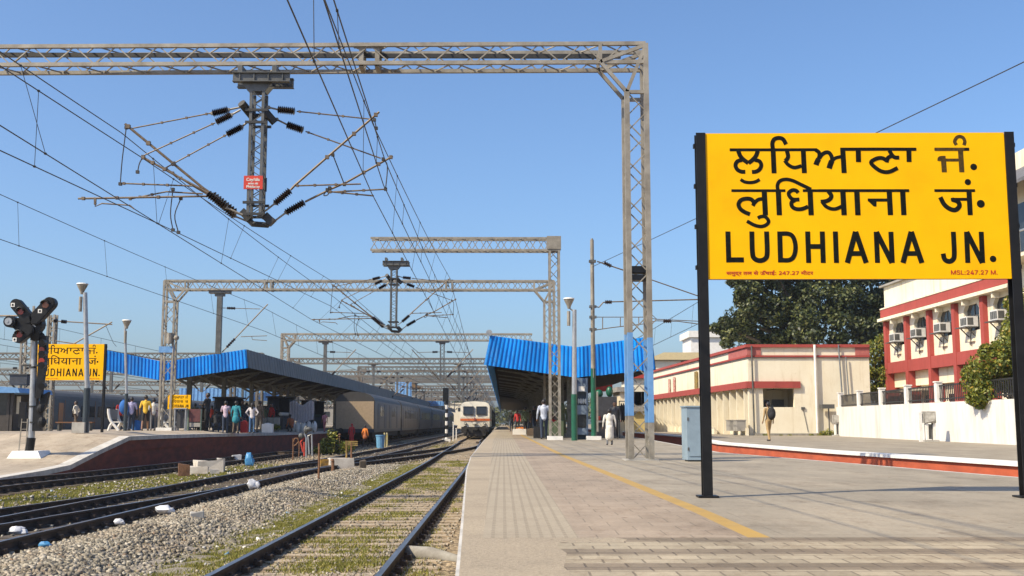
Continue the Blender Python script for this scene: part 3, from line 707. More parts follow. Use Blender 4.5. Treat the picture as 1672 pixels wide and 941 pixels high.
def name_board(label, small=True):
    """local frame: x along the board from its left edge, z up, front face at y = 0, origin at the foot of the left post"""
    t = thing('station_name_board', label, 'station sign', (0,0,0), 'yellow station name boards')
    b = MB(); b.box(0, BW, 0.0, 0.03, ZB0, ZB1); b.build('board', yellow, t)
    fr = MB()
    for z in (ZB0, ZB1): fr.box(0, BW, 0.032, 0.07, z-.02 if z > ZB0 else z, z if z > ZB0 else z+.04)
    fr.build('board_frame', blackpaint, t)
    pw = 0.092
    for x in (-pw-.002, BW+.002):
        m = MB(); top = ZB1 + 0.005
        m.box(x, x+pw, -0.012, 0.0, 0, top); m.box(x+pw*.42, x+pw*.58, 0.0, 0.09, 0, top); m.box(x, x+pw, 0.09, 0.102, 0, top)
        for k in range(4):
            m.boxc((x+pw/2+(-.055 if x < 0 else .055), 0.045, ZB0+.12+k*(ZB1-ZB0-.24)/3), .025, .05, .04)
        m.build('post', blackpaint, t)
        m = MB(); m.box(x-.05, x+pw+.05, -.06, .15, 0.004, 0.02); m.build('base_plate', blackpaint, t)
    groups = {'k': MB(), 'f': MB()}
    for i, (key, wd, pts, sm) in enumerate(LET):
        q = [np.array(on_board(*p)) for p in pts]; z = 0.0015 + 0.00006*(i % 24); mb = groups[key]
        if len(q) == 1:
            r = wd*PXM/2; vs = [(q[0][0]+r*math.cos(a*PI/12), -z, q[0][1]+r*math.sin(a*PI/12)) for a in range(24)]; mb.add(vs, [tuple(range(24))])
        else: ribbon(mb, smooth_pts(q, 7) if sm else q, wd*PXM, z)
    groups['k'].build('lettering', ink, t); groups['f'].build('lettering', inkfade, t)['label'] = 'worn brown lettering'
    if small:
        fd = bpy.utils.system_resource('DATAFILES') + '/fonts/'
        x, z = on_board(1186, 449)
        text_obj('elevation_text', 'समुद्र तल से ऊँचाई: 247.27 मीटर', 0.082, (x, -.0016, z), redink, t, fd+'NotoSansDevanagari-Regular.woff2', 0.0012, fit=141*PXM)
        x, z = on_board(1552, 448.5)
        text_obj('elevation_text', 'MSL:247.27 M.', 0.082, (x, -.0016, z), redink, t, fd+'Inter.woff2', 0.0010, fit=75*PXM)
    return t
big = name_board('big yellow LUDHIANA JN. board on black posts in the right foreground')
big.location = (XB0, YB0, 0); big.rotation_euler.z = math.atan2(YB1-YB0, XB1-XB0)
# left board
L0 = D(51, 640, 46.0); L1 = D(163, 640, 46.0)
sgl = (L1.x-L0.x)/(BW)
b2 = copy_tree(big, (L0.x+.1, 46.0, zleft(L0.x,46.0)-0.02), 'yellow LUDHIANA JN. board on the far left platform, behind the railway signal', rotz=0.0, scale=sgl)
zt = D(100, 562, 46).z - b2.location.z
b2.scale = (sgl, sgl, zt/ZB1)
# small board
S0 = D(274, 655, 57.0); S1 = D(311, 655, 57.0)
t = thing('station_name_board', 'smallest yellow station name board, low beside the lattice mast under the blue roof', 'station sign', (S0.x, 57.0, zleft(S0.x,57)), 'yellow station name boards')
zb, ztp = D(290,668,57).z, D(290,645,57).z
m = MB(); m.box(S0.x, S1.x, 57.0, 57.04, zb, ztp); m.build('board', yellow, t)
for x in (S0.x+.15, S1.x-.2):
    m = MB(); m.box(x, x+.06, 57.045, 57.1, t.location.z, zb+.3); m.build('post', alu, t)
mb = MB()
kx = (S1.x-S0.x)/BW; kz = (ztp-zb)/(ZB1-ZB0)
for i, (key, wd, pts, sm) in enumerate(LET):
    q = [np.array(on_board(*p)) for p in pts]; q = [np.array((S0.x+a[0]*kx, zb+(a[1]-ZB0)*kz)) for a in q]
    n0 = len(mb.v)
    if len(q) > 1: ribbon(mb, smooth_pts(q, 4) if sm else q, wd*PXM*kx*1.1, -(57.0-0.004-0.0002*(i%20)))
mb.build('lettering', ink, t)
# ---------------------------------------------------------------- overhead line gantries
YG = 21.3
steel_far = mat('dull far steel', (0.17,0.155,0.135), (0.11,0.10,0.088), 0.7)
ARMX = D(417, 240, YG).x
def rel(px, py):
    p = D(px, py, YG); return (p.x-ARMX, p.z)
def ins_shape(mb, p, q, r=0.075, n=9, sheds=9):
    p = Vector(p); q = Vector(q); pts = []; rr = []
    for i in range(sheds*2+1):
        t = i/(sheds*2); pts.append(p.lerp(q, t)); rr.append(r if i % 2 else r*0.5)
    mb.tube(pts, rr, n)
C_TUBES = [ # (px,py polyline, radius, dy)
 ([(336,179),(209,203.5)],.014,0.02), ([(349.6,199),(232.5,252.6)],.014,-.18), ([(361,210),(258,266)],.014,.2),
 ([(197,197),(326,303),(341,313)],.026,0), ([(230,255),(290,288),(338,314)],.022,-.2), ([(258,266),(300,293),(338,315)],.018,.2),
 ([(190,295),(314,299.5)],.016,0), ([(121,321),(334,317)],.02,-.05), ([(200,319.5),(262.6,307),(323,310.6)],.016,.1),
 ([(149,321),(149,334),(160,329),(206,332),(213,338)],.014,-.05),
 ([(480.5,176),(603.8,189)],.014,0), ([(493,206),(618,250.6)],.014,.15),
 ([(616.7,177),(477.6,298),(470,306)],.024,0), ([(638,247),(560,291),(532,303),(492,323)],.022,.15),
 ([(477.6,299),(586.6,296)],.016,0), ([(529,307),(626.7,302)],.016,.15), ([(532,306.5),(606.6,313.6)],.016,.12)]
C_WIRES = [([(199,203),(197,218),(192,258),(189,296)],0), ([(276,305),(272,345),(276,372)],0), ([(289,320),(279,348),(285,376)],0),
 ([(232,255),(226,266),(223,280)],-.2), ([(539,246),(558,295)],.1), ([(609,190),(612,204)],0), ([(622,252),(629,264),(626,302)],.15), ([(529,303),(523,312),(530,311),(533,300)],.15)]
C_INS = [([(367,173),(341,179)],.02), ([(376,186),(351,198)],-.18), ([(386,197),(361,210)],.2), ([(341,313),(379,343)],0), ([(346,320),(374,346)],.2), ([(338,315),(368,338)],-.2),
 ([(449,173),(477.6,176)],0), ([(462,194.6),(489,204)],.15), ([(470,306.5),(444.6,328)],0), ([(491,323.5),(460,341)],.15)]
C_LINKS = [([(341,179),(336,179)],.02), ([(367,173),(386,169)],.02), ([(376,186),(391,178)],-.18), ([(386,197),(397,188)],.2), ([(379,343),(400,352)],0), ([(374,346),(398,356)],.2), ([(368,338),(395,350)],-.2),
 ([(434,169.5),(449,173)],0), ([(445,186),(462,194.6)],.15), ([(444.6,328),(428,341)],0), ([(460,341),(440,356)],.15)]
def arm_full(root, X, Y, plate=False, left=True):
    def W(p, dy=0):
        a = rel(*p); return (X+a[0], Y+.26+dy, a[1])
    # hanger (I beam, gusset, lattice legs)
    m = MB(); zt = D(417,118,YG).z; x0 = rel(380,120)[0]; x1 = rel(473,120)[0]; zb = rel(417,133.5)[1]
    for yy in (0.0, 0.40):
        m.box(X+x0, X+x1, Y+yy+.02, Y+yy+.05, zb+.015, zt-.015); m.box(X+x0, X+x1, Y+yy-.03, Y+yy+.1, zt-.015, zt); m.box(X+x0, X+x1, Y+yy-.03, Y+yy+.1, zb, zb+.015)
        for k in range(4): m.boxc((X+x0+(k+.5)*(x1-x0)/4, Y+yy+.005, (zb+zt)/2), .02,.03, zt-zb-.04)
    for xx in (x0+.1, x1-.35): m.box(X+xx, X+xx+.09, Y-.02, Y+.5, zt, zt+.14)
    g = [rel(394,133), rel(443,133), rel(431,147), rel(403,147)]
    for yy in (0.07, 0.33): m.prism([(X+a, Y+yy, b) for a, b in g], (0,.03,0))
    m.build('hanger_head', steel_dark, root)
    m = MB(); xl = rel(406,240)[0]; xr = rel(426,240)[0]; z0 = rel(417,352)[1]; z1 = rel(417,147)[1]
    c = [(xl,.10),(xr,.10),(xr,.40),(xl,.40)]
    lattice(m, [(X+a,Y+b,z1) for a,b in c], [(X+a,Y+b,z0) for a,b in c], 0.055, 0.016, 8)
    m.build('drop_arm', steel_dark, root)
    m = MB()
    for z in (z0+.02, z0+.25, rel(417,180)[1], rel(417,200)[1]):
        m.box(X+xl-.1, X+xr+.1, Y+.05, Y+.09, z, z+.05); m.box(X+xl-.1, X+xr+.1, Y+.41, Y+.45, z, z+.05)
    p, q = W((393,167),-.2), W((408,185),.1); m.tube([p,q], .085, 10); m.build('arm_bracket', blackm, root); m = MB(); p, q = W((428,176),0), W((443,193),.1); m.beam(p, q, .12); m.build('arm_bracket', blackm, root); m = MB()
    m.tube([W((396,350)),W((408,362)),W((432,364)),W((442,352))], .06, 8); m.beam(W((428,348)), W((441,361)), .16); m.beam(W((390,341)), W((404,355)), .15)
    m.build('arm_bracket', blackm, root)
    for pts, r, dy in C_TUBES:
        if not left and pts[0][0] < 417: continue
        m = MB(); m.tube([W(p,dy) for p in pts], r, 8)
        if len(pts) == 2 or pts[0][0] > 600 or pts[0][0] < 260:
            a, b = Vector(W(pts[0],dy)), Vector(W(pts[-1],dy))
            for t_ in (.04,.3,.62): m.boxc(a.lerp(b,t_) if len(pts)==2 else a.lerp(Vector(W(pts[1],dy)),t_), r*3, r*3, r*3)
        m.build('bracket_tube', rusttube, root)
    for pts, dy in C_INS:
        if not left and pts[0][0] < 417: continue
        m = MB(); ins_shape(m, W(pts[0],dy), W(pts[1],dy), .085, 9, 9); m.build('insulator', insul, root)
    for pts, dy in C_LINKS:
        if not left and pts[0][0] < 417: continue
        m = MB(); m.tube([W(p,dy) for p in pts], .02, 6); a = W(pts[0],dy); m.boxc(a,.06,.06,.06); m.build('insulator_link', steel, root)
    for pts, dy in C_WIRES:
        if not left and pts[0][0] < 417: continue
        m = MB(); m.tube([Vector(W(tuple(p),dy)) for p in smooth_pts(pts,4)], .012, 5)
        for p in (pts[0], pts[-1]): m.boxc(W(p,dy), .06,.06,.06)
        m.build('jumper_wire', wirem, root)
    if plate:
        m = MB(); a = D(397,286,YG); b = D(427.5,308,YG); m.box(a.x,b.x,YG+.06,YG+.075,b.z,a.z); pl = m.build('warning_plate', redplate, root)
        m = MB(); m.box(a.x+.4,b.x+.06,YG+.16,YG+.17,b.z-.03,a.z-.02); m.build('plate_backing', blackm, root)
        for body, py, sz in (('Cey/tila',294.5,.085), ('ento nit',300.2,.062), ('PNtlia:i:ty',305.8,.068)):
            p = D(412, py, YG); text_obj('plate_lettering', body, sz, Vector((p.x, YG+.0575, p.z))-wloc(pl), whitepaint, pl, None, 0.002, 'CENTER')
def arm_simple(root, X, Y, zt, solid=True, left=True, right=True, s=1.0):
    """solid hanger with one insulated bracket on each side"""
    m = MB(); m.box(X-.55,X+.55,Y+.02,Y+.42,zt-.2,zt-.02); m.box(X-.25,X+.25,Y+.1,Y+.34,zt-.34,zt-.2); m.build('hanger_head', steel_dark, root)
    m = MB(); z0 = zt-3.35
    if solid: m.box(X-.13,X+.13,Y+.1,Y+.34,z0,zt-.34)
    else: lattice(m, [(X+a,Y+b,zt-.34) for a,b in ((-.15,.08),(.15,.08),(.15,.36),(-.15,.36))], [(X+a,Y+b,z0) for a,b in ((-.15,.08),(.15,.08),(.15,.36),(-.15,.36))], .07, .03, 5)
    m.build('drop_arm', steel_dark, root)
    for sg, on in ((-1,left),(1,right)):
        if not on: continue
        y = Y+.22; A = (X+sg*.15,y,zt-.95); B = (X+sg*2.1,y,zt-1.0); Cc = (X+sg*2.5,y,zt-.75); E = (X+sg*.2,y,z0+.1); Fp = (X+sg*1.15,y,zt-2.45); F2 = (X+sg*2.5,y,zt-2.4)
        m = MB(); r = .025*s
        m.tube([A,B], r*.8, 6); m.tube([E,Cc], r*1.2, 6); m.tube([Fp,F2], r*.8, 6); m.tube([(X+sg*1.7,y,zt-2.42),(X+sg*1.75,y,zt-2.6),(X+sg*2.5,y,zt-2.65)], r*.7, 6)
        m.build('bracket_tube', rusttube, root)
        for p, q, a, b in ((A,B,.12,.34),(E,Cc,.10,.28)):
            m = MB(); ins_shape(m, Vector(p).lerp(Vector(q),a), Vector(p).lerp(Vector(q),b), .085*s, 7, 5); m.build('insulator', insul, root)
def gantry(Y, xl, xr, zt, label, mast_l=None, mast_r=None, arms=(), bay=0.84, h=.38, dep=.53, paint=False, chord=.075, brace=.022, skew=0.0, splice=()):
    t = thing('overhead_gantry', label, 'overhead gantry', (xr, Y, 0), 'lattice gantries carrying the overhead wires')
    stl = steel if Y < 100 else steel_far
    n = max(4, int((xr-xl)/bay)); m = MB()
    c = [(0,0),(0,h),(dep,h),(dep,0)]
    lattice(m, [(xl,Y+skew+a,zt-h+b) for a,b in c], [(xr,Y+a,zt-h+b) for a,b in c], chord, brace, n)
    for k in range(0, n+1, 4):
        x = xl+(xr-xl)*k/n
    m.build('beam', stl, t)
    for sx in splice:
        m = MB()
        for xx in (sx-.2, sx+.12):
            m.box(xx,xx+.09,Y+skew*.4-.05,Y+dep+.06,zt-.03,zt+.055); m.box(xx,xx+.09,Y+skew*.4-.05,Y+.02+skew*.4,zt-h-.05,zt+.05); m.box(xx,xx+.09,Y+dep,Y+dep+.06,zt-h-.05,zt+.05)
            m.box(xx,xx+.09,Y+skew*.4-.05,Y+dep+.06,zt-h-.07,zt-h-.035)
        m.box(sx-.3,sx+.3,Y-.055+skew*.4,Y-.04+skew*.4,zt-.07,zt+.02); m.box(sx-.3,sx+.3,Y-.055+skew*.4,Y-.04+skew*.4,zt-h-.04,zt-h+.05)
        m.build('splice_plate', steel, t)
    for side, spec in ((-1, mast_l), (1, mast_r)):
        if not spec: continue
        x0, x1, zb = spec[:3]; ztm = zt if len(spec) < 4 else spec[3]
        m = MB(); cc = [(x0,0),(x1,0),(x1,dep),(x0,dep)]
        inner = [0,3] if side > 0 else [1,2]
        hts = [ztm]*4
        for i in inner: hts[i] = zt-h-.62 if len(spec) < 4 else ztm
        zi = min(hts); lo = [(a,Y+b,zb) for a,b in cc]
        for i in range(4):
            top = (cc[i][0],Y+cc[i][1],hts[i]); mch = chord*1.15 if Y > 30 else .10
            if paint:
                za, zc = (.72, 2.35) if i in (1,2) else (.85, 2.45); p = Vector(lo[i]); 
                m.beam(p,(p.x,p.y,za),mch); m.mi = 1; m.beam((p.x,p.y,za),(p.x,p.y,zc),mch+.004); m.mi = 0; m.beam((p.x,p.y,zc),top,mch)
            else: m.beam(lo[i], top, mch)
        nb = max(4, int((zi-zb)/(x1-x0)/2.0))
        for i, j in ((0,1),(1,2),(2,3),(3,0)):
            for k in range(nb):
                z0_, z1_ = zb+(zi-zb)*k/nb, zb+(zi-zb)*(k+1)/nb; zm = (z0_+z1_)/2
                A = (cc[i][0],Y+cc[i][1]); B = (cc[j][0],Y+cc[j][1])
                m.beam((*A,z0_),(*B,zm),brace); m.beam((*B,zm),(*A,z1_),brace)
        if len(spec) < 4:
            xi = x0 if side > 0 else x1; xo = x1 if side > 0 else x0
            for yy in (Y, Y+dep):
                kx = xi - side*.52
                m.beam((kx,yy,zt-h),(xi,yy,zi),chord*.9); m.beam((kx,yy,zt-h),(xo,yy,zt-.03),chord*.9); m.beam((xi,yy,zi),(xo,yy,zt-.03),chord*.9)
                m.beam((kx,yy,zt-h),(kx,yy,zt),chord*.9); m.beam((xi,yy,zi),(xo,yy,zi),chord*.9)
        m.build('mast', [stl, blues2], t)
        m = MB(); m.box(x0-.12,x1+.12,Y-.12,Y+dep+.12,zb-.02,zb+(.16 if Y > 30 else .02)); m.build('footing', whitepaint if Y > 30 else concrete, t)
    for a in arms: a(t)
    return t
XM0, XM1 = D(1031,740,YG).x, D(1064,740,YG).x
ZT1 = D(900,71,YG).z
g1 = gantry(YG, -17.6, XM1, ZT1, 'nearest and largest lattice gantry across the top of the view, with red warning plate', (-18.1,-17.6,-1.0), (XM0, XM1, 0.0), paint=True, skew=0.45, splice=(D(601,90,YG).x,),
       arms=[lambda t: arm_full(t, ARMX, YG, True)])
m = MB(); xe = D(1018,80,YG).x; m.box(-17.6,xe,YG+.50,YG+.56,ZT1-.13,ZT1-.045); m.build('cable_trough', blackm, g1)
# small dark cross boxes on the near mast
m = MB(); a = D(1030,433,YG); b = D(1052,443,YG); m.box(XM0+.03,XM1-.03,YG+.12,YG+.42,D(1040,443.5,YG).z,D(1040,433,YG).z); m.box(XM0+.03,XM1-.03,YG+.12,YG+.42,D(1040,456,YG).z,D(1040,447,YG).z); m.build('mast_box', blackm, g1)
YG2 = 47.0
x1 = D(913,500,YG2).x; x0 = D(898,500,YG2).x; ZT2 = D(800,389,YG2).z
g2 = gantry(YG2, D(605,400,YG2).x, x1, ZT2, 'cantilever lattice gantry ending in mid air, on a mast before the right blue roof', None, (x0, x1, 0.0, ZT2-.02), arms=[lambda t: arm_full(t, D(643,450,YG2).x, YG2)], bay=.62, h=.52, chord=.085, brace=.03)
m = MB(); a = D(893,386,YG2); b = D(916,407,YG2); m.box(a.x,b.x,YG2-.08,YG2+.6,b.z,a.z); m.build('corner_box', steel, g2)
YG3 = 57.0; ZT3 = D(500,458.5,YG3).z
xa, xb = D(263,600,YG3).x, D(281,600,YG3).x
ZPL = zleft(xa, 57)
g3 = gantry(YG3, xa, D(905,470,YG3).x, ZT3, 'wide lattice gantry whose left mast stands on the far left platform', (xa, xb, ZPL), (D(889,500,YG3).x, D(905,500,YG3).x, 0.0), bay=.62, h=.46, chord=.09, brace=.032,
       arms=[lambda t: arm_simple(t, D(357,500,YG3).x, YG3, ZT3-.46, True, False, True), ], splice=(D(437,465,YG3).x, D(733,465,YG3).x))
# blue painted bands, transformer lamp on the left mast of gantry 3
m = MB(); m.box(xa-.12,xb+.1,YG3-.1,YG3-.02,D(270,576,YG3).z,D(270,566,YG3).z); m.build('blue_band', blues2, g3)
m = MB(); p = D(278,552,YG3); m.tube([(p.x,YG3-.1,p.z-.3),(p.x,YG3-.1,p.z+.25)], .16, 10); m.ellipsoid((p.x+.35,YG3-.1,p.z+.0),(.14,.14,.14)); m.beam((p.x,YG3-.1,p.z),(p.x+.35,YG3-.1,p.z),.06); m.tube([(p.x+.2,YG3-.1,p.z-.2),(p.x+.22,YG3-.1,p.z-1.1)],.04,6); m.build('mast_transformer', steel, g3)
YG4 = 90.0; ZT4 = D(600,545.5,YG4).z
g4 = gantry(YG4, D(459,550,YG4).x, D(869,550,YG4).x, ZT4, 'distant lattice gantry with two hangers, its right end behind the blue roof peak', (D(459,580,YG4).x, D(470,580,YG4).x, .1), None, bay=.75, chord=.12, brace=.045, h=.52,
       arms=[lambda t: arm_simple(t, D(530.5,570,YG4).x, YG4, ZT4-.5, True, False, True, 1.3), lambda t: arm_simple(t, D(722,570,YG4).x, YG4, ZT4-.5, False, True, True, 1.3)])
far = [(124,-24,2.2,7.9,'faint far gantry, first in the row beyond the two-hanger one'), (152,-20,2.2,8.4,'faint far gantry just above the locomotive roof line'), (185,-44,2.2,8.0,'very distant gantry in the crowded middle, behind the locomotive'),
       (225,-52,2.0,8.2,'hazy gantry deep in the station yard'), (270,-60,2.0,8.0,'second farthest gantry above the yard horizon'), (330,-70,2.0,8.2,'farthest gantry low over the yard horizon'),
       (138,-34,2.0,7.1,'lower dark gantry tucked between two faint far ones'),(168,-38,2.0,7.6,'dark crowded gantry over the roofs of the dark coaches'),(204,-48,2.0,7.0,'low dark gantry over the middle yard'),(247,-56,2.0,7.4,'dim low gantry before the second farthest one'),(298,-66,2.0,7.3,'dim low gantry just before the farthest one')]
for Y, xl, xr, zt, lab in far:
    ch = .06+Y*.0008
    def mk(Y=Y, xl=xl, zt=zt):
        out = []
        for X in (-5.0,-14.6,-23.5,-32.5,-41.5,-50.5,-59.5):
            if X > xl+1: out.append(lambda t, X=X: arm_simple(t, X, Y, zt-.5, True, True, True, 1.2+Y*.002))
        return out
    gantry(Y, xl, xr, zt, lab, (xl, xl+.5, 0.0), None, mk(), bay=1.1, h=.55, chord=ch, brace=ch*.45)
# left yard gantries behind the left platform
for Y, xl, xr, zt, lab in ((110,-62,-24,7.6,'yard gantry behind the left name board'), (140,-75,-26,7.4,'second yard gantry behind the left platform benches'), (175,-95,-30,7.2,'third, lower looking yard gantry on the left'), (215,-115,-50,7.0,'fourth yard gantry far to the left'), (260,-135,-62,6.8,'fifth and farthest yard gantry on the left'), (310,-160,-72,7.0,'last dim yard gantry on the left skyline')):
    ch = .07+Y*.0007; arms = []
    for X in np.arange(xl+5, xr-3, 9.0): arms.append(lambda t, X=float(X), Y=Y, zt=zt: arm_simple(t, X, Y, zt-.5, True, True, True, 1.2+Y*.002))
    gantry(Y, xl, xr, zt, lab, (xl, xl+.5, -1.0), (xr-.5, xr, -1.0), arms, bay=1.3, h=.55, chord=ch, brace=ch*.45)
# ---------------------------------------------------------------- single masts with cantilevers
def lattice_mast(px0, px1, pyt, Y, zb, label, cant=None):
    a, b = D(px0, 600, Y).x, D(px1, 600, Y).x; zt = D(px0, pyt, Y).z
    t = thing('lattice_mast', label, 'lattice mast', ((a+b)/2, Y, zb), 'free standing lattice masts')
    m = MB(); w_ = b-a; cc = [(a,Y),(b,Y),(b,Y+w_),(a,Y+w_)]
    lattice(m, [(x,y,zb) for x,y in cc], [(x,y,zt) for x,y in cc], .1, .045, int((zt-zb)/w_/1.5)); m.build('mast_frame', steel, t)
    if cant:
        for kind, pts, r in cant:
            m = MB(); q = [D(x,y,Y) for x,y in pts]
            if kind == 'i': ins_shape(m, q[0], q[1], .11, 8, 5); m.build('insulator', insul, t)
            else: m.tube(q, r, 6); m.build('bracket_tube', rusttube if r > .02 else wirem, t)
    return t
lattice_mast(33,50,500,58,zleft(-25,58),'lattice mast at the far left edge, left of the railway signal', [('t',[(0,516),(33,516)],.05)])
lattice_mast(75,85,514,58,zleft(-24,58),'lattice mast directly behind the railway signal, with a bracket pointing right',
    [('t',[(85,524),(183,530)],.035), ('i',[(88,524),(94,524.5)],0), ('i',[(100,525),(109,526)],0), ('t',[(120,562),(183,526)],.035), ('t',[(86,556),(125,562)],.03), ('t',[(172,530),(185,560),(190,566)],.012)])
# tall tubular mast on the main platform with bay track bracket
YP = 47.3; pb = G(967,718); XP = pb.x
t = thing('tubular_mast', 'tall grey round mast, lower part green, right of the lamp post before the blue roof', 'mast', (XP, YP, 0))
m = MB(); zt = D(966,392,YP).z; z1 = D(967,602,YP).z; XT = D(965.5,392,YP).x
m.tube([(XP,YP,z1),(XP,YP,zt-2),(XP,YP,zt)], [.095,.085,.08], 12); m.tube([(XP,YP,zt),(XP,YP,zt+.06)],.05,8)
m.box(XP-.015,XP+.015,YP-.14,YP-.07,z1-.4,zt-1.2); m.build('pole', steel, t)
m = MB(); m.tube([(XP,YP,.15),(XP,YP,z1)], .105, 12); m.build('green_pole_base', greenp, t)
m = MB(); m.box(XP-.3,XP+.3,YP-.3,YP+.3,-.01,.16); m.build('footing', whitepaint, t)
m = MB(); m.box(XP+.12,XP+.2,YP-.06,YP+.06,D(967,705,YP).z,D(967,640,YP).z); m.build('cable_duct', steel, t)
CT = [([(975,427),(1020,442)],.03),([(1020,442),(1150,487)],.025),([(973,501),(978,502),(985,494),(1000,493),(1148,489)],.028),([(973,518),(1052,518),(1072,521.5),(1146,525)],.018),([(973,539),(1000,535),(1052,529),(1072,524)],.02),([(1072,524),(1108,525),(1146,530)],.02),([(1062,512),(1072,521),(1062,533)],.018),
      ([(984,519),(984,537)],.02),([(1013,519),(1013,534)],.02),([(1043,518),(1043,530)],.02)]
for pts, r in CT:
    m = MB(); m.tube([D(x,y,YP) for x,y in pts], r, 7); m.build('bracket_tube', rusttube, t)
for pts in ([(986,429),(998,435)],[(988,493.5),(999,493.5)],[(1083,524.5),(1096,524.5)]):
    m = MB(); ins_shape(m, D(*pts[0],YP), D(*pts[1],YP), .10, 8, 4); m.build('insulator', insul, t)
m = MB()
for py in (427,501,518,538):
    p = D(968,py,YP); m.box(XP-.14,XP+.16,YP-.13,YP+.13,p.z-.05,p.z+.05)
m.build('pole_clamp', steel_dark, t)
# ---------------------------------------------------------------- wires
def wire(label, pts, r=0.010, drops=None, group='overhead wires', sag=0.0):
    """pts: support points (world). drops: second wire's support points joined by droppers"""
    t = thing('overhead_line', label, 'overhead line', pts[0], group)
    def run(pp, sg):
        out = []
        for a, b in zip(pp[:-1], pp[1:]):
            a = Vector(a); b = Vector(b); k = 12 if sg else 2
            for i in range(k): s_ = i/k; out.append(a.lerp(b, s_) - Vector((0,0,sg*4*s_*(1-s_))))
        out.append(Vector(pp[-1])); return out
    up = run(pts, sag); m = MB(); m.tube(up, [max(r, r*p.y/45) for p in up], 5); m.build('catenary_wire' if drops else 'wire', wirem, t)
    if drops:
        lo = run(drops, 0.0); m = MB(); m.tube(lo, [max(r, r*p.y/45) for p in lo], 5); m.build('contact_wire', wirem, t)
        ya = max(up[0].y, lo[0].y)+2; y = ya
        U = [(p.y,p.x,p.z) for p in up]; Lw = [(p.y,p.x,p.z) for p in lo]
        f_ = lambda T, y: Vector((np.interp(y,[q[0] for q in T],[q[1] for q in T]), y, np.interp(y,[q[0] for q in T],[q[2] for q in T])))
        while y < min(up[-1].y, lo[-1].y, 100):
            a, b = f_(U,y), f_(Lw,y); m = MB(); m.tube([a,b], .0055*max(1,y/45), 4); m.boxc(a,.03,.05,.03); m.boxc(b,.03,.05,.03); m.build('dropper', wirem, t); y += 6.3
    return t
def ext(p, q, Y):  # extrapolate line p->q to Y
    p = Vector(p); q = Vector(q); return p + (q-p)*((Y-p.y)/(q.y-p.y))
YC = YG+.26
a1 = D(491,50,12.4); c1 = D(607,316,YC); b1 = D(552,50,16); k1 = D(609,203,YC)
K2 = lambda px, py, Y: D(px,py,Y)
wire('overhead line set nearest the platform, rising steeply through the top of the frame', [ext(b1,k1,-20), k1, K2(735,455,YG2+.26), (-2.6,90.2,5.7), (-2.9,124,5.7),(-2.9,185,5.7),(-2.9,330,5.7)],
     drops=[ext(a1,c1,-20), c1, K2(714,520,YG2+.26), (-3.0,90.2,4.7),(-2.9,124,4.7),(-2.9,185,4.7),(-2.9,330,4.7)], sag=.12)
b2_ = D(562,50,14.3); k2 = D(629,263,YC+.15); a2 = D(545,50,12.9); c2 = D(626,302,YC+.15)
wire('second overhead line set, just right of the first where both leave the top edge', [ext(b2_,k2,-20), k2, K2(729,491,YG2+.4), (-2.4,90.2,5.6),(-2.6,150,5.6),(-2.6,330,5.6)],
     drops=[ext(a2,c2,-20), c2, K2(727,509,YG2+.4), (-2.5,90.2,4.8),(-2.6,150,4.8),(-2.6,330,4.8)], sag=.05)
u1 = D(0,79,16.5); v1 = D(198,217,YC); lo1 = D(0,205,15.5); lv1 = D(212,337,YC)
wire('left overhead line set through the big gantry, ending at its outermost bracket tip', [ext(u1,v1,-10), v1, K2(546,486,YG2+.26), (-7.1,90.2,5.8),(-6.8,124,5.7),(-6.8,330,5.7)],
     drops=[ext(lo1,lv1,-10), lv1, K2(507,521,YG2+.26), (-7.3,90.2,4.9),(-6.8,124,4.8),(-6.8,330,4.8)], sag=.10)
u2 = D(0,104,16); v2 = D(229,256,YC-.2); lo2 = D(0,246,16); lv2 = D(283,377,YC+3)
wire('left overhead line set inside the big gantry, under the sloping brown tubes', [ext(u2,v2,-10), v2, K2(560,470,YG2+.26), (-6.4,90.2,6.0),(-6.0,150,6.0),(-6.0,330,6.0)],
     drops=[ext(lo2,lv2,-10), lv2, K2(540,500,YG2+.26), (-6.7,90.2,5.0),(-6.4,150,5.0),(-6.4,330,5.0)], sag=.06)
wire('low overhead line set at the far left, above the left platform track', [(-13.4,-5,6.5),(-12.75,20,6.45),D(425,500,YG3+.26),(-12.0,90.2,6.4),(-11.6,150,6.3),(-11.5,330,6.3)],
     drops=[(-13.6,-5,5.2),(-12.7,20,5.25),D(432,541,YG3+.26),(-12.0,90.2,5.0),(-11.6,150,5.0),(-11.5,330,5.0)], sag=.10)
p0 = D(1030,412,YP); p1 = ext((XP,YP,D(967,436,YP).z), D(1700,66,20.0), -30)
wire('single thin wire climbing to the upper right corner behind the big board', [(XP,YP,D(967,436,YP).z), p1], r=.012, sag=.28)
wire('overhead line pair over the sunken bay track, right of the tall round mast', [(8.6,47.6,D(1150,489,YP).z),(8.6,120,6.6)], r=.012, drops=[(8.5,47.6,D(1146,527,YP).z),(8.5,120,5.4)], sag=.1)
for i, (X, z, lab) in enumerate(((-24.5,5.9,'yard line set behind the railway signal'),(-33,5.9,'yard line set over the blue coaches'),(-42,5.8,'outer yard line set far to the left'))):
    wire(lab, [(X-1,40,z+.2),(X,58,z),(X,110,z),(X-3,175,z),(X-6,310,z)], drops=[(X-1,40,z-1),(X,58,z-1.1),(X,110,z-1.1),(X-3,175,z-1.1),(X-6,310,z-1.1)], sag=.12, r=.009)
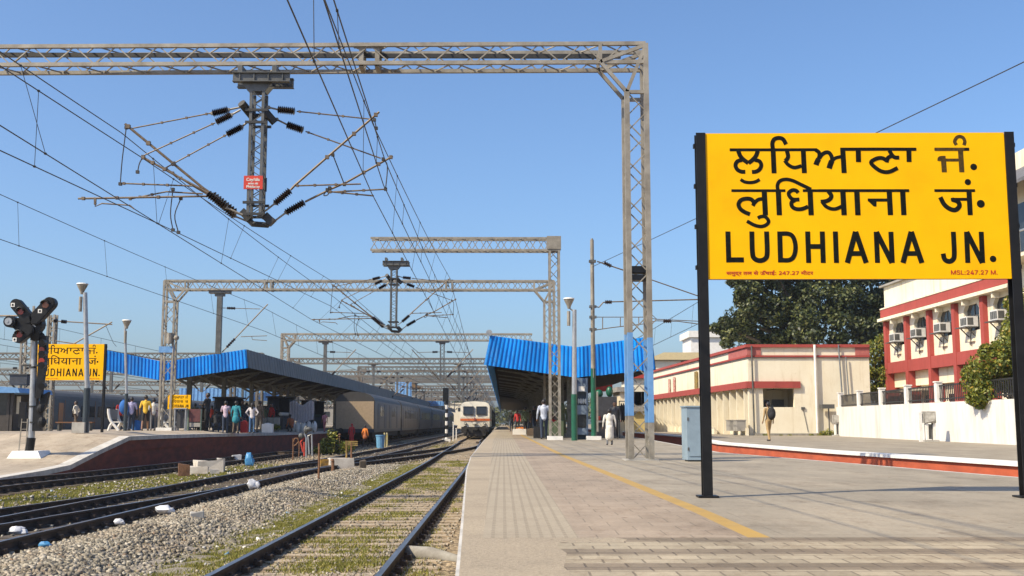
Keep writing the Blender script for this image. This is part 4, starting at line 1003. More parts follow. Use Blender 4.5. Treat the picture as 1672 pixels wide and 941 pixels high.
# ---------------------------------------------------------------- canopies
def corrugated(m, top, bot, n, depth=0.035, normal=(0,-1,0), wob=0.0, off=0.0):
    """ribbed sheet between two polylines given as functions of t in 0..1"""
    nv = Vector(normal); rows = 5; pts = []
    for i in range(n):
        for fr, d in ((0,0),(0.18,0),(0.28,1),(0.62,1),(0.72,0)):
            pts.append(((i+fr)/n, d))
    pts.append((1.0, 0)); b = len(m.v); k = len(pts)
    wv = [random.uniform(-1,1)*wob for _ in range(n+1)]
    for j in range(2):
        for r in range(rows):
            s_ = r/(rows-1)
            for t_, d in pts:
                p = Vector(top(t_)).lerp(Vector(bot(t_)), s_)
                a = wv[min(n,int(t_*n))]
                p = p + nv*(d*depth + math.sin(s_*3.0+a*5)*a*0.3 - j*0.012) + Vector((0,0,a*0.4*s_))
                m.v.append(tuple(p))
    q = k*rows
    for r in range(rows-1):
        for i in range(k-1):
            a = b+r*k+i; m.f.append((a,a+1,a+k+1,a+k)); m.m.append(m.mi)
            a += q; m.f.append((a,a+k,a+k+1,a+1)); m.m.append(m.mi)
def canopy(label, Y0, Y1, xl, xv, xr, zl, zv, zr, hl, hv, hr, tilt_l, side_mat_l, side_mat_r, colx, colys, colmat, zfl, nribs, wl=0.0, wr=0.02, name='platform_canopy'):
    t = thing(name, label, 'platform roof', (xv, Y0, 0), 'blue fronted butterfly platform roofs')
    th = .07
    # roof sheets
    for (xa, za, xb, zb2) in ((xl,zl,xv,zv),(xv,zv,xr,zr)):
        m = MB()
        vs = [(xa,Y0+.02,za-.06),(xb,Y0+.02,zb2-.06),(xb,Y1,zb2-.06),(xa,Y1,za-.06)]
        vs2 = [(x,y,z-th) for x,y,z in vs]
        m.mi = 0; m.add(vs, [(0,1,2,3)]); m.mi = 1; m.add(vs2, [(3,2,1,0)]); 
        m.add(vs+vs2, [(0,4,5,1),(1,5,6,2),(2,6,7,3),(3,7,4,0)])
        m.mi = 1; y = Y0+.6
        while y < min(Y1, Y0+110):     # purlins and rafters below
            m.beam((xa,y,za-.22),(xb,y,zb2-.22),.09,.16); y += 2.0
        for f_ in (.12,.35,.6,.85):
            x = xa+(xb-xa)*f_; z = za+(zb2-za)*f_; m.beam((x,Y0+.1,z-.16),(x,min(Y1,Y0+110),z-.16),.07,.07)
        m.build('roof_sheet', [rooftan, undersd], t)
    # front fascia
    for (xa, za, ha, xb, zb2, hb, wob, tl, nr) in ((xl,zl,hl,xv,zv,hv,wl,tilt_l,nribs[0]),(xv,zv,hv,xr,zr,hr,wr,0,nribs[1])):
        m = MB(); tlb = tl
        corrugated(m, lambda s_: (xa+(xb-xa)*s_, Y0, za+(zb2-za)*s_), lambda s_: (xa+(xb-xa)*s_+tlb*(1-s_)+(.0 if tlb else 0.12*s_), Y0-.02, za-ha+((zb2-hb)-(za-ha))*s_), nr, .045, (0,-1,0), wob)
        m.build('front_fascia', blues, t)
    for x, z, hh, sm, sg in ((xl,zl,hl,side_mat_l,-1),(xr,zr,hr,side_mat_r,1)):
        L = Y1-Y0; m = MB(); nr = int(min(L,140)/.42)
        corrugated(m, lambda s_: (x,Y0+.02+L*s_,z), lambda s_: (x+sg*.16,Y0+.02+L*s_,z-hh), nr, .03, (sg,0,0), .006)
        m.build('side_fascia', sm, t)
    # valley columns with brackets
    for y in colys:
        m = MB(); zf = zfl
        m.box(colx-.13,colx+.13,y-.13,y+.13,zf,zv-.35); m.box(colx-.2,colx+.2,y-.2,y+.2,zf,zf+.12)
        m.mi = 0
        m.beam((colx,y,zv-1.1),(colx+(xl-colx)*.55,y,zv+(zl-zv)*.55-.28),.12,.14); m.beam((colx,y,zv-1.1),(colx+(xr-colx)*.55,y,zv+(zr-zv)*.55-.28),.12,.14)
        m.beam((xl+.2,y,zl-.3),(xv,y,zv-.35),.1,.16); m.beam((xv,y,zv-.35),(xr-.2,y,zr-.3),.1,.16)
        m.build('column', colmat, t)
    return t
colmat = mat('dull column paint', (0.20,0.21,0.19), (0.13,0.13,0.12), 0.7)
YCR = 52.0
rx0 = D(800.5,548,YCR); rxv = D(942,567,YCR); rx1 = D(1056,549,YCR)
canopy('blue corrugated butterfly roof over the main platform, right of the locomotive', YCR, 320, rx0.x, rxv.x, rx1.x+.25, rx0.z, rxv.z, rx1.z, rx0.z-D(791,596,YCR).z, rxv.z-D(942,617,YCR).z, rx1.z-D(1056,603,YCR).z+.02, -.30, blues, greysheet,
       3.4, list(np.arange(57,150,7.5)), colmat, 0.0, (22,20), .006, .05)
YCL = 60.0
lx0 = D(130,563,YCL); lxv = D(268,591,YCL); lx1 = D(402,570.5,YCL)
canopy('blue and grey butterfly roof over the left island platform, beside the dark coaches', YCL, 320, lx0.x, lxv.x, lx1.x, lx0.z, lxv.z, lx1.z, lx0.z-D(130,597,YCL).z, lxv.z-D(268,622,YCL).z, lx1.z-D(404,601,YCL).z, .05, greysheet, greysheet,
       -18.4, list(np.arange(65,150,8.0)), colmat, 0.25, (24,24), .012, .012)
# loudspeaker on the peak of the right roof
t = thing('loudspeaker', 'small grey loudspeaker on the left peak of the right blue roof', 'loudspeaker', (rx0.x-.05,YCR-.05,rx0.z))
m = MB(); m.tube([(rx0.x-.05,YCR-.12,rx0.z+.12),(rx0.x-.05,YCR+.2,rx0.z+.12)],[.15,.07],10); m.build('horn', alu, t)
m = MB(); m.beam((rx0.x-.05,YCR+.1,rx0.z-.02),(rx0.x-.05,YCR+.1,rx0.z+.1),.04); m.build('bracket', blackm, t)
# farther blue roofs beyond
for (x0,x1,Y,zb,zt,lab) in ((D(645,630,180).x,D(672,640,180).x,180,D(650,648,180).z,D(650,624,180).z,'bright blue sheet shed roof above the dark coaches, mid distance'),
                            (D(668,660,210).x,D(725,660,210).x,210,D(700,663,210).z,D(700,655,210).z,'small far blue canopy just left of the locomotive'),
                            (D(318,660,140).x-2,D(455,660,140).x,140,D(380,655,140).z,D(380,634,140).z,'blue sheet roof glimpsed through the left platform under its roof')):
    t = thing('distant_shed', lab, 'shed', ((x0+x1)/2,Y,0.0)); m = MB()
    corrugated(m, lambda s_: (x0+(x1-x0)*s_,Y,zt), lambda s_: (x0+(x1-x0)*s_,Y-.05,zb), max(5,int((x1-x0)/.5)), .06, (0,-1,0)); m.build('fascia', blues2, t)
    m = MB(); m.box(x0,x1,Y+.05,Y+30,zt-.15,zt-.05); m.build('roof', rooftan, t)
    m = MB()
    for x in np.linspace(x0+.3,x1-.3,max(2,int((x1-x0)/4))):
        m.box(x-.15,x+.15,Y+2,Y+2.3,-1,zt-.15)
    m.build('posts', steel_dark, t)
# ---------------------------------------------------------------- trains
def coach_profile(hw, hb, ht, rise, n=9):
    pts = [(-hw,hb),(-hw,ht)]
    for i in range(1,n): a = PI - PI*i/n; pts.append((hw*math.cos(a)*1.0, ht+rise*math.sin(a)))
    return pts + [(hw,ht),(hw,hb)]
def coach(label, X, Y, body, roofm, group, win=True, L=22.0, dark=None):
    t = thing('railway_coach', label, 'railway coach', (X,Y,ZR), group); hw = 1.52; zf = ZR+1.05; ht = ZR+3.25
    pr = coach_profile(hw, zf, ht, .72); m = MB(); n = len(pr)
    vs = [(X+u,Y,z) for u,z in pr]+[(X+u,Y+L,z) for u,z in pr]
    m.add(vs, [tuple(range(n)),tuple(range(n,2*n))[::-1]])
    for i in range(n):
        j = (i+1)%n; m.mi = 1 if 1 <= i < n-2 else 0; m.add([vs[i],vs[j],vs[n+j],vs[n+i]], [(0,1,2,3)])
    m.build('body', [body, roofm], t, smooth=True)
    m = MB(); m.box(X-hw-.005,X+hw+.005,Y-.005,Y+L+.005,zf-.22,zf-.002); m.build('sole_bar', dark or coachdark, t)
    m = MB(); m.box(X-1.3,X+1.3,Y+.8,Y+L-.8,ZR+.45,zf-.23); m.box(X-1.0,X+1.0,Y+6,Y+13,ZR+.25,ZR+.5)
    for yb in (Y+3.5,Y+L-3.5):
        m.box(X-1.25,X+1.25,yb-1.7,yb+1.7,ZR+.35,ZR+.75)
    m.build('underframe', under, t)
    for yb in (Y+3.5,Y+L-3.5):
        m = MB()
        for yy in (yb-1.25,yb+1.25):
            for sg in (-1,1): m.tube([(X+sg*(G2-.07),yy,ZR+.457),(X+sg*(G2+.07),yy,ZR+.457)],.457,18)
        m.build('wheelset', under, t)
    if win:
        xs_ = (X+hw,)
        for xw in xs_:
            nwin = 9; y0 = Y+3.2; stp = (L-6.4)/nwin
            for k in range(nwin):
                m = MB(); m.box(xw-.02,xw+.012,y0+k*stp+.3,y0+(k+1)*stp-.3,ZR+2.0,ZR+2.85); w_ = m.build('window', glass, t)
            for yy in (Y+1.0,Y+L-1.9):
                m = MB(); m.box(xw-.02,xw+.015,yy,yy+.85,zf+.05,ZR+3.0); m.build('door', dark or coachdark, t)
        m = MB(); 
        for k in range(12): m.beam((X+hw+.004,Y+.1+k*2,zf),(X+hw+.004,Y+.1+k*2,ht),.03,.03)
        m.build('body_seam', dark or coachdark, t)
    if win:
        m = MB(); m.box(X-.55,X+.55,Y-.32,Y+.02,zf,ZR+3.1); m.build('gangway', dark or coachdark, t)
    m = MB()
    for sg in (-1,1): m.tube([(X+sg*.98,Y-.6,zf-.1),(X+sg*.98,Y,zf-.1)],.1,8); m.tube([(X+sg*.98,Y-.64,zf-.1),(X+sg*.98,Y-.6,zf-.1)],.22,12)
    m.build('buffer', under, t)
    return t
XL = -11.5
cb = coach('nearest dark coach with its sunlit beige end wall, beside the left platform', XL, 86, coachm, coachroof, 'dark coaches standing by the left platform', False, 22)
# end wall details and side windows of the first vehicle (parcel van)
m = MB(); m.box(XL-1.46,XL+1.46,86-.03,85.995,ZR+1.1,ZR+3.22); m.build('end_panel', mat('sunlit end wall beige',(0.40,0.29,0.18),(0.33,0.24,0.15),.6), cb)  # paler than the body: sunlight on the coach end put into the colour
for y0, y1 in ((88.2,89.6),(93,95),(97,99),(103.5,105)):
    m = MB(); m.box(XL+1.5,XL+1.535,y0,y1,ZR+1.1,ZR+3.1); m.build('door', coachdark, cb)
for y0 in (90.2,91.5,100,101.5): 
    m = MB(); m.box(XL+1.5,XL+1.53,y0,y0+.8,ZR+2.1,ZR+2.9); m.build('window', glass, cb)
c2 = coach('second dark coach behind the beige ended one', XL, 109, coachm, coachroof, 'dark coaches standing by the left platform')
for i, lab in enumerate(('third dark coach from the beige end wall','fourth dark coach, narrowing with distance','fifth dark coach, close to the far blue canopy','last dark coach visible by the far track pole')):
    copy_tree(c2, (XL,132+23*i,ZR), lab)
# blue coaches in the yard
cy = coach('blue coach glimpsed under the far left name board', -33.5, 79, coachblue, coachroof, 'blue coaches in the left yard', True, 22, mat('orange band',(0.35,0.17,0.07),(0.28,0.14,0.06),.6))
for i, lab in enumerate(('second blue coach, behind the people in blue and yellow shirts','third blue coach behind the left roof columns','fourth blue coach deep behind the left platform')):
    copy_tree(cy, (-33.5,102+23*i,ZR), lab)
# locomotive
XE, YE = -3.03, 118.0
t = thing('electric_locomotive', 'cream electric locomotive with an orange band, facing the camera', 'locomotive', (XE,YE,ZR))
hw = 1.55; zf = ZR+1.15; L = 20
pr = [(-hw,zf),(-hw,ZR+3.35),(-hw+.12,ZR+3.6),(-hw+.45,ZR+3.78),(0,ZR+3.86),(hw-.45,ZR+3.78),(hw-.12,ZR+3.6),(hw,ZR+3.35),(hw,zf)]
m = MB(); n = len(pr)
def fr(u, z): # raked front: upper part leans back
    return YE + max(0, (z-(ZR+2.2)))*.22 + abs(u)*.06
vs = [(XE+u,fr(u,z),z) for u,z in pr]+[(XE+u,YE+L,z) for u,z in pr]
cvs = (XE,fr(0,ZR+2.2),ZR+2.2)
mid = [(XE-hw,fr(hw,ZR+2.2),ZR+2.2),(XE+hw,fr(hw,ZR+2.2),ZR+2.2)]
m.add(vs[:1]+[mid[0]]+vs[1:n-1]+[mid[1]]+vs[n-1:n], [(0,1,n,n+1),tuple(range(1,n+1))])
m.add(vs, [tuple(range(n,2*n))[::-1]]+[(i,(i+1)%n,n+(i+1)%n,n+i) for i in range(n)]); m.build('body', lococream, t)
m = MB(); zb0, zb1 = ZR+1.78, ZR+2.02
m.add([(XE-hw-.01,YE+hw*.06-.02,zb0),(XE,YE-.02,zb0),(XE+hw+.01,YE+hw*.06-.02,zb0),(XE+hw+.01,YE+hw*.06-.02,zb1),(XE,YE-.02,zb1),(XE-hw-.01,YE+hw*.06-.02,zb1)],[(0,1,4,5),(1,2,3,4)])
m.box(XE-hw-.012,XE-hw+.02,YE+.1,YE+L,zb0,zb1); m.box(XE+hw-.02,XE+hw+.012,YE+.1,YE+L,zb0,zb1); m.build('orange_band', locoorange, t)
for sg in (-1,1):
    def wp(u,z,o): return (XE+u, fr(u,z)-o, z)
    m = MB(); a, b = (sg*.16, sg*1.22); z0, z1 = ZR+2.45, ZR+3.28
    m.prism([wp(a,z0,.05),wp(b,z0,.05),wp(b,z1,.05),wp(a,z1,.05)], (0,.08,0)); ws = m.build('windscreen', glass, t)
    m = MB()
    for (u0,zz0,u1,zz1) in ((a,z0,b,z0),(b,z0,b,z1),(b,z1,a,z1),(a,z1,a,z0)): m.beam(wp(u0,zz0,.06),wp(u1,zz1,.06),.07)
    m.build('windscreen_frame', blackm, ws)
    m = MB(); m.tube([(XE+sg*1.02,YE-.06,ZR+1.52),(XE+sg*1.02,YE+.2,ZR+1.52)],.14,12); hl = m.build('headlight', blackm, t)
    m = MB(); m.tube([(XE+sg*1.02,YE-.075,ZR+1.52),(XE+sg*1.02,YE-.06,ZR+1.52)],.1,12); m.build('lens', lampglass, hl)
    m = MB(); m.tube([(XE+sg*.98,YE-.65,ZR+1.05),(XE+sg*.98,YE,ZR+1.05)],.11,8); m.tube([(XE+sg*.98,YE-.69,ZR+1.05),(XE+sg*.98,YE-.64,ZR+1.05)],.24,14); m.build('buffer', under, t)
m = MB(); m.ellipsoid((XE,YE-.06,ZR+1.5),(.28,.1,.13)); m.build('coupler_light', lampglass, t)
m = MB(); m.tube([(XE,YE-.08,ZR+1.95),(XE,YE+.1,ZR+1.95)],.12,10); m.build('number_plate', maroon, t)
m = MB(); m.box(XE-1.45,XE+1.45,YE+.05,YE+L,ZR+.5,zf-.003); m.box(XE-1.2,XE+1.2,YE-.25,YE+.1,ZR+.18,ZR+.62); m.box(XE-.3,XE+.3,YE-.55,YE,ZR+.8,ZR+1.1)
for k in range(6): m.beam((XE-1.1+k*.44,YE-.28,ZR+.2),(XE-.9+k*.36,YE-.3,ZR+.75),.06)
m.build('underframe', under, t)
m = MB()
for yy in (YE+2,YE+4,YE+6,YE+14,YE+16,YE+18):
    for sg in (-1,1): m.tube([(XE+sg*(G2-.07),yy,ZR+.55),(XE+sg*(G2+.07),yy,ZR+.55)],.55,18)
m.build('wheelset', under, t)
m = MB(); zt = ZR+3.86; m.beam((XE-.5,YE+4,zt+.1),(XE,YE+5.5,zt+.75),.05); m.beam((XE+.5,YE+4,zt+.1),(XE,YE+5.5,zt+.75),.05); m.beam((XE,YE+5.5,zt+.75),(XE,YE+4,zt+1.3),.05); m.beam((XE-.7,YE+4,zt+1.32),(XE+.7,YE+4,zt+1.32),.07); m.box(XE-.6,XE+.6,YE+3.2,YE+6,zt-.05,zt+.12)
m.build('pantograph', steel_dark, t)
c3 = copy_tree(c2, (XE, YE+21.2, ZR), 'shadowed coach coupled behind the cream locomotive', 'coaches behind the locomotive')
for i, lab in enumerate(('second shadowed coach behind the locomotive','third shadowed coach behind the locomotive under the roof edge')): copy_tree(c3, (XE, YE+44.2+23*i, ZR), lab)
# ---------------------------------------------------------------- railway signal on the ramp
YS = 39.5; ps = D(48,748,YS); zb = zleft(ps.x,YS)
t = thing('railway_signal', 'railway signal with black crossed light arms on a grey post, far left platform ramp', 'railway signal', (ps.x,YS,zb))
def w(px, py, dy=0.0): 
    p = D(px,py,YS); return Vector((p.x,YS+dy,p.z))
m = MB(); m.prism([(ps.x-.6,YS-.5,zb-.1),(ps.x+.62,YS-.5,zb-.1),(ps.x+.45,YS-.4,zb+.18),(ps.x-.45,YS-.4,zb+.18)],(0,1,0)); m.build('concrete_base', whitepaint, t)
q0 = w(47,741); q1 = w(51,715); q2 = w(57,556)
m = MB(); m.tube([q0,q1],.155,14); m.box(ps.x-.33,ps.x+.33,YS-.3,YS+.3,q0.z-.02,q0.z+.05); m.build('black_pole_base', blackpaint, t)
m = MB(); m.tube([q1,q2,w(57.5,548)],[.12,.105,.1],14); m.build('post', alu, t)
m = MB()
for py in (600,664,690): a = w(54,py); m.tube([(a.x,YS,a.z-.03),(a.x,YS,a.z+.03)],.135,12)
a = w(38,597); b = w(68,597); m.beam((a.x,YS-.05,a.z),(b.x,YS-.05,b.z),.09,.07); m.build('pole_band', blackm, t)
hub = w(57,530,-.12); m = MB(); m.tube([(hub.x,YS-.25,hub.z),(hub.x,YS+.1,hub.z)],.36,16); m.beam(w(62,541,-.1),w(60,556,-.05),.3); m.ellipsoid(w(66,549),(.16,.14,.14)); m.build('hub', blackpaint, t)
def stadium(m, a, b, r, y0, y1, n=8):
    a = Vector(a); b = Vector(b); d = (b-a); an = math.atan2(d.z,d.x); pts = []
    for i in range(n+1): tt = an+PI/2+PI*i/n; pts.append((a.x+r*math.cos(tt),y0,a.z+r*math.sin(tt)))
    for i in range(n+1): tt = an-PI/2+PI*i/n; pts.append((b.x+r*math.cos(tt),y0,b.z+r*math.sin(tt)))
    m.prism(pts, (0,y1-y0,0))
lensr = mat('unlit red lens',(0.32,0.03,0.015),(0.25,0.02,0.01),.15); lenso = mat('unlit amber lens',(0.30,0.09,0.03),(0.25,0.07,0.02),.15)
for (x0,y0,x1,y1,r,lx,ly,lm,ix,iy) in ((33,499,52,522,.20,42,511,lensr,29,500),(87,497,64,522,.22,82,500,lenso,73,510),(37,552,52,540,.21,40,548,lensr,32,556)):
    m = MB(); stadium(m, w(x0,y0), w(x1,y1), r, YS-.38, YS-.12); stadium(m, w(x0,y0), w(x1,y1), r*.82, YS-.40, YS-.38); ar = m.build('light_arm', blackpaint, t)
    m = MB(); c = w(lx,ly); m.tube([(c.x,YS-.42,c.z),(c.x,YS-.40,c.z)],r*.52,14); m.build('lens', lm, ar)
    m = MB(); pts = [(c.x+r*.62*math.cos(a_),YS-.41,c.z+r*.62*math.sin(a_)) for a_ in np.linspace(.1*PI,.9*PI,8)]; m.tube(pts,.02,6); m.tube([(p[0],p[1]-.12,p[2]+.02) for p in pts],.02,6)
    for p in pts: m.beam(p,(p[0],p[1]-.12,p[2]+.02),.05)
    m.build('hood', blackpaint, ar)
    m = MB(); c = w(ix,iy); m.box(c.x-.07,c.x+.07,YS-.412,YS-.402,c.z-.07,c.z+.07); pl = m.build('route_marker', whitepaint, ar)
    m = MB(); m.box(c.x-.03,c.x+.03,YS-.418,YS-.413,c.z-.035,c.z+.035); m.build('marker_square', blackpaint, pl)
m = MB(); c = w(24,527); m.tube([(c.x,YS-.45,c.z),(c.x,YS-.05,c.z)],.21,16); c2_ = w(37,531); m.tube([(c2_.x,YS-.3,c2_.z),(c2_.x,YS+.05,c2_.z)],.24,16); dr = m.build('drum_light', blackpaint, t)
m = MB(); m.tube([(c.x,YS-.52,c.z),(c.x,YS-.44,c.z)],.13,14); m.tube([(c.x-.03,YS-.535,c.z),(c.x-.03,YS-.52,c.z)],.05,10); m.build('drum_cap', alu, dr)
m = MB(); 
for a,b in (((51,533),(61,523)),((51,523),(63,535))): m.beam(w(*a,-.27),w(*b,-.27),.05,.04)
m.build('hub_cross', whitepaint, t)
m = MB(); a = w(71,560); b = w(72,648); m.box(a.x-.12,a.x+.12,YS-.1,YS+.16,w(71,606).z,a.z+.25); m.prism([(a.x-.12,YS-.1,w(71,606).z),(a.x+.12,YS-.1,w(71,606).z),(a.x+.04,YS-.1,w(71,650).z),(a.x-.16,YS-.1,w(71,650).z)],(0,.2,0))
m.prism([(a.x-.1,YS-.08,w(71,568).z),(a.x+.16,YS-.08,w(71,572).z),(a.x+.1,YS-.08,w(71,552).z),(a.x-.06,YS-.08,w(71,549).z)],(0,.2,0))
for py in (560,578,596,630):
    c = w(75,py); m.tube([(c.x,YS-.12,c.z),(c.x+.05,YS-.5,c.z-.04)],[.10,.12],12)
m.prism([tuple(w(64,648)),tuple(w(79,640)),tuple(w(74,662)),tuple(w(69,672))],(0,.2,0)); m.box(a.x-.2,a.x+.1,YS-.1,YS+.1,w(70,676).z-.6,w(70,664).z); hd = m.build('signal_head', blackpaint, t)
m = MB()
for py in (572,590): c = w(70,py); m.tube([(c.x,YS-.13,c.z),(c.x,YS-.115,c.z)],.11,12)
m.build('lens', lensr, hd)
m = MB(); c = w(68,690); m.ellipsoid((c.x+.05,YS-.1,c.z),(.15,.14,.2)); m.ellipsoid((w(68,672).x,YS-.1,w(68,668).z),(.14,.12,.18)); m.build('signal_bell', blackpaint, t)
m = MB(); l0, l1 = w(31,752), w(43,752); 
for x0,y0,x1,y1 in ((31,752,38,684),(43,752,47,684)): m.beam(w(x0,y0,-.1),w(x1,y1,-.1),.03)
for k in range(6):
    f_ = (k+.5)/6; m.beam(w(31+7*f_,752-68*f_,-.1),w(43+4*f_,752-68*f_,-.1),.022)
m.build('ladder', steel, t)
m = MB(); c = w(38,680); m.box(c.x-.12,c.x+.1,YS-.1,YS+.05,c.z-.4,c.z+.5); m.build('relay_box', blackpaint, t)
# ---------------------------------------------------------------- lamps
def lamp(label, px, pybase, pytop, Y, zb, pygreen, lampx, lampy, lowmat, block=True, arm=True, r=.08):
    pt = D(px,pytop,Y); X = D(px,pybase,Y).x; t = thing('platform_lamp', label, 'lamp post', (X,Y,zb), 'platform lamp posts')
    zg = D(px,pygreen,Y).z; m = MB(); m.tube([(X,Y,zg),(pt.x,Y,pt.z)],[r,r*.85],12); m.build('pole', alu, t)
    m = MB(); m.tube([(X,Y,zb),(X,Y,zg)],r*1.25,12); m.build('pole_base', lowmat, t)
    if block:
        m = MB(); m.box(X-.45,X+.05,Y-.25,Y+.3,zb,zb+.42); m.build('footing', concrete, t)
    c = D(lampx,lampy,Y); m = MB(); m.tube([(c.x,Y,c.z-.34),(c.x,Y,c.z-.22),(c.x,Y,c.z),(c.x,Y,c.z+.06)],[.06,.09,.20,.21],14); hd = m.build('lamp_head', steel, t)
    m = MB(); m.tube([(c.x,Y,c.z+.06),(c.x,Y,c.z+.10),(c.x,Y,c.z+.12)],[.24,.22,.1],14); m.build('lamp_cap', whitepaint, hd)
    m = MB(); m.beam((c.x,Y,c.z-.3),(pt.x,Y,pt.z-.1),.05); m.tube([(c.x-.02,Y-.05,c.z-.45),(c.x-.02,Y-.05,c.z-1.05)],.07,8); m.build('lamp_bracket', steel, t)
    return t
lamp('grey lamp post standing in front of the far left name board', 139, 707, 478, 44.5, zleft(-17,44.5), 634, 134.5, 467, mat('dark lower pole',(0.03,0.045,0.055),(0.02,0.03,0.04),.5), r=.10)
lamp('slender lamp post behind the person with the blue bag', 204, 704, 530, 55, zleft(-19,55), 643, 207, 526, mat('dark lower pole',(0,0,0)), False, r=.07)
lamp('lamp post with green lower half beside the grey booth', 938, 719.5, 506, 45.3, 0.0, 644, 929, 491, greenp, False, r=.10)
# ---------------------------------------------------------------- single-storey cream building
BX, BY = 14.2, 64.0; BX2 = D(1421,640,BY).x; BYE = 97.0; HB = D(1222,563.5,BY).z
t = thing('station_building', 'low cream station building with maroon bands, beyond the bay platform', 'building', (BX,BY,0))
def zf_(py): return D(1222,py,BY).z
zc0, zc1 = zf_(634), zf_(623)
ox0, ox1 = D(1246,650,BY).x, D(1297,650,BY).x; oz0, oz1 = zf_(665), zf_(634.5)
XL0 = BX - 1.2     # far end of the long wall drifts left
def lw(y): return BX + (XL0-BX)*(y-BY)/(BYE-BY)
m = MB()
# front wall around the opening
for x0,x1,z0,z1 in ((BX,ox0,0,HB),(ox1,BX2,0,HB),(ox0,ox1,0,oz0),(ox0,ox1,oz1,HB)): m.box(x0,x1,BY,BY+.3,z0,z1)
# long wall: upper part solid, lower part set back behind fins
def quadwall(x0,y0,x1,y1,z0,z1,off=0.0): m.add([(x0+off,y0,z0),(x1+off,y1,z0),(x1+off,y1,z1),(x0+off,y0,z1)],[(0,1,2,3)])
quadwall(BX,BY,XL0,BYE,zc0,HB); quadwall(BX+.9,BY+.3,XL0+.9,BYE,0,zc0); m.add([(BX,BY+.3,zc0),(XL0,BYE,zc0),(XL0+.9,BYE,zc0),(BX+.9,BY+.3,zc0)],[(0,1,2,3)])
m.box(BX2-.3,BX2,BY+.3,BYE,0,HB); quadwall(XL0,BYE,BX2,BYE,0,HB)
m.box(BX,BX2,BY+.31,BYE,HB-.35,HB-.2)
m.build('wall', cream, t)
m = MB(); m.box(ox0-.2,ox1+.4,BY+2.6,BY+2.7,0,oz1+.4); m.box(ox0-.2,ox0-.1,BY+.3,BY+2.6,0,oz1+.4); m.box(ox1+.3,ox1+.4,BY+.3,BY+2.6,0,oz1+.4); m.box(ox0-.2,ox1+.4,BY+.3,BY+2.7,oz1+.3,oz1+.4); rm = m.build('room_interior', cream2, t)
m = MB(); a, b = D(1260,650,BY+2.5), D(1280,650,BY+2.5); m.box(a.x,b.x,BY+2.52,BY+2.59,0,zf_(651)); m.build('inner_door', mat('grey door',(0.2,0.19,0.17),(0.14,0.13,0.12)), rm)
m = MB(); a, b = D(1245,650,BY+2.5), D(1256,650,BY+2.5); m.box(a.x,b.x,BY+2.52,BY+2.59,0,zf_(652)); m.build('inner_door', glass, rm)
m = MB(); a = D(1263,639,BY+2); m.tube([(a.x,BY+2,oz1+.3),(a.x,BY+2,oz1+.0)],.03,6)
for k in range(3): m.beam((a.x,BY+2,oz1),(a.x+.55*math.cos(k*2.1),BY+2+.55*math.sin(k*2.1),oz1-.03),.12,.02)
m.build('ceiling_fan', blackm, rm)
def band(z0, z1, out, material, name, x1=None, y1=None):
    m = MB(); xe = BX2+.01 if x1 is None else x1; ye = BYE if y1 is None else y1; xl = lw(ye)
    m.add([(BX-out,BY-out,z0),(xe,BY-out,z0),(xe,BY-out,z1),(BX-out,BY-out,z1),(BX-out,BY+.05,z0),(xe,BY+.05,z0),(xe,BY+.05,z1),(BX-out,BY+.05,z1)],[(0,1,2,3),(3,2,6,7),(0,4,5,1),(1,5,6,2)])
    m.add([(BX-out,BY-out,z0),(xl-out,ye,z0),(xl-out,ye,z1),(BX-out,BY-out,z1),(BX+.05,BY-out,z0),(xl+.05,ye,z0),(xl+.05,ye,z1),(BX+.05,BY-out,z1)],[(0,1,2,3),(3,2,6,7),(0,4,5,1)])
    return m.build(name, material, t)
band(zf_(567.5), HB+.03, .14, maroon, 'parapet_coping'); band(zf_(583.5), zf_(580.5), .10, maroon, 'parapet_string'); band(zc0, zc1, .16, maroon, 'canopy_band', D(1306,630,BY).x)
band(zf_(585), zf_(583.8), .06, greybuild, 'drip_line')
for q, (x0,x1) in enumerate(((BX-.05,D(1242,570,BY).x),(D(1396,570,BY).x,BX2+.02))):
    m = MB(); m.box(x0,x1,BY-.05,BY-.004,zf_(580.3),zf_(567.7))
    if q == 0: m.add([(BX-.05,BY-.004,zf_(580.3)),(lw(BY+4.5)-.05,BY+4.5,zf_(580.3)),(lw(BY+4.5)-.05,BY+4.5,zf_(567.7)),(BX-.05,BY-.004,zf_(567.7))],[(0,1,2,3)])
    m.build('parapet_end_panel', mat('brick pink panel',(0.42,0.13,0.11),(0.33,0.09,0.08),.8), t)
# fins, dado, windows on the long side
y = BY+1.0; k = 0
while y < BYE-.5:
    x = lw(y); m = MB(); m.box(x-.02,x+.9,y,y+.14,0,zc0); m.build('fin', cream, t)
    if k % 2 == 0 and y < BYE-3:
        m = MB(); m.box(x+.86,x+.895,y+.3,y+1.5,.75,zc0-.25); m.build('window', glass, t)
    y += 1.75; k += 1
m = MB()
for y0,y1 in ((BY-.6,BY+4.0),(BY+7.5,BYE-.5)): m.box(lw(y0)-.35,lw(y0)-.2,y0,y1,0,.42)
m.build('dado_wall', cream, t)
for y0 in (BY-.4,BY+1.6): 
    m = MB(); x = BX-.8; m.box(x,x+.5,y0,y0+1.1,.25,.85); m.box(x-.03,x+.53,y0-.03,y0+1.13,.85,.9); m.build('cooler_unit', greybuild, t)
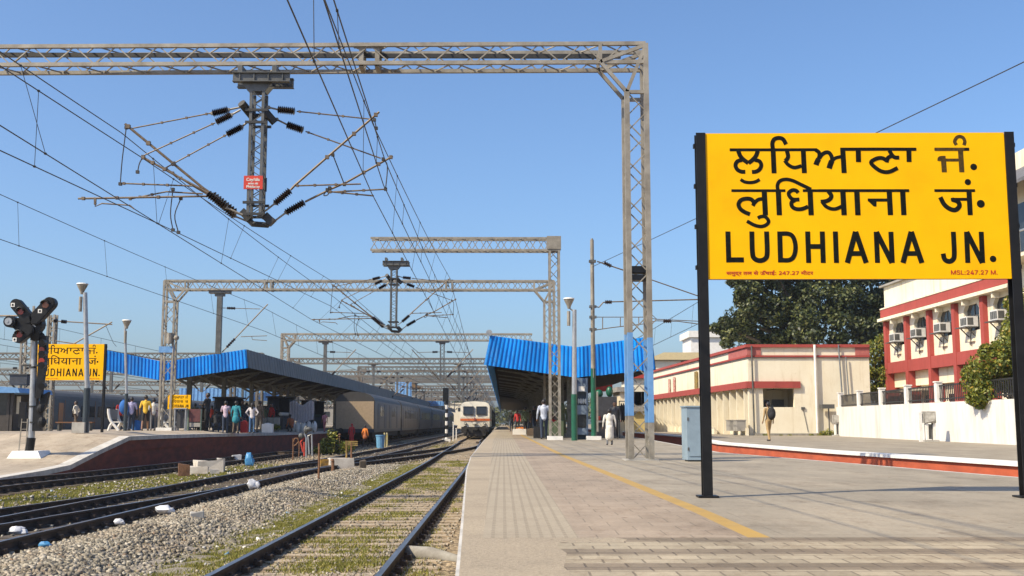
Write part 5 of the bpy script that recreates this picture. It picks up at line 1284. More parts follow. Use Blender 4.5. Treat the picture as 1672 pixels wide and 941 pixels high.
# hanging text boards on the long wall
rb = mat('red lettered board',(0.45,0.08,0.05),(0.62,0.5,0.4),.6,scale=9,lo=.45,hi=.55); ob = mat('ochre lettered board',(0.36,0.24,0.05),(0.10,0.09,0.04),.6,scale=9,lo=.45,hi=.6)
for px, wpx, py0, py1, mm in ((1094,5,619,643,rb),(1102,5,616,642,rb),(1138,7.5,607,637,ob)):
    # find Y on the wall at that pixel
    best = min(np.arange(BY,BYE,.1), key=lambda yy: abs(D(px,620,float(yy)).x-lw(float(yy)))); yy = float(best); x = lw(yy)
    z1, z0 = D(px,py0,yy).z, D(px,py1,yy).z; L = wpx/1800*yy*3.2
    m = MB(); m.box(x-.1,x-.04,yy-L/2,yy+L/2,z0,z1); m.build('wall_board', mm, t)
# pipes
for px0,px1,r,mm,py0,py1 in ((1330,1335,.075,whitepaint,563,707),(1227,1232,.05,steel_dark,565,712),(1369,1375,.045,mat('blue grey pipe',(0.16,0.18,0.2),(0.12,0.13,0.15)),563,645),(1381,1386,.035,mat('blue grey pipe',(0,0,0)),583,645)):
    a, b = D(px0,py0,BY-.16), D(px1,py1,BY-.16); m = MB(); m.tube([(a.x,BY-.16,a.z),(b.x,BY-.16,b.z)],r,8); m.build('wall_pipe', mm, t)
m = MB(); a, b = D(1308,665,BY), D(1314,669,BY); m.box(a.x,b.x,BY-.08,BY-.002,b.z,a.z); m.tube([(a.x+.1,BY-.04,b.z),(a.x+.2,BY-.04,1.0),(a.x+.35,BY-.04,.2)],.015,5); m.build('meter_box', steel_dark, t)
m = MB(); a = D(1349,664,BY-.3); m.box(a.x-.35,a.x+.35,BY-.75,BY-.2,a.z-.12,a.z+.12); m.tube([(a.x+.1,BY-.4,a.z),(a.x+.12,BY-.4,0)],.04,6); m.build('floodlight', steel_dark, t)
m = MB(); m.box(BX+.25,BX2-.2,BY-.35,BY-.004,-.01,.12); m.build('plinth', concdark, t)
# bushes at the foot
def leaves(n, centers, radii, size, seed=1, flat=0.5):
    rg = np.random.default_rng(seed); k = len(centers); i = rg.integers(0,k,n); c = np.array(centers)[i]; r = np.array(radii)[i]
    d = rg.normal(size=(n,3)); d /= np.linalg.norm(d,axis=1,keepdims=True); rad = rg.random(n)**0.38
    p = c + d*r*rad[:,None]
    nn = d*.6 + rg.normal(size=(n,3))*.6 + np.array((0,0,.35)); nn /= np.linalg.norm(nn,axis=1,keepdims=True)
    a = np.cross(nn, rg.normal(size=(n,3))); a /= np.linalg.norm(a,axis=1,keepdims=True); b = np.cross(nn,a)
    s = size*rg.uniform(.6,1.35,n)[:,None]
    tip = p + a*s; bk = p - a*s*.8
    V = np.stack([bk, p+b*s*.5+nn*s*.12, tip, p-b*s*.5+nn*s*.12],1).reshape(-1,3)
    return V
def leaf_obj(name, V, m, parent, kind=None):
    o = np_mesh(name, V - np.array(wloc(parent)) if parent else V, np.arange(len(V)).reshape(-1,4), m, kind)
    if parent: o.parent = parent
    return o
def tree(name, label, cat, base, trunk_h, tr, centers, radii, n, size, lm, seed, group=None):
    t = thing(name, label, cat, base, group); rg = random.Random(seed)
    m = MB(); b = Vector(base); top = Vector((sum(c[0] for c in centers)/len(centers), sum(c[1] for c in centers)/len(centers), b.z+trunk_h))
    m.tube([b, b.lerp(top,.35)+Vector((rg.uniform(-.2,.2)*tr*3,0,0)), top], [tr*1.25,tr*.9,tr*.6], 10)
    for c in centers[:16]:
        c = Vector(c); s = b.lerp(top, rg.uniform(.55,1)); mid = s.lerp(c,.5)+Vector((0,0,(c-s).length*.08)); m.tube([s,mid,c],[tr*.45,tr*.28,tr*.08],6)
    m.build('trunk', bark, t, smooth=True)
    leaf_obj('crown', leaves(n, centers, radii, size, seed), lm, t)
    return t
# big dark tree behind the low building: clumps over an uneven outline
rg = np.random.default_rng(3); cs = []; rs = []
def clump_px(lst, Y, jitter):
    for px, py, r in lst:
        p = D(px,py,Y+rg.uniform(-jitter,jitter)); cs.append(tuple(p)); rs.append(r)
outline = [(1185,535,1.0),(1205,520,1.3),(1200,548,1.2),(1222,500,1.4),(1218,475,1.1),(1215,455,1.2),(1240,462,1.5),(1235,515,1.6),(1240,545,1.6),(1262,430,1.8),(1265,480,1.9),(1265,520,1.8),(1270,548,1.6),(1300,410,2.1),(1300,455,2.0),(1302,500,2.0),(1300,540,2.0),(1340,395,2.3),(1338,445,2.1),(1335,490,2.0),(1336,532,2.1),(1375,400,2.2),(1372,452,2.1),(1372,500,2.0),(1372,540,2.0),(1405,430,2.0),(1405,478,1.9),(1405,520,1.9),(1408,552,1.8),(1432,455,1.6),(1436,500,1.6),(1436,545,1.5)]
clump_px(outline, 84, 2.5)
cs2 = []; rs2 = []
for (x,y,z), r in zip(cs, rs):
    for k in range(5):
        d = rg.normal(size=3); d /= np.linalg.norm(d); d[1] = -abs(d[1])
        cs2.append((x+d[0]*r*.8, y+d[1]*r*.8, z+d[2]*r*.8)); rs2.append((r*.45,r*.45,r*.36))
cs3 = cs + cs2; rs3 = [(r*.9,r*.9,r*.8) for r in rs] + rs2
tree('broadleaf_tree', 'large dark green tree rising behind the low cream building under the board', 'tree', (22.5,86,-1.0), 9, .55, cs3, rs3, 62000, .17, leafdark, 4, 'trees behind the station buildings')
cs = []; rs = []
clump_px([(1425,575,.8),(1430,600,.8),(1436,625,.8),(1440,645,.8),(1443,590,.7),(1446,560,.7),(1447,610,.6),(1424,640,.6),(1418,610,.5)], 70, 1)
tree('shrubby_tree', 'slim yellow green tree in the gap between the two cream buildings', 'tree', (D(1436,680,70).x,70,0), 2.5, .12, cs, [(r,r,r) for r in rs], 5200, .11, leafbright, 5, 'trees behind the station buildings')
cs = []; rs = []
clump_px([(1600,600,.5),(1592,625,.5),(1605,640,.45),(1620,615,.5),(1635,590,.5),(1648,560,.5),(1660,530,.5),(1668,505,.4),(1668,560,.55),(1655,600,.5),(1640,625,.4),(1678,590,.6),(1690,540,.7),(1690,490,.6),(1700,600,.7),(1590,650,.3),(1600,655,.3),(1583,610,.3),(1655,545,.45),(1648,575,.45),(1662,510,.4),(1672,520,.5),(1640,600,.4),(1630,570,.35),(1655,495,.35),(1610,575,.3)], 39, .6)
tree('flowering_bush', 'yellow green bush spilling over the white wall beside the right board post', 'bush', (D(1670,690,39).x,39.3,0.0), 2.3, .07, cs, [(r,r,r) for r in rs], 16000, .075, leafbright, 6)
cs = []; rs = []
clump_px([(1250,712,.18),(1290,712,.14),(1345,709,.3),(1352,707,.35),(1340,711,.2),(1360,709,.3),(1325,712,.15),(1275,712,.12)], 63.5, .1)
t_ = thing('weed_patch', 'low weeds along the foot of the low cream building', 'weeds', (D(1345,712,63.5).x,63.4,0)); leaf_obj('leaves', leaves(900, cs, [(r,r,r*.7) for r in rs], .06, 8), leafbright, t_)
# ---------------------------------------------------------------- two-storey building, facade along X = 24
FX = 24.0
t = thing('station_building', 'two storey cream building with maroon pillars and window air conditioners', 'building', (FX,69,0))
def fy(px): # Y where pixel column meets the facade plane
    return min(np.arange(30,75,.02), key=lambda yy: abs(D(px,560,float(yy)).x-FX))
Ye = 68.9; Y0 = 31.0; pil = [68.9-3.52*k for k in range(0,11)]
zT, zC1, zC0, zB1, zB0 = 9.2, 7.75, 7.15, 4.42, 3.75
m = MB(); m.box(FX+.6,FX+.75,Y0,Ye,0,zC0); m.box(FX,FX+8,Ye-.3,Ye,0,zT); m.box(FX,FX+.3,Y0,Ye-.3,zC1,zT); m.box(FX,FX+8,Y0,Y0+.3,0,zT); m.box(FX+.3,FX+8,Y0+.3,Ye-.3,zC1,zC1+.15); m.build('wall', cream, t)
m = MB(); m.box(FX-.25,FX+.1,Y0,Ye+.1,zC0+.12,zC1); m.build('cornice_band', maroon, t)
m = MB(); m.box(FX-.28,FX-.04,Y0,Ye+.1,zC1+.02,zC1+.10); m.box(FX-.4,FX+.6,Y0,Ye+.3,zC0-.12,zC0+.06)
for p in pil: m.box(FX-.3,FX+.05,p-1.9,p-1.75,zC0-.4,zC0-.13)
m.build('cornice_ledge', cream, t)
m = MB(); m.box(FX-.10,FX+.6,Y0,Ye+.02,zB0,zB1); m.build('floor_band', maroon, t)
for p in pil:
    m = MB(); m.box(FX-.13,FX+.6,p-.36,p+.02,0,zC0-.14); m.build('pillar', maroon, t)
white_ac = mat('white ac casing',(0.72,0.70,0.66),(0.6,0.58,0.54),.5)
for k, p in enumerate(pil[:-1]):
    yc = p-1.94; w2 = .95
    # bay infill with arch-cornered window opening
    m = MB(); xo = FX+.12
    z0w, z1w = zB1+1.0, zC0-.35
    for y0,y1,z0,z1 in ((p-3.52,yc-w2,zB1,zC0),(yc+w2,p-.36,zB1,zC0),(yc-w2,yc+w2,zB1,z0w),(yc-w2,yc+w2,z1w,zC0)): m.box(xo,xo+.3,y0,y1,z0,z1)
    for sg in (-1,1):
        m.prism([(xo,yc+sg*w2,z1w),(xo,yc+sg*w2*.7,z1w),(xo,yc+sg*w2,z1w-.28)],(.3,0,0))
    m.box(xo-.12,xo-.002,yc-.35,yc+.35,zB1+.45,zB1+.6); m.build('bay_panel', cream, t)
    m = MB(); m.box(xo+.2,xo+.26,yc-w2,yc+w2,z0w,z1w); wn = m.build('window', glass, t)
    m = MB(); m.box(xo+.17,xo+.2,yc-.04,yc+.04,z0w,z1w); m.box(xo+.17,xo+.2,yc-w2,yc+w2,z0w+.75,z0w+.81); m.build('window_bar', steel_dark, wn)
    m = MB(); za = zB1+1.2; m.box(FX-.32,xo+.15,yc-.42,yc+.42,za,za+.52); ac = m.build('air_conditioner', white_ac, t)
    m = MB()
    for q in range(4): m.box(FX-.33,FX-.322,yc-.38+q*.19,yc-.23+q*.19,za+.08,za+.45)
    m.box(FX-.28,xo-.1,yc-.427,yc-.422,za+.08,za+.45); m.build('grille', steel_dark, ac)
    m = MB(); m.beam((FX-.35,yc-.4,za-.02),(xo,yc-.4,za-.5),.05); m.beam((FX-.35,yc+.4,za-.02),(xo,yc+.4,za-.5),.05); m.box(FX-.5,xo,yc-.62,yc+.62,za-.06,za-.01)
    m.tube([(xo-.05,yc-.1,za-.05),(xo-.2,yc-.25,za-.5),(xo-.05,yc+.1,za-.95)],.03,6); m.build('ac_bracket', steel_dark, ac)
    # ground floor openings
    m = MB(); m.box(FX+.3,FX+.55,p-3.4,p-.4,2.9,zB0); m.box(FX-.5,FX+.58,p-3.3,p-.5,2.55,2.65) if k in (0,1) else m.box(FX+.3,FX+.5,p-3.4,p-2.6,0,2.9); m.build('porch_panel', cream, t)
    m = MB(); m.box(FX+.5,FX+.58,p-2.6,p-1.2,0.1,2.3); m.build('door', glass, t)
m = MB(); m.box(FX-.2,FX+8.2,Y0,Ye+.3,zT,zT+.12); m.build('roof', greybuild, t)
# nearer upper block seen past the right post of the board
t = thing('balcony_block', 'cream upper block with a tiled eave and balcony rail at the right frame edge', 'building', (23.45,49.5,0.2))
XE2 = 23.45; YO = 7.0
m = MB(); m.box(XE2,XE2+9,30+YO,43.6+YO,0.2,13.0); m.build('wall', cream, t)
m = MB(); m.prism([(XE2-1.2,29.9+YO,11.2),(XE2-.01,29.9+YO,12.2),(XE2-.01,29.9+YO,11.9),(XE2-1.2,29.9+YO,11.05)],(0,13.7,0)); m.build('tiled_eave', mat('slate tiles',(0.14,0.14,0.15),(0.09,0.09,0.1),.8), t)
m = MB(); m.box(XE2-1.0,XE2-.003,30+YO,43.6+YO,7.9,8.05); m.build('balcony_slab', cream, t)
m = MB()
for k in range(24): m.box(XE2-.97,XE2-.93,30.2+YO+k*.56,30.23+YO+k*.56,8.05,9.0)
m.box(XE2-1.0,XE2-.9,30+YO,43.6+YO,9.0,9.06); m.build('balcony_rail', alu, t)
m = MB()
for k in range(3): m.box(XE2-.03,XE2-.003,33+YO+k*4,35+YO+k*4,8.4,10.6)
m.build('window', glass, t)
# ---------------------------------------------------------------- white boundary wall with railings
W0 = (D(1367,712,61).x, 61.0); W1 = (D(1672,727,35.5).x, 35.5)
dxy = ((W1[0]-W0[0])/(W1[1]-W0[1])); W2 = (W1[0]+dxy*(-22), 35.5-22)
def wx(y): return W0[0]+dxy*(y-W0[1])
t = thing('boundary_wall', 'white boundary wall topped with white posts and black railings', 'wall', (W0[0],W0[1],0))
m = MB(); zt0, zt1 = D(1367,664,61).z, D(1672,657,35.5).z; ztw = 1.52
m.add([(W0[0],61,-.02),(W2[0],W2[1],-.02),(W2[0]+.25,W2[1],-.02),(W0[0]+.25,61,-.02),(W0[0],61,ztw+.06),(W2[0],W2[1],ztw-.1),(W2[0]+.25,W2[1],ztw-.1),(W0[0]+.25,61,ztw+.06)],[(0,1,5,4),(1,2,6,5),(2,3,7,6),(3,0,4,7),(4,5,6,7)])
m.build('wall', whitewash, t)
y = 60.4; prev = None
posts = []
while y > W2[1]+1:
    posts.append(y); y -= 4.1
for y in posts:
    m = MB(); x = wx(y)+.12; m.boxc((x,y,ztw+.40),.24,.26,.78); m.boxc((x,y,ztw+.82),.3,.32,.05); m.build('pillar', whitepaint, t)
for ya, yb in zip(posts[:-1], posts[1:]):
    m = MB(); n = 20
    for k in range(1,n):
        yy = ya+(yb-ya)*k/n; x = wx(yy)+.12; m.box(x-.014,x+.014,yy-.02,yy+.02,ztw+.04,ztw+.70)
    m.beam((wx(ya)+.12,ya,ztw+.66),(wx(yb)+.12,yb,ztw+.66),.05); m.beam((wx(ya)+.12,ya,ztw+.14),(wx(yb)+.12,yb,ztw+.14),.05); m.build('railing', blackm, t)
# utility pillars
def utility(px0, px1, py0, py1, Y, label, two=True):
    a, b = D(px0,py1,Y), D(px1,py1,Y); zt = D(px0,py0,Y).z; w_ = b.x-a.x; t = thing('utility_pillar', label, 'utility box', (a.x,Y,0), 'utility boxes against the white wall')
    m = MB(); m.box(a.x+w_*.1,b.x,Y,Y+.3,zt*.62,zt); m.prism([(a.x+w_*.1,Y,zt*.62),(b.x,Y,zt*.62),(b.x-.05,Y-.08,zt*.7),(b.x-.05,Y-.08,zt*.93),(a.x+w_*.1,Y,zt)],(0,.05,0)); m.build('meter_cabinet', mat('old meter grey',(0.45,0.43,0.39),(0.25,0.23,0.2),.6,scale=9), t)
    m = MB(); m.box(a.x+w_*.25,a.x+w_*.42,Y+.05,Y+.25,0,zt*.62); m.box(b.x-w_*.2,b.x-w_*.02,Y+.05,Y+.25,0,zt*.62)
    if two: m.box(a.x-.12,a.x,Y+.1,Y+.2,0,zt*.97)
    m.build('leg', whitepaint, t)
    m = MB(); m.box(a.x+w_*.45,b.x-w_*.2,Y+.12,Y+.24,.1,zt*.58); m.build('inner_panel', steel_dark, t)
    m = MB(); m.box(a.x,b.x+.08,Y-.05,Y+.3,-.01,.07); m.build('base_slab', concrete, t)
utility(1509,1530,672,720,42.2,'grey meter box on two legs at the middle of the white wall')
utility(1361,1374,678,711,60.5,'small grey meter box at the far left end of the white wall', False)
# pale blue cabinet
YB = 20.6; a, b, c = G(1123,754), G(1150,753), G(1118,749); YB = a.y
zt = D(1123,665,YB).z
t = thing('electrical_cabinet', 'pale blue metal cabinet standing next to the left post of the big board', 'cabinet', (a.x,a.y,0))
dx = D(1117,665,YB).x
m = MB(); wd = 0.40; m.prism([(a.x,a.y,.03),(a.x+wd,a.y,.03),(a.x+wd-.02,a.y+.4,.03),(a.x-.035,a.y+.42,.03)],(0,0,zt-.03)); m.build('body', cabinet, t)
m = MB(); m.prism([(a.x-.02,a.y-.02,zt),(a.x+wd+.02,a.y-.02,zt),(a.x+wd,a.y+.42,zt),(a.x-.055,a.y+.44,zt)],(0,0,.025)); m.build('lid', cabinet, t)
m = MB(); m.box(a.x+.03,a.x+wd-.03,a.y-.012,a.y-.001,.1,zt-.06); m.build('door', cabinet, t)
m = MB(); m.box(a.x+wd-.09,a.x+wd-.06,a.y-.04,a.y-.013,zt*.5,zt*.58); m.box(a.x+.0,a.x+.03,a.y-.02,a.y-.013,zt*.2,zt*.26); m.box(a.x+.0,a.x+.03,a.y-.02,a.y-.013,zt*.75,zt*.81); m.build('handle', steel_dark, t)
m = MB(); m.box(a.x+.01,a.x+wd-.02,a.y+.02,a.y+.38,0,.03); m.build('plinth', blackm, t)
# ---------------------------------------------------------------- far buildings
def block(label, px0, px1, pyt, Y, depth, zb, m1, roofm=None, nwin=0, name='distant_building', group='distant buildings', roofh=.4):
    a, b = D(px0,pyt,Y), D(px1,pyt,Y); t = thing(name, label, 'building', ((a.x+b.x)/2,Y,zb), group)
    m = MB(); m.box(a.x,b.x,Y,Y+depth,zb,a.z); m.build('wall', m1, t)
    m = MB(); m.box(a.x-.3,b.x+.3,Y-.3,Y+depth+.3,a.z,a.z+roofh); m.build('roof', roofm or m1, t)
    for k in range(nwin):
        x = a.x+(b.x-a.x)*(k+.5)/nwin; m = MB(); m.box(x-.6,x+.6,Y-.04,Y-.003,a.z-2.4,a.z-1.2); m.build('window', glass, t)
    return t
t = thing('distant_building', 'cream block with a sloping olive roof behind the right blue roof', 'building', (16.5,112,0), 'distant buildings')
a, b = D(1062,590,112), D(1146,590,112); zr1, zr0 = D(1100,574,112).z, D(1100,588,112).z
m = MB(); m.box(a.x,b.x,112,124,-1,zr0-.05); m.build('wall', cream, t)
m = MB(); m.prism([(a.x-.5,111.6,zr0),(b.x+.2,111.6,zr0),(b.x+.1,111.6+2,zr1),(a.x+1.6,111.6+2,zr1)],(0,10,0)); m.build('roof', olive, t)
m = MB(); m.box(D(1112,595,112).x,D(1124,595,112).x,111.95,111.997,D(1100,597,112).z,D(1100,590,112).z); m.build('window', glass, t)
block('white water tank tower with a flat overhanging top, behind the big board post', 1128,1190,551,128,6,-1,whitepaint,whitepaint,0,roofh=.75)
block('cream house with reddish upper storey glimpsed under the right roof', 1030,1064,618,100,8,-1,cream,redcloth,3)
block('small yellow rendered shed between the lattice mast legs', 1034,1058,672,90,5,-1,mat('yellow render',(0.6,0.45,0.14),(0.5,0.4,0.2),.85),greybuild,0)
block('pale shop front with dark openings under the right roof', 1012,1030,640,95,6,-1,cream2,greybuild,2)
block('grey block on the horizon behind the far gantries, left of centre', 590,672,656,330,20,-1,greybuild,None,5)
block('beige low block on the horizon, between the coaches and the locomotive', 668,760,660,360,20,-1,cream2,None,5)
block('long grey yard building behind the left name board', -60,260,668,240,20,-1,greybuild,None,9)
block('dull yard shed behind the left gantry mast', 255,560,664,260,20,-1,greybuild,None,6)
# treeline on the horizon
cs = []; rs = []
for k in range(300):
    x = RNG.uniform(-320,120); cs.append((x, 420+RNG.uniform(-15,15), RNG.uniform(0,8.5))); rs.append((5,3,RNG.uniform(2,3.6)))
o = leaf_obj('treeline', leaves(26000, cs, rs, .9, 11), leafdark, None, 'stuff'); o['label'] = 'dim line of trees along the horizon beyond the yard'
# kiosk at far left edge
YK = 52.0; a, b = D(-50,700,YK), D(19,700,YK); zk = zleft(a.x,YK); zt = D(20,642,YK).z
t = thing('platform_cabin', 'dark glazed cabin with a blue roof at the left frame edge', 'cabin', (b.x,YK,zk))
m = MB(); 
for x in (a.x,b.x-.12,(a.x+b.x)/2+.7): m.box(x,x+.12,YK,YK+.12,zk,zt)
m.box(a.x,b.x,YK+2.8,YK+2.9,zk,zt); m.box(a.x,b.x,YK+.02,YK+.1,zk,zk+.75); m.box(b.x-.1,b.x,YK+.12,YK+2.8,zk,zk+.9); m.build('frame', mat('dark timber',(0.05,0.04,0.035),(0.03,0.025,0.02)), t)
m = MB(); m.box(a.x+.12,b.x-.13,YK+.05,YK+.07,zk+.75,zt); m.build('glazing', glass, t)
m = MB()
for k in range(4): x = a.x+.5+k*.5; m.box(x,x+.18,YK+.3,YK+.32,zk+.8,zt-.15)
m.build('curtain', cream2, t)
m = MB(); m.prism([(a.x-.3,YK-.5,zt),(b.x+.5,YK-.5,zt),(b.x+.4,YK-.5,zt+.22),(a.x-.3,YK-.5,zt+.42)],(0,3.8,0)); m.build('roof', [blues2], t)
a_, b_ = D(22,640,YK+1.5), D(50,640,YK+1.5)
t = thing('water_tank', 'dark square water tank on the blue cabin roof', 'water tank', (a_.x,YK+1.5,zt+.42)); m = MB(); m.box(a_.x,b_.x,YK+1,YK+2.3,zt+.43,D(40,613,YK+1).z); m.build('tank', darkstall, t)
m = MB(); m.box(a_.x-.04,b_.x+.04,YK+.96,YK+2.34,D(40,613,YK+1).z,D(40,613,YK+1).z+.06); m.build('tank_lid', blackm, t)
# ---------------------------------------------------------------- people
def person_mesh(spec):
    """spec: height, shirt, trousers, skirt, pose. Figure faces +Y in local space; returns mesh"""
    h = spec.get('h',1.7); k = h/1.72; st = spec.get('stride',.12); sq = spec.get('squat',0); lean = spec.get('lean',0.0); wd = spec.get('wide',1.0)
    caps = []  # a, b, ra, rb, label, (flatten y)
    hip = .92 if not sq else .36
    def P3(x,y,z): return np.array((x,y,z),float)
    top = lambda z: P3(0, math.sin(lean)*(z-hip), hip+(z-hip)*math.cos(lean)) if not sq else P3(0, .18*(z-.92)/.6, z-.92+hip)
    S = {}
    pel, wst, ch, nk, hd = top(.95), top(1.08), top(1.30), top(1.47), top(1.60)
    caps += [(pel,wst,.135*wd,.125*wd,'top_low'),(wst,ch,.125*wd,.15*wd,'top'),(ch,top(1.40),.15*wd,.10*wd,'top')]
    for s in (-1,1): caps.append((top(1.30)+P3(s*.06*wd,0,0), top(1.40)+P3(s*.15*wd,0,0), .11*wd,.065,'top'))
    caps += [(top(1.42),nk+P3(0,.01,.02),.055,.05,'skin'),(hd+P3(0,.015,-.035),hd+P3(0,.01,.03),.075,.092,'skin'),(hd+P3(0,.02,-.08),hd+P3(0,.03,-.05),.05,.06,'skin')]
    caps += [(hd+P3(0,.105,-.02),hd+P3(0,.115,-.035),.014,.018,'skin'),(hd+P3(0,-.02,.03),hd+P3(0,-.005,.05),.098,.09,'hair'),(hd+P3(-.085,0,-.01),hd+P3(.085,0,-.01),.022,.022,'skin')]
    if spec.get('longhair'): caps += [(hd+P3(0,-.05,.02),top(1.35)+P3(0,-.1,0),.085,.05,'hair')]
    if spec.get('headcloth'): caps += [(hd+P3(0,-.01,.03),hd+P3(0,-.01,.06),.105,.095,'cloth'),(hd+P3(0,-.06,-.02),top(1.36)+P3(0,-.08,0),.09,.13,'cloth')]
    ah = spec.get('arms','down')
    for s in (-1,1):
        sh = top(1.39)+P3(s*.185*wd,0,0)
        if ah == 'down': el = sh+P3(s*.07,-.03+s*st*.25,-.27); wr = el+P3(s*.015,.07-s*st*.2,-.24)
        elif ah == 'forward': el = sh+P3(s*.05,.12,-.22); wr = el+P3(-s*.06,.22,.02)
        elif ah == 'akimbo': el = sh+P3(s*.16,-.04,-.22); wr = el+P3(-s*.13,.08,-.17)
        elif ah == 'up': el = sh+P3(s*.08,.10,-.2) ; wr = el+P3(-s*.05,.1,.22)
        hand = wr+(wr-el)/np.linalg.norm(wr-el)*.07
        slv = spec.get('sleeve','long')
        caps += [(sh,el,.058,.046,'top'),(el,wr,.044,.032,'top' if slv == 'long' else 'skin'),(wr,hand,.03,.034,'skin')]
        d = (wr-el)/np.linalg.norm(wr-el); sd = np.cross(d,P3(s,0,0)); sd /= np.linalg.norm(sd)+1e-9
        for q, ln in ((-1.5,.065),(-.5,.075),(.5,.072),(1.5,.055)):
            b0 = hand+sd*q*.017+d*.02; caps.append((b0, b0+d*ln*.7+P3(-s*.012,.01,0), .0105,.009,'skin'))
        caps.append((wr+d*.03, wr+d*.07+sd*.045, .012,.010,'skin'))
    for s in (-1,1):
        hp = pel+P3(s*.085*wd,0,-.03)
        if not sq:
            kn = P3(s*.10*wd, .03+s*st*.55, .49); an = P3(s*.10*wd, -.02+s*st, .09); tl = spec.get('leglabel','leg')
            caps += [(hp,kn,.092*wd,.062,tl),(kn,an,.06,.046,tl if not spec.get('shorts') else 'skin'),(an+P3(0,-.02,-.04),an+P3(0,.14,-.055),.042,.035,'shoe')]
        else:
            kn = P3(s*.16,.36,.44); an = P3(s*.13,.12,.08); caps += [(hp,kn,.09,.065,'leg'),(kn,an,.06,.046,'leg'),(an,an+P3(0,.14,-.03),.042,.035,'shoe')]
    if spec.get('skirt') and not sq:
        zl = spec['skirt']; caps += [(top(1.05),P3(0,0,zl),.15*wd,.175*wd,'skirt'),(P3(-.07,0,.8),P3(-.09,0,zl),.13,.12,'skirt'),(P3(.07,0,.8),P3(.09,0,zl),.13,.12,'skirt')]
    if spec.get('shawl'): caps += [(top(1.38)+P3(-.16,0,0),top(1.38)+P3(.16,0,0),.10,.10,'cloth'),(top(1.38)+P3(-.18,-.03,0),P3(-.24,-.02,.75),.10,.08,'cloth'),(top(1.38)+P3(.18,-.03,0),P3(.24,0,.85),.10,.09,'cloth'),(top(1.3)+P3(0,-.1,0),P3(0,-.1,.7),.14,.12,'cloth')]
    mb = MB()
    for a,b,ra,rb,_ in caps:
        a = Vector(a); b = Vector(b); d = (b-a); L = d.length; d = d.normalized() if L > 1e-6 else Vector((0,0,1))
        pts = []; rr = []
        for i in range(1,5): t = i/4*PI/2; pts.append(a-d*ra*math.cos(t)); rr.append(max(ra*math.sin(t),1e-4))
        for i in range(4,0,-1): t = i/4*PI/2; pts.append(b+d*rb*math.cos(t)); rr.append(max(rb*math.sin(t),1e-4))
        mb.tube(pts, rr, 12)
    me = bpy.data.meshes.new('tmp'); me.from_pydata(mb.v, [], mb.f)
    o = bpy.data.objects.new('tmp', me); COL.objects.link(o)
    r = o.modifiers.new('r','REMESH'); r.mode = 'VOXEL'; r.voxel_size = spec.get('voxel',.017)
    sm = o.modifiers.new('s','SMOOTH'); sm.factor = .5; sm.iterations = 3
    bpy.context.view_layer.update()
    out = bpy.data.meshes.new_from_object(o.evaluated_get(bpy.context.evaluated_depsgraph_get()))
    bpy.data.objects.remove(o); bpy.data.meshes.remove(me)
    nf = len(out.polygons); c = np.empty(nf*3); out.polygons.foreach_get('center', c); c = c.reshape(-1,3)
    best = np.full(nf, 1e9); lab = np.zeros(nf, int); names = ['skin','hair','top','top_low','leg','shoe','skirt','cloth']
    for a,b,ra,rb,l in caps:
        ab = b-a; t = np.clip(((c-a)@ab)/(ab@ab+1e-9),0,1); dd = np.linalg.norm(c-(a+t[:,None]*ab),axis=1)-(ra+(rb-ra)*t)
        if l == 'cloth': dd -= .01
        k2 = dd < best; best[k2] = dd[k2]; lab[k2] = names.index(l)
    # flatten torso depth slightly
    co = np.empty(len(out.vertices)*3); out.vertices.foreach_get('co', co); co = co.reshape(-1,3)
    if not sq:
        f_ = np.clip((co[:,2]-.85)/.1,0,1)*np.clip((1.46-co[:,2])/.06,0,1); yc = np.sin(lean)*(co[:,2]-.92); co[:,1] = co[:,1]*(1-.28*f_)+yc*.28*f_
    co *= k; out.vertices.foreach_set('co', co.ravel())
    out.polygons.foreach_set('material_index', lab.astype(np.int32)); out.polygons.foreach_set('use_smooth', [True]*nf)
    return out
skins = [mat('brown skin',(0.25,0.13,0.075),(0.21,0.11,0.06),.5), mat('darker brown skin',(0.14,0.075,0.045),(0.12,0.06,0.036),.5)]
hairm = mat('black hair',(0.012,0.010,0.009),(0.02,0.016,0.014),.5); shoem = mat('dark shoe',(0.03,0.025,0.022),(0.02,0.017,0.015),.5)
def cloth(name, c): return mat(name, c, tuple(x*.78 for x in c), .85, scale=9)
def person(label, px, pyfoot, Y, z, face, top, legs, spec=None, skirt=None, clothm=None, skin=0, ph=None, group='people on the left platform', shoe=None):
    spec = dict(spec or {})
    if ph: spec['h'] = ph
    me = person_mesh(spec)
    for mm in (skins[skin], hairm, top, top if not spec.get('tuck') else legs, legs, shoe or shoem, skirt or top, clothm or top): me.materials.append(mm)
    o = bpy.data.objects.new('person', me); COL.objects.link(o); p = D(px, 690, Y)
    o.location = (p.x, Y, z); o.rotation_euler.z = face
    tag(o, label, 'person', group); return o
def hpx(n, Y): return n*Y/1800
blk = cloth('black cloth',(0.02,0.02,0.022)); jeans = cloth('blue denim',(0.07,0.15,0.28)); navy = cloth('navy trousers',(0.03,0.045,0.08)); greyt = cloth('grey trousers',(0.16,0.16,0.17))
ltblue = cloth('pale blue shirt',(0.52,0.56,0.66)); white = cloth('white cotton',(0.72,0.68,0.60)); khaki = cloth('khaki uniform',(0.42,0.28,0.13)); yel = cloth('yellow shirt',(0.75,0.46,0.04)); lilac = cloth('lilac shirt',(0.38,0.36,0.55))
pink = cloth('pale pink shirt',(0.55,0.42,0.50)); teal = cloth('teal shirt',(0.02,0.22,0.28)); offw = cloth('off white top',(0.6,0.55,0.56)); brownc = cloth('brown cloth',(0.14,0.10,0.07)); redc = cloth('deep red cloth',(0.45,0.03,0.03)); orangec = cloth('orange cloth',(0.75,0.22,0.03)); greenc = cloth('olive cloth',(0.10,0.13,0.07))
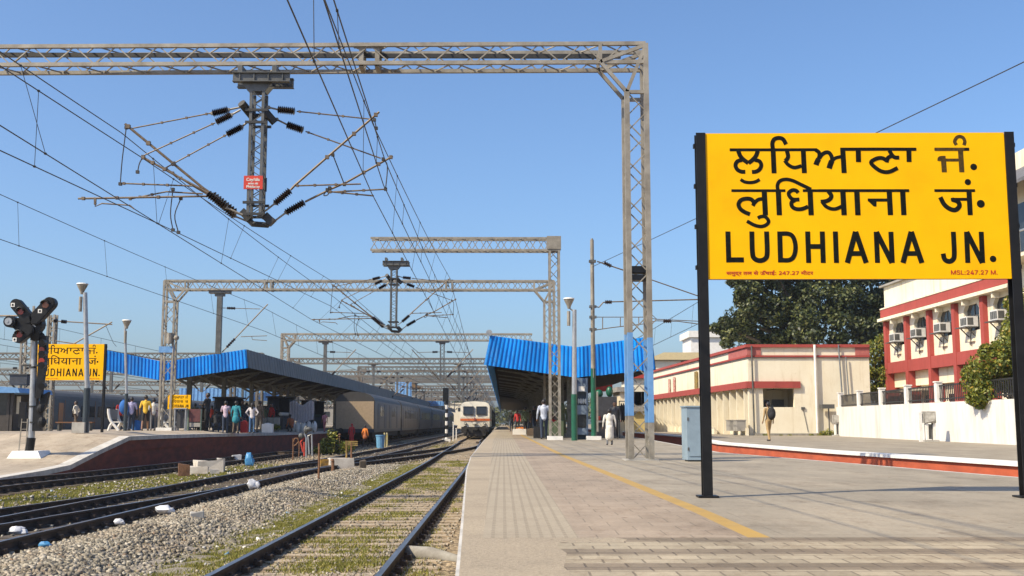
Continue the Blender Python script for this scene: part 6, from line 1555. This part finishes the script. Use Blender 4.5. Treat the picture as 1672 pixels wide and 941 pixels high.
bluebag = cloth('blue nylon',(0.02,0.13,0.42)); blackbag = cloth('black nylon',(0.015,0.015,0.017)); saffron = cloth('rust cloth',(0.40,0.12,0.04))
YP_ = 57.0
def zl_(px, Y=YP_): return zleft(D(px,690,Y).x, Y)
person('person in a yellow shirt and black shorts walking away near the left gantry mast', 237, 703, YP_, zl_(237), .1, yel, blk, dict(stride=.2, sleeve='short', shorts=True), ph=hpx(57,YP_))
person('person in a lilac shirt with a blue bag on the back, beside a slender lamp', 214, 703, YP_, zl_(214), .2, lilac, navy, dict(stride=.16, sleeve='short'), ph=hpx(54,YP_))
person('person in grey trousers just left of the lilac shirt, partly behind the lamp post', 207.5, 703, YP_+.6, zl_(207), -.1, bluebag, greyt, dict(stride=.1), ph=hpx(52,YP_))
t = thing('backpack', 'blue bag carried on the back beside the slender lamp post', 'bag', (D(202,660,YP_).x,YP_-.25,zl_(207)+.85)); m = MB(); c = D(203,665,YP_); m.ellipsoid((c.x,YP_-.1,c.z),(.24,.2,.36)); m.build('bag', bluebag, t, smooth=True); m = MB(); m.tube([(c.x-.1,YP_-.02,c.z+.35),(c.x,YP_+.15,c.z+.45),(c.x+.12,YP_-.02,c.z+.35)],.02,6); m.build('strap', bluebag, t)
person('tall person all in black standing at the near corner of the left platform roof', 338, 703, YP_+.5, zl_(338), 1.2, blk, blk, dict(stride=.06, arms='forward'), ph=hpx(62,YP_), skin=1)
person('person in a black top squatting between the tall black figure and the pink shirt', 353, 703, YP_+.5, zl_(353), .3, blk, navy, dict(squat=1), ph=1.75, skin=1)
person('person in a pale pink shirt and dark jeans under the left roof', 368, 703, YP_, zl_(368), .15, pink, navy, dict(stride=.08, arms='forward', sleeve='short'), ph=hpx(52,YP_))
person('person in a teal tunic under the left roof, between pink shirt and white top', 385, 703.5, YP_, zl_(385), -.2, teal, brownc, dict(stride=.07, skirt=.7), skirt=teal, ph=hpx(52,YP_), skin=1)
person('person in an off white top and blue jeans, right of the teal tunic', 411.5, 703.5, YP_, zl_(411), .0, offw, jeans, dict(stride=.05, arms='akimbo', longhair=True), ph=hpx(49,YP_))
person('person in brown clothes standing in shade right of the blue jeans', 424, 702, YP_+5, zl_(424), -.6, brownc, brownc, dict(stride=.1), ph=1.75, skin=1)
person('person in a red and white top in the shade under the left roof', 443, 700, YP_+14, zl_(443,71), 2.4, redc, blk, dict(stride=.1), ph=1.7, skin=1)
person('person sitting low by the platform edge in front of the white sheets', 476, 700, YP_+16, zl_(476,73), .8, saffron, blk, dict(squat=1), ph=1.7, skin=1)
# people on the track side
zg = ZG
person('person in a pink top at the end of the red wall, beside green weeds', 530, 715, 73, .12, .6, cloth('rose top',(0.5,0.2,0.22)), cloth('rose trousers',(0.35,0.12,0.13)), dict(stride=.25, sleeve='short'), ph=1.3, group='people by the tracks')
person('person wrapped in long red cloth standing before the dark coach end', 574.5, 720, 79, ZG+.25, 2.9, redc, redc, dict(stride=.03, skirt=.2, headcloth=True), skirt=redc, clothm=redc, ph=1.45, group='people by the tracks')
person('person in an orange red shawl walking before the beige coach end wall', 596.5, 724, 76, ZG+.15, -.5, orangec, blk, dict(stride=.2, skirt=.75), skirt=saffron, ph=1.45, skin=1, group='people by the tracks')
# right-hand people
gp = 'people on the main platform'
pm = G(888,717.5); person('person in a loose pale blue shirt and dark trousers under the right roof edge', 888, 717.5, pm.y, 0, .05, ltblue, navy, dict(stride=.12, wide=1.12), ph=hpx(64,pm.y), group=gp)
pk = G(995,727); person('small person in a long white tunic beside the tall round mast', 995, 727, pk.y, 0, .1, white, greyt, dict(stride=.05, skirt=.40, wide=1.22), skirt=white, clothm=white, ph=hpx(58,pk.y), group=gp, skin=1)
pc = G(1255,720.5); person('person in khaki uniform with a black backpack walking on the bay platform', 1255, 720.5, pc.y, 0, .35, khaki, khaki, dict(stride=.17), ph=hpx(63,pc.y), group=gp)
t = thing('backpack', 'black backpack worn by the person in khaki', 'bag', (D(1257,690,pc.y).x,pc.y-.2,.8)); c = D(1258,675.5,pc.y); m = MB(); m.ellipsoid((c.x,pc.y-.17,c.z),(.17,.13,.26)); m.ellipsoid((c.x,pc.y-.27,c.z-.06),(.12,.07,.14)); m.build('bag', blackbag, t, smooth=True)
m = MB()
for s in (-.09,.09): m.tube([(c.x+s,pc.y-.12,c.z+.22),(c.x+s,pc.y,c.z+.30),(c.x+s,pc.y+.08,c.z+.18)],.018,6)
m.build('strap', blackbag, t)
for i,(px,Y,fc,tp,lg,lab,sp) in enumerate(((858,70,.4,greenc,blk,'person in dark olive far under the right roof, left of the blue shirt',{}),(845,84,2.8,redc,blk,'person in dark red deep under the right roof',{}),(873,62,.8,blk,navy,'dark dressed person behind the pale blue shirt, left side',{}),
      (905,57,2.7,redc,greenc,'person in red seated by the lattice mast under the right roof',dict(squat=1)),(918,55,.3,greenc,blk,'person in olive shawl beside the green lamp post under the roof',dict(skirt=.3,headcloth=True)),(1004,50.5,3.0,darkstall,blk,'dark dressed vendor behind the white tunic, at the stall',{}),(835,95,.2,blk,navy,'faint figure farthest along the right platform',{}),(865,88,.2,brownc,navy,'faint brown figure by the far columns of the right platform',{}))):
    person(lab, px, 0, Y, 0, fc, tp, lg, dict(stride=.1, **sp), ph=1.68, skin=1, group=gp)
# ---------------------------------------------------------------- platform furniture and goods
YBK = 48.0; a, b = D(940,700,YBK), D(960.5,700,YBK); zt = D(950,617,YBK).z
t = thing('enquiry_booth', 'narrow slate blue booth with a shelf and glazed panel beside the green lamp post', 'booth', (a.x,YBK,0)); X0, X1 = a.x, b.x
zz = lambda py: D(950,py,YBK).z
m = MB()
for x in (X0,X1-.07): m.box(x,x+.07,YBK,YBK+.5,0,zt)
m.box(X0,X1,YBK+.45,YBK+.5,0,zt); m.build('frame', kioskm, t)
m = MB(); m.box(X0+.07,X1-.07,YBK+.02,YBK+.45,zz(640),zt-.25); m.box(X0+.07,X1-.07,YBK+.02,YBK+.45,zz(677),zz(662)); m.box(X0+.07,X1-.07,YBK+.04,YBK+.4,zz(710),zz(699)); m.build('panel', kioskm, t)
m = MB(); m.box(X0+.14,X1-.14,YBK+.01,YBK+.018,zz(639),zz(631)); m.build('notice', whitepaint, t)
m = MB(); m.box(X0+.09,X1-.09,YBK+.06,YBK+.08,zz(698),zz(678)); m.build('glazing', glass, t)
m = MB()
for k in range(4): m.ellipsoid((X0+.15+k*.1,YBK+.2,zz(660)+.12),(.05,.05,.13))
m.build('bottles', whitepaint, t)
# tea stall
YST = 51.5; a, b = D(975,700,YST), D(1008,700,YST); zs = D(990,648,YST).z
t = thing('tea_stall', 'dark boxy stall with goods on top behind the person in white', 'stall', (a.x,YST,0)); m = MB(); m.box(a.x,b.x,YST,YST+1.6,.0,zs); m.build('body', darkstall, t)
m = MB(); m.box(a.x-.05,b.x+.05,YST-.12,YST+.0,D(990,690,YST).z,D(990,687,YST).z); m.build('counter', greybuild, t)
m = MB(); m.ellipsoid((D(997,640,YST).x,YST+.5,zs+.24),(.17,.17,.26)); m.ellipsoid((D(979,642,YST).x,YST+.4,zs+.15),(.2,.2,.2)); m.build('pots', greenp, t, smooth=True)
m = MB(); p0, p1 = D(972,640,YST+1.2), D(1000,628,YST+1.2); m.prism([(p0.x,YST+1.2,p0.z),(p1.x,YST+1.2,p1.z-.3),(p1.x,YST+1.2,p1.z),(p0.x,YST+1.2,p0.z+.2)],(0,.6,0)); m.build('red_awning', redcloth, t)
m = MB(); c = D(978,683,YST); m.boxc((c.x,YST-.06,c.z),.12,.1,.18); m.build('red_box', redcloth, t)
t = thing('clothes_rack', 'dark clothes hanging on a rack right of the tea stall', 'clothes rack', (D(1016,700,52).x,52,0))
m = MB(); x0, x1 = D(1011,700,52).x, D(1026,700,52).x
m.box(x0,x0+.04,52,52.04,0,1.75); m.box(x1,x1+.04,52,52.04,0,1.75); m.box(x0,x1,52,52.04,1.7,1.75); m.build('frame', steel_dark, t)
m = MB()
for k in range(4): xx = x0+.06+k*(x1-x0-.05)/4; m.ellipsoid((xx+.05,51.95,1.2),(.07,.12,.45))
m.build('garment', blk, t, smooth=True)
# luggage under the right roof
for i,(px,Y,sx,sz,mm,lab) in enumerate(((880,50.5,.5,.55,blackbag,'black suitcase at the feet of the person in pale blue'),(896,52,.55,.75,greenc,'olive sack leaning near the lattice mast'),(868,60,.5,.4,brownc,'brown bundle on the platform left of the pale blue shirt'),(848,66,.8,.35,whitepaint,'white parcels at the edge of the roof shade'),(913,53,.4,.8,greenc,'green bundle behind the lamp post'),(851,78,.7,.4,orangec,'orange parcels deep on the right platform'))):
    x = D(px,700,Y).x; t = thing('luggage', lab, 'luggage', (x,Y,0), 'luggage under the right roof'); m = MB(); m.boxc((x,Y,sz/2+.02),sx,.35,sz-.02); m.ellipsoid((x,Y,sz*.9),(sx*.42,.16,sz*.18)); m.build('bag', mm, t); m = MB(); m.tube([(x-.1,Y,sz),(x-.08,Y,sz+.14),(x+.08,Y,sz+.14),(x+.1,Y,sz)],.015,5); m.build('handle', blackm, t)
for i,(px,Y,sx,sz,mm,lab) in enumerate(((223,57.4,.4,.5,bluebag,'blue travel bag on the ground between the lilac and yellow shirts'),(377,57.3,.45,.4,blackbag,'black bag on the ground between the pink shirt and the teal tunic'),(399,57.6,.35,.6,redc,'red suitcase left of the blue jeans'),(330,58,.5,.45,brownc,'brown sack at the foot of the maroon panel'),(437,62,.6,.5,whitepaint,'white sack behind the pale crates under the left roof'))):
    x = D(px,700,Y).x; z = zleft(x,Y); t = thing('luggage', lab, 'luggage', (x,Y,z), 'luggage on the left platform'); m = MB(); m.boxc((x,Y,z+sz/2+.01),sx,.3,sz-.02); m.ellipsoid((x,Y,z+sz*.9),(sx*.42,.14,sz*.2)); m.build('bag', mm, t, smooth=True); m = MB(); m.tube([(x-.1,Y,z+sz),(x-.08,Y,z+sz+.14),(x+.08,Y,z+sz+.14),(x+.1,Y,z+sz)],.015,5); m.build('handle', blackm, t)
# left platform furniture
def bench(label, px, Y, L=1.5, rot=0):
    x = D(px,690,Y).x; z = zleft(x,Y); t = thing('platform_bench', label, 'bench', (x,Y,z), 'white benches on the left platform')
    for xx in (x, x+L):
        m = MB(); m.prism([(xx,Y-.05,z+.9),(xx,Y+.1,z+.92),(xx,Y+.22,z+.5),(xx,Y+.55,z+.42),(xx,Y+.75,z),(xx,Y+.6,z),(xx,Y+.4,z+.28),(xx,Y+.2,z+.28),(xx,Y+.08,z),(xx,Y-.06,z),(xx,Y+.04,z+.45)],(.09,0,0)); m.build('leg', whitepaint, t)
    m = MB(); m.box(x+.05,x+L,Y+.2,Y+.62,z+.42,z+.48); m.build('seat', whitepaint, t)
    m = MB(); m.box(x+.05,x+L,Y+.02,Y+.08,z+.55,z+.9); m.build('backrest', whitepaint, t)
def xchair(label, px, Y):
    x = D(px,690,Y).x; z = zleft(x,Y); t = thing('platform_bench', label, 'bench', (x,Y,z), 'white benches on the left platform')
    for yy in (Y, Y+1.3):
        m = MB(); pts = smooth_pts([(x-.02,z+1.12),(x+.0,z+.85),(x+.12,z+.5),(x+.42,z+.15),(x+.55,z)],5)
        L_ = [Vector((p[0],yy,p[1])) for p in pts]; m.tube(L_, .075, 8); m.tube([(x+.02,yy,z),(x+.1,yy,z+.25),(x+.22,yy,z+.42)],.08,8); m.build('leg', whitepaint, t)
    m = MB(); m.box(x+.12,x+.62,Y,Y+1.3,z+.42,z+.47); m.build('seat', whitepaint, t)
    m = MB(); m.prism([(x-.05,Y,z+.6),(x-.02,Y,z+1.1),(x+.03,Y,z+1.1),(x+.02,Y,z+.6)],(0,1.3,0)); m.build('backrest', greybuild, t)
xchair('white curved bench end right of the far left name board', 177, 57)
xchair('white curved bench glimpsed between the legs of the left gantry mast', 262, 58.5)
t = thing('long_bench', 'long low brown bench behind the signal and the left name board', 'bench', (D(90,690,58).x,58,zl_(90,58))); x0, x1 = D(90,690,58).x, D(150,690,58).x; z = zl_(90,58)
m = MB(); m.box(x0,x1,58,58.45,z+.4,z+.46); m.build('seat', rust, t)
for x in (x0+.1,(x0+x1)/2,x1-.2): m = MB(); m.box(x,x+.1,58.05,58.4,z,z+.4); m.build('leg', steel_dark, t)
t = thing('handcart', 'grey metal desk frame under the smallest name board', 'desk', (D(284,690,56.8).x,56.8,zl_(284))); x0, x1 = D(284,690,56.8).x, D(303,690,56.8).x; z = zl_(284); z1 = D(290,668,56.8).z
t.name = 'metal_desk'
for x in (x0,x1-.05):
    for y in (56.8,57.5): m = MB(); m.box(x,x+.05,y,y+.05,z,z1); m.build('leg', alu, t)
m = MB(); m.box(x0-.03,x1+.03,56.77,57.6,z1,z1+.05); m.build('top', alu, t)
m = MB(); m.box(x0+.08,x1-.08,57.0,57.5,z+.12,z1-.1); m.build('drawer_box', darkstall, t)
t = thing('notice_stand', 'maroon panel on a stand right of the metal desk', 'notice stand', (D(306,690,57).x,57,zl_(306))); x0, x1 = D(306,690,57).x, D(329,690,57).x; zt = D(310,668,57).z; zm = D(310,689,57).z
m = MB(); m.box(x0+.03,x1-.03,57,57.05,zm,zt); m.build('panel', maroonboard, t)
for x in (x0,x1-.06): m = MB(); m.box(x,x+.06,56.98,57.07,z,zt); m.build('leg', mat('green grey post',(0.15,0.2,0.15),(0.1,0.14,0.1)), t)
m = MB(); m.box(x0+.05,x1-.05,57.01,57.04,z+.2,zm-.05); m.build('lower_panel', greybuild, t)
t = thing('hanging_sheets', 'pale sheets hung up over sacks at the far end of the left platform', 'cloth sheets', (D(476,690,74).x,74,.2))
x0, x1 = D(472,690,74).x, D(512,690,74).x; za, zb_ = D(480,658,74).z, D(480,688,74).z; m = MB()
corrugated(m, lambda s: (x0+(x1-x0)*s,74,za+.15*math.sin(s*9)), lambda s: (x0+(x1-x0)*s,74.05,zb_+.1*math.sin(s*7+1)), 9, .1, (0,-1,0), .05); m.build('sheet', offw, t)
m = MB()
for k in range(5): m.ellipsoid((x0+.2+k*.36,74.2,.45),(.2,.2,.4))
m.build('sack', whitepaint, t, smooth=True)
m = MB(); m.tube([(x0,74.08,.1),(x0,74.08,za+.2)],.04,6); m.tube([(x1,74.08,.1),(x1,74.08,za+.2)],.04,6); m.tube([(x0,74.08,za+.18),(x1,74.08,za+.18)],.025,6); m.build('pole', steel_dark, t)
t = thing('stacked_goods', 'row of pale crates and green plants under the left roof, by the white sheets', 'goods', (D(425,690,68).x,68,.2)); x0, x1 = D(427,690,68).x, D(455,690,68).x
m = MB()
for k in range(3): m.box(x0+k*.36,x0+k*.36+.33,68,68.4,.2,D(440,682,68).z)
m.build('crate', greybuild, t)
cs = [(x0+.1+k*.2,67.8,.45) for k in range(6)]; leaf_obj('plants', leaves(500, cs, [(.14,.14,.2)]*6, .06, 21), leafbright, t)
# dark stalls and more people in the shade of the left roof
for i,(Y,dx,L,lab) in enumerate(((70,-3.6,2.6,'dark food stall nearest the front under the left roof'),(82,-3.0,4.0,'long dark stall behind the hanging sheets'),(98,-3.4,5.0,'third dark stall deeper under the left roof'),(118,-3.4,6.0,'last dark stall far under the left roof'))):
    x = interp(EDGE_L,Y)+dx; z = zleft(x,Y); t = thing('platform_stall', lab, 'stall', (x,Y,z), 'dark stalls under the left roof'); hh = 2.35 if i else 2.0
    m = MB(); m.box(x-1.2,x,Y,Y+L,z,z+1.0); m.box(x-1.2,x-1.1,Y,Y+L,z+1.0,z+hh); m.box(x-1.1,x,Y+L-.1,Y+L,z+1.0,z+hh); m.build('body', darkstall, t)
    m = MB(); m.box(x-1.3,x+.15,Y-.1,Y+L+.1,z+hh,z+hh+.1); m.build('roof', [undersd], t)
    m = MB()
    for k in range(int(L*2.2)): m.ellipsoid((x-.25,Y+.25+k*.42,z+1.0+.14),(.13,.12,.14))
    m.build('goods', [orangec, whitepaint, greenc, redcloth][i], t, smooth=True)
more = [(318,66,.5,greenc,blk,'dark person behind the maroon panel under the left roof'),(331,71,.9,brownc,blk,'brown dressed person just left of the tall black figure, farther back'),(396,64,2.8,blk,navy,'dark person between the teal tunic and the blue jeans'),(402,72,.4,navy,navy,'navy dressed person farther back beside the blue jeans'),(433,78,.2,greenc,blk,'olive dressed person in the shade left of the red top'),
  (452,84,1.2,blk,blk,'black dressed person in deep shade right of the red top'),(461,88,-.9,offw,navy,'person in a pale top in deep shade by the white sheets'),(250,60,.3,white,greyt,'person in white just right of the yellow shirt, behind the gantry mast'),(257,63,2.7,pink,greyt,'person in pink half hidden by the left gantry mast'),(196,62,.6,redc,navy,'person in red half hidden by the curved white bench'),(124,61,1.4,white,brownc,'person in white seated height behind the long brown bench'),(345,78,.2,redcloth,blk,'person in red far back between the black figures')]
for px,Y,fc,tp_,lg_,lab in more:
    person(lab, px, 0, Y, zleft(D(px,690,Y).x,Y), fc, tp_, lg_, dict(stride=random.uniform(.04,.22), lean=random.uniform(-.02,.13), arms=random.choice(['down','down','forward','akimbo']), sleeve=random.choice(['long','short'])), ph=random.uniform(1.58,1.78), skin=random.choice([0,1]))
# ---------------------------------------------------------------- trackside odds and ends
def stake(label, px, pyb, pyt, r=.025, m_=rust, head=None, z=ZG, zoff=0.0):
    p = G(px,pyb,z); zt = D(px,pyt,p.y).z; t = thing('trackside_stake', label, 'stake', p, 'rusty stakes between the tracks')
    m = MB(); m.tube([(p.x,p.y,p.z-.1),(p.x+.01,p.y,(p.z+zt)/2),(p.x,p.y,zt)],[r*1.1,r,r*.95],7); m.build('rod', m_, t)
    if head:
        m = MB(); c = Vector((p.x,p.y,zt))
        if head == 'loop': m.tube([c+Vector((0,0,-.2)),c+Vector((.08,0,.0)),c+Vector((.22,0,.0)),c+Vector((.27,0,-.15)),c+Vector((.15,0,-.3)),c+Vector((.05,0,-.35))],r*1.2,6)
        if head == 'knob': m.ellipsoid(c,(r*2.6,r*2.6,r*2.2)); m.ellipsoid(c+Vector((0,0,-.12)),(r*2,r*2,r*2))
        if head == 'cap': m.tube([c+Vector((-.02,0,-.02)),c+Vector((0,0,.05))],[r*1.4,r*.6],8)
        if head == 'bars':
            for k in range(3): m.beam(c+Vector((-.05,0,-.06*k-.02)),c+Vector((.42,0,-.07*k-.03)),.045)
        m.build('stake_head', m_, t)
    return t
stake('tall thin rusty rod standing alone at the edge of the stone heap', 519.5, 799, 724, .028)
stake('short thick rusty post on the stones, right of the tall thin rod', 543, 779, 752, .055, rust, 'cap')
stake('hooked rusty stake beside the littered track near the red wall', 478, 751, 716, .03, rust, 'loop')
stake('plain rusty stake just right of the hooked stake', 488, 747, 722, .03, rust)
stake('knob topped rusty stake in front of the dark coach end', 554, 741, 710, .03, rust, 'knob')
stake('twin stake with ochre cross bars, left one of the pair', 565, 768, 720, .035, mat('ochre iron',(0.30,0.19,0.05),(0.12,0.08,0.03),.8), 'bars')
stake('twin stake without bars, right one of the pair', 573, 768, 722, .035, rust)
t_ = G(498,752,ZG); t = thing('point_lever', 'jumble of red and grey point levers near the end of the red wall', 'point lever', t_)
def tp(px,py,dy=0): p = D(px,py,t_.y); return (p.x,t_.y+dy,p.z)
m = MB(); m.tube([tp(500,748),tp(500,716),tp(497,708)],.045,8); m.tube([tp(505,742),tp(503,712),tp(509,709),tp(510,745)],.04,8); m.build('pipe', alu, t)
m = MB(); m.tube([tp(495,738),tp(491,722),tp(497,715)],.045,7); m.tube([tp(497,745),tp(497,722)],.05,7); m.build('lever', redcloth, t)
m = MB(); m.ellipsoid(tp(492,712),(.14,.14,.14)); m.ellipsoid(tp(500,702),(.12,.12,.2)); m.ellipsoid(tp(504,701),(.18,.14,.12)); m.build('cover', steel_dark, t)
p = G(511,757,ZG); 
def rockthing(name, label, cat, px, py, sx, sy, sz, mm, z=ZG, group=None, jit=.12, rot=.3):
    p = G(px,py,z); t = bpy.data.objects.new(name, None); bpy.data.objects.remove(t)
    m = MB(); 
    if name in ('plastic_bag','cloth_bundle'): m.ellipsoid((p.x,p.y,p.z+sz*.4),(sx/2,sy/2,sz/2),9,6,.25); m.ellipsoid((p.x+sx*.4,p.y,p.z+sz*.28),(sx*.3,sy*.3,sz*.34),8,5,.25)
    else:
        q = [(-1,-1),(1,-.9),(.92,1),(-.95,.9)]; a = rot; pts = [(p.x+(u*math.cos(a)-v*math.sin(a))*sx/2, p.y+(u*math.sin(a)+v*math.cos(a))*sy/2, p.z-.04) for u,v in q]
        b_ = len(m.v); up = [(x+random.uniform(-jit,jit)*sx*.4, y+random.uniform(-jit,jit)*sy*.4, p.z+sz*random.uniform(1-jit,1+jit)) for x,y,_ in pts]
        m.add(pts+up,[(3,2,1,0),(4,5,6,7)]+[(i,(i+1)%4,4+(i+1)%4,4+i) for i in range(4)])
    o = m.build(name, mm, None, smooth=(name in ('plastic_bag','cloth_bundle')), loc=p); tag(o, label, cat, group); 
    if name == 'concrete_block':
        bv = o.modifiers.new('b','BEVEL'); bv.width = min(sx,sy,sz)*.08; bv.segments = 2
    return o
plastic = mat('white plastic',(0.68,0.68,0.70),(0.5,0.5,0.53),.4,scale=12); bluepl = mat('blue plastic',(0.04,0.20,0.45),(0.1,0.3,0.5),.4,scale=12)
rockthing('concrete_block','squared concrete block standing on the slope of the stone heap','concrete block',321,862,.22,.2,.26,concrete,ZG+.06)
rockthing('plastic_bag','white plastic bag on the rail side of the stone heap','plastic bag',267,838,.30,.2,.16,plastic,ZG+.08,'plastic bags on the stones')
rockthing('plastic_bag','smaller white and blue bag low on the heap, left of the other white bag','plastic bag',193,856,.16,.12,.1,plastic,ZG+.08,'plastic bags on the stones')
rockthing('plastic_bag','crumpled pale bag leaning on the rail, farther up the heap','plastic bag',411,797,.30,.18,.26,plastic,ZG+.1,'plastic bags on the stones')
rockthing('plastic_bag','crumpled white paper lying between the black rails at the left','paper',27,873,.26,.2,.14,plastic,ZG+.03)
rockthing('plastic_bag','small blue plastic scrap beside the nearest black rail','plastic scrap',72,893,.14,.1,.08,bluepl,ZG+.08)
rockthing('cloth_bundle','bright blue bundle standing beyond the concrete rubble','bundle',406,762,.34,.3,.62,bluepl,ZG)
whiterub = mat('pale rubble',(0.62,0.56,0.48),(0.45,0.39,0.32),.9,scale=4)
rg_ = 'pale concrete rubble beside the middle track'
rockthing('rubble_block','large rounded pale block of the rubble heap','rubble',340,772,.95,.5,.42,whiterub,ZG,rg_)
rockthing('rubble_block','long flat pale block lying in front of the rubble heap','rubble',322,775,.75,.4,.26,whiterub,ZG,rg_,.1,.1)
rockthing('rubble_block','upright pale block at the right end of the rubble heap','rubble',360,771,.3,.4,.5,whiterub,ZG,rg_)
rockthing('rubble_block','small pale lump at the right foot of the rubble heap','rubble',350,775,.3,.25,.18,whiterub,ZG,rg_)
rockthing('rubble_block','small white chunk at the left foot of the rubble heap','rubble',311,775,.25,.25,.12,whiterub,ZG,rg_)
rockthing('rust_box','rust red iron box standing left of the pale rubble','iron box',300,779,.36,.3,.42,rust,ZG)
rockthing('rubble_block','white block by the hooked stake','rubble',386,752,.4,.3,.26,plastic,ZG,rg_)
rockthing('cable_box','weathered pale box behind the pair of stakes','box',556,768,.9,.6,.42,whiterub,ZG)
rockthing('wooden_stump','short brown stump on the stones right of the stakes','stump',592,770,.22,.2,.4,bark,ZG)
rockthing('point_box','small dark box with an ochre lid next to the short thick post','box',530,768,.34,.3,.4,mat('ochre lid',(0.45,0.24,0.03),(0.1,0.07,0.03),.8,scale=5),ZG)
# half-buried concrete sleeper beside the near rail
pa, pb_ = G(664,905,ZG+.06), G(745,915,ZG+.04); m = MB(); m.tube([pa,Vector(pa).lerp(pb_,.5)+Vector((0,0,.03)),Vector(pb_)+Vector((.1,0,-.02))],[.11,.10,.06],12); o = m.build('concrete_pipe', concdark, None, smooth=True, loc=pa); tag(o,'half buried rounded concrete piece between the near rail and the platform','concrete piece')
# weeds in front of the coach
cs = []; p = G(545,742,ZG)
for k in range(16): cs.append((p.x+random.uniform(-1.0,.9), p.y+random.uniform(-.4,.4), ZG+random.uniform(.1,1.2)*random.random()**.3))
t = thing('weed_clump', 'bright green weed clump at the end of the red wall', 'weeds', p); leaf_obj('leaves', leaves(1800, cs, [(.35,.3,.3)]*16, .09, 31), leafbright, t)
m = MB()
for k in range(6): m.tube([(p.x+random.uniform(-.3,.3),p.y,ZG-.02),(p.x+random.uniform(-.7,.7),p.y,ZG+.8)],.015,5)
m.build('stem', bark, t)
# drums and blue bin by the coach
p = G(621,732,ZG); t = thing('blue_bin', 'light blue bin standing beside the dark coach', 'bin', p); m = MB(); m.tube([(p.x,p.y,p.z),(p.x,p.y,p.z+.85)],[.26,.32],14); m.tube([(p.x,p.y,p.z+.85),(p.x,p.y,p.z+.92)],.35,14); m.build('bin_body', mat('light blue plastic',(0.16,0.38,0.62),(0.12,0.3,0.5),.5), t)
m = MB(); m.tube([(p.x-.36,p.y,p.z+.75),(p.x-.42,p.y,p.z+.6),(p.x-.34,p.y,p.z+.5)],.02,5); m.build('handle', blackm, t)
for px, lab in ((632,'yellow and white marker post next to the light blue bin'),(628,'pale marker post just right of the light blue bin')): stake(lab, px, 731, 708, .06, mat('worn yellow post',(0.5,0.4,0.1),(0.4,0.38,0.3),.8), 'cap')
for px,pyb,pyt,lab in ((740,720,690,'thin pale post between the striped pole and the locomotive'),(745,719,700,'shorter pale post closest to the locomotive')): stake(lab, px, pyb, pyt, .06, whitepaint, 'cap')
# striped signal pole in the distance
p = G(729,721,ZG); t = thing('striped_pole', 'black and white banded pole with a dark signal head, left of the locomotive', 'signal pole', p); zt = D(728,655,p.y).z; n = 10
for q, mm in ((0,whitepaint),(1,blackpaint)):
    m = MB()
    for k in range(q,n,2): z0 = p.z+(zt-p.z)*k/n; z1 = p.z+(zt-p.z)*(k+1)/n; m.tube([(p.x,p.y,z0),(p.x,p.y,z1)],.14,10)
    m.build('band', mm, t)
m = MB(); m.boxc((p.x-.1,p.y,zt+.6),.55,.4,1.3); m.build('signal_head', blackpaint, t)
m = MB(); m.box(p.x-.4,p.x+.4,p.y-.4,p.y+.4,p.z-.05,p.z+.25); m.build('footing', whitepaint, t)
# ---------------------------------------------------------------- thin haze over the yard
hm = bpy.data.materials.new('pale haze'); hm.use_nodes = True; ht = hm.node_tree; ht.nodes.clear()
hv = ht.nodes.new('ShaderNodeVolumePrincipled'); ho = ht.nodes.new('ShaderNodeOutputMaterial')
hv.inputs['Color'].default_value = (0.80,0.86,0.95,1); hv.inputs['Density'].default_value = 0.00025; hv.inputs['Anisotropy'].default_value = 0.2
ht.links.new(hv.outputs[0], ho.inputs['Volume'])
m = MB(); m.box(-420,260,-60,620,-2.2,18.0); hz = m.build('haze', hm, None, kind='stuff'); hz['label'] = 'thin pale haze over the station yard'
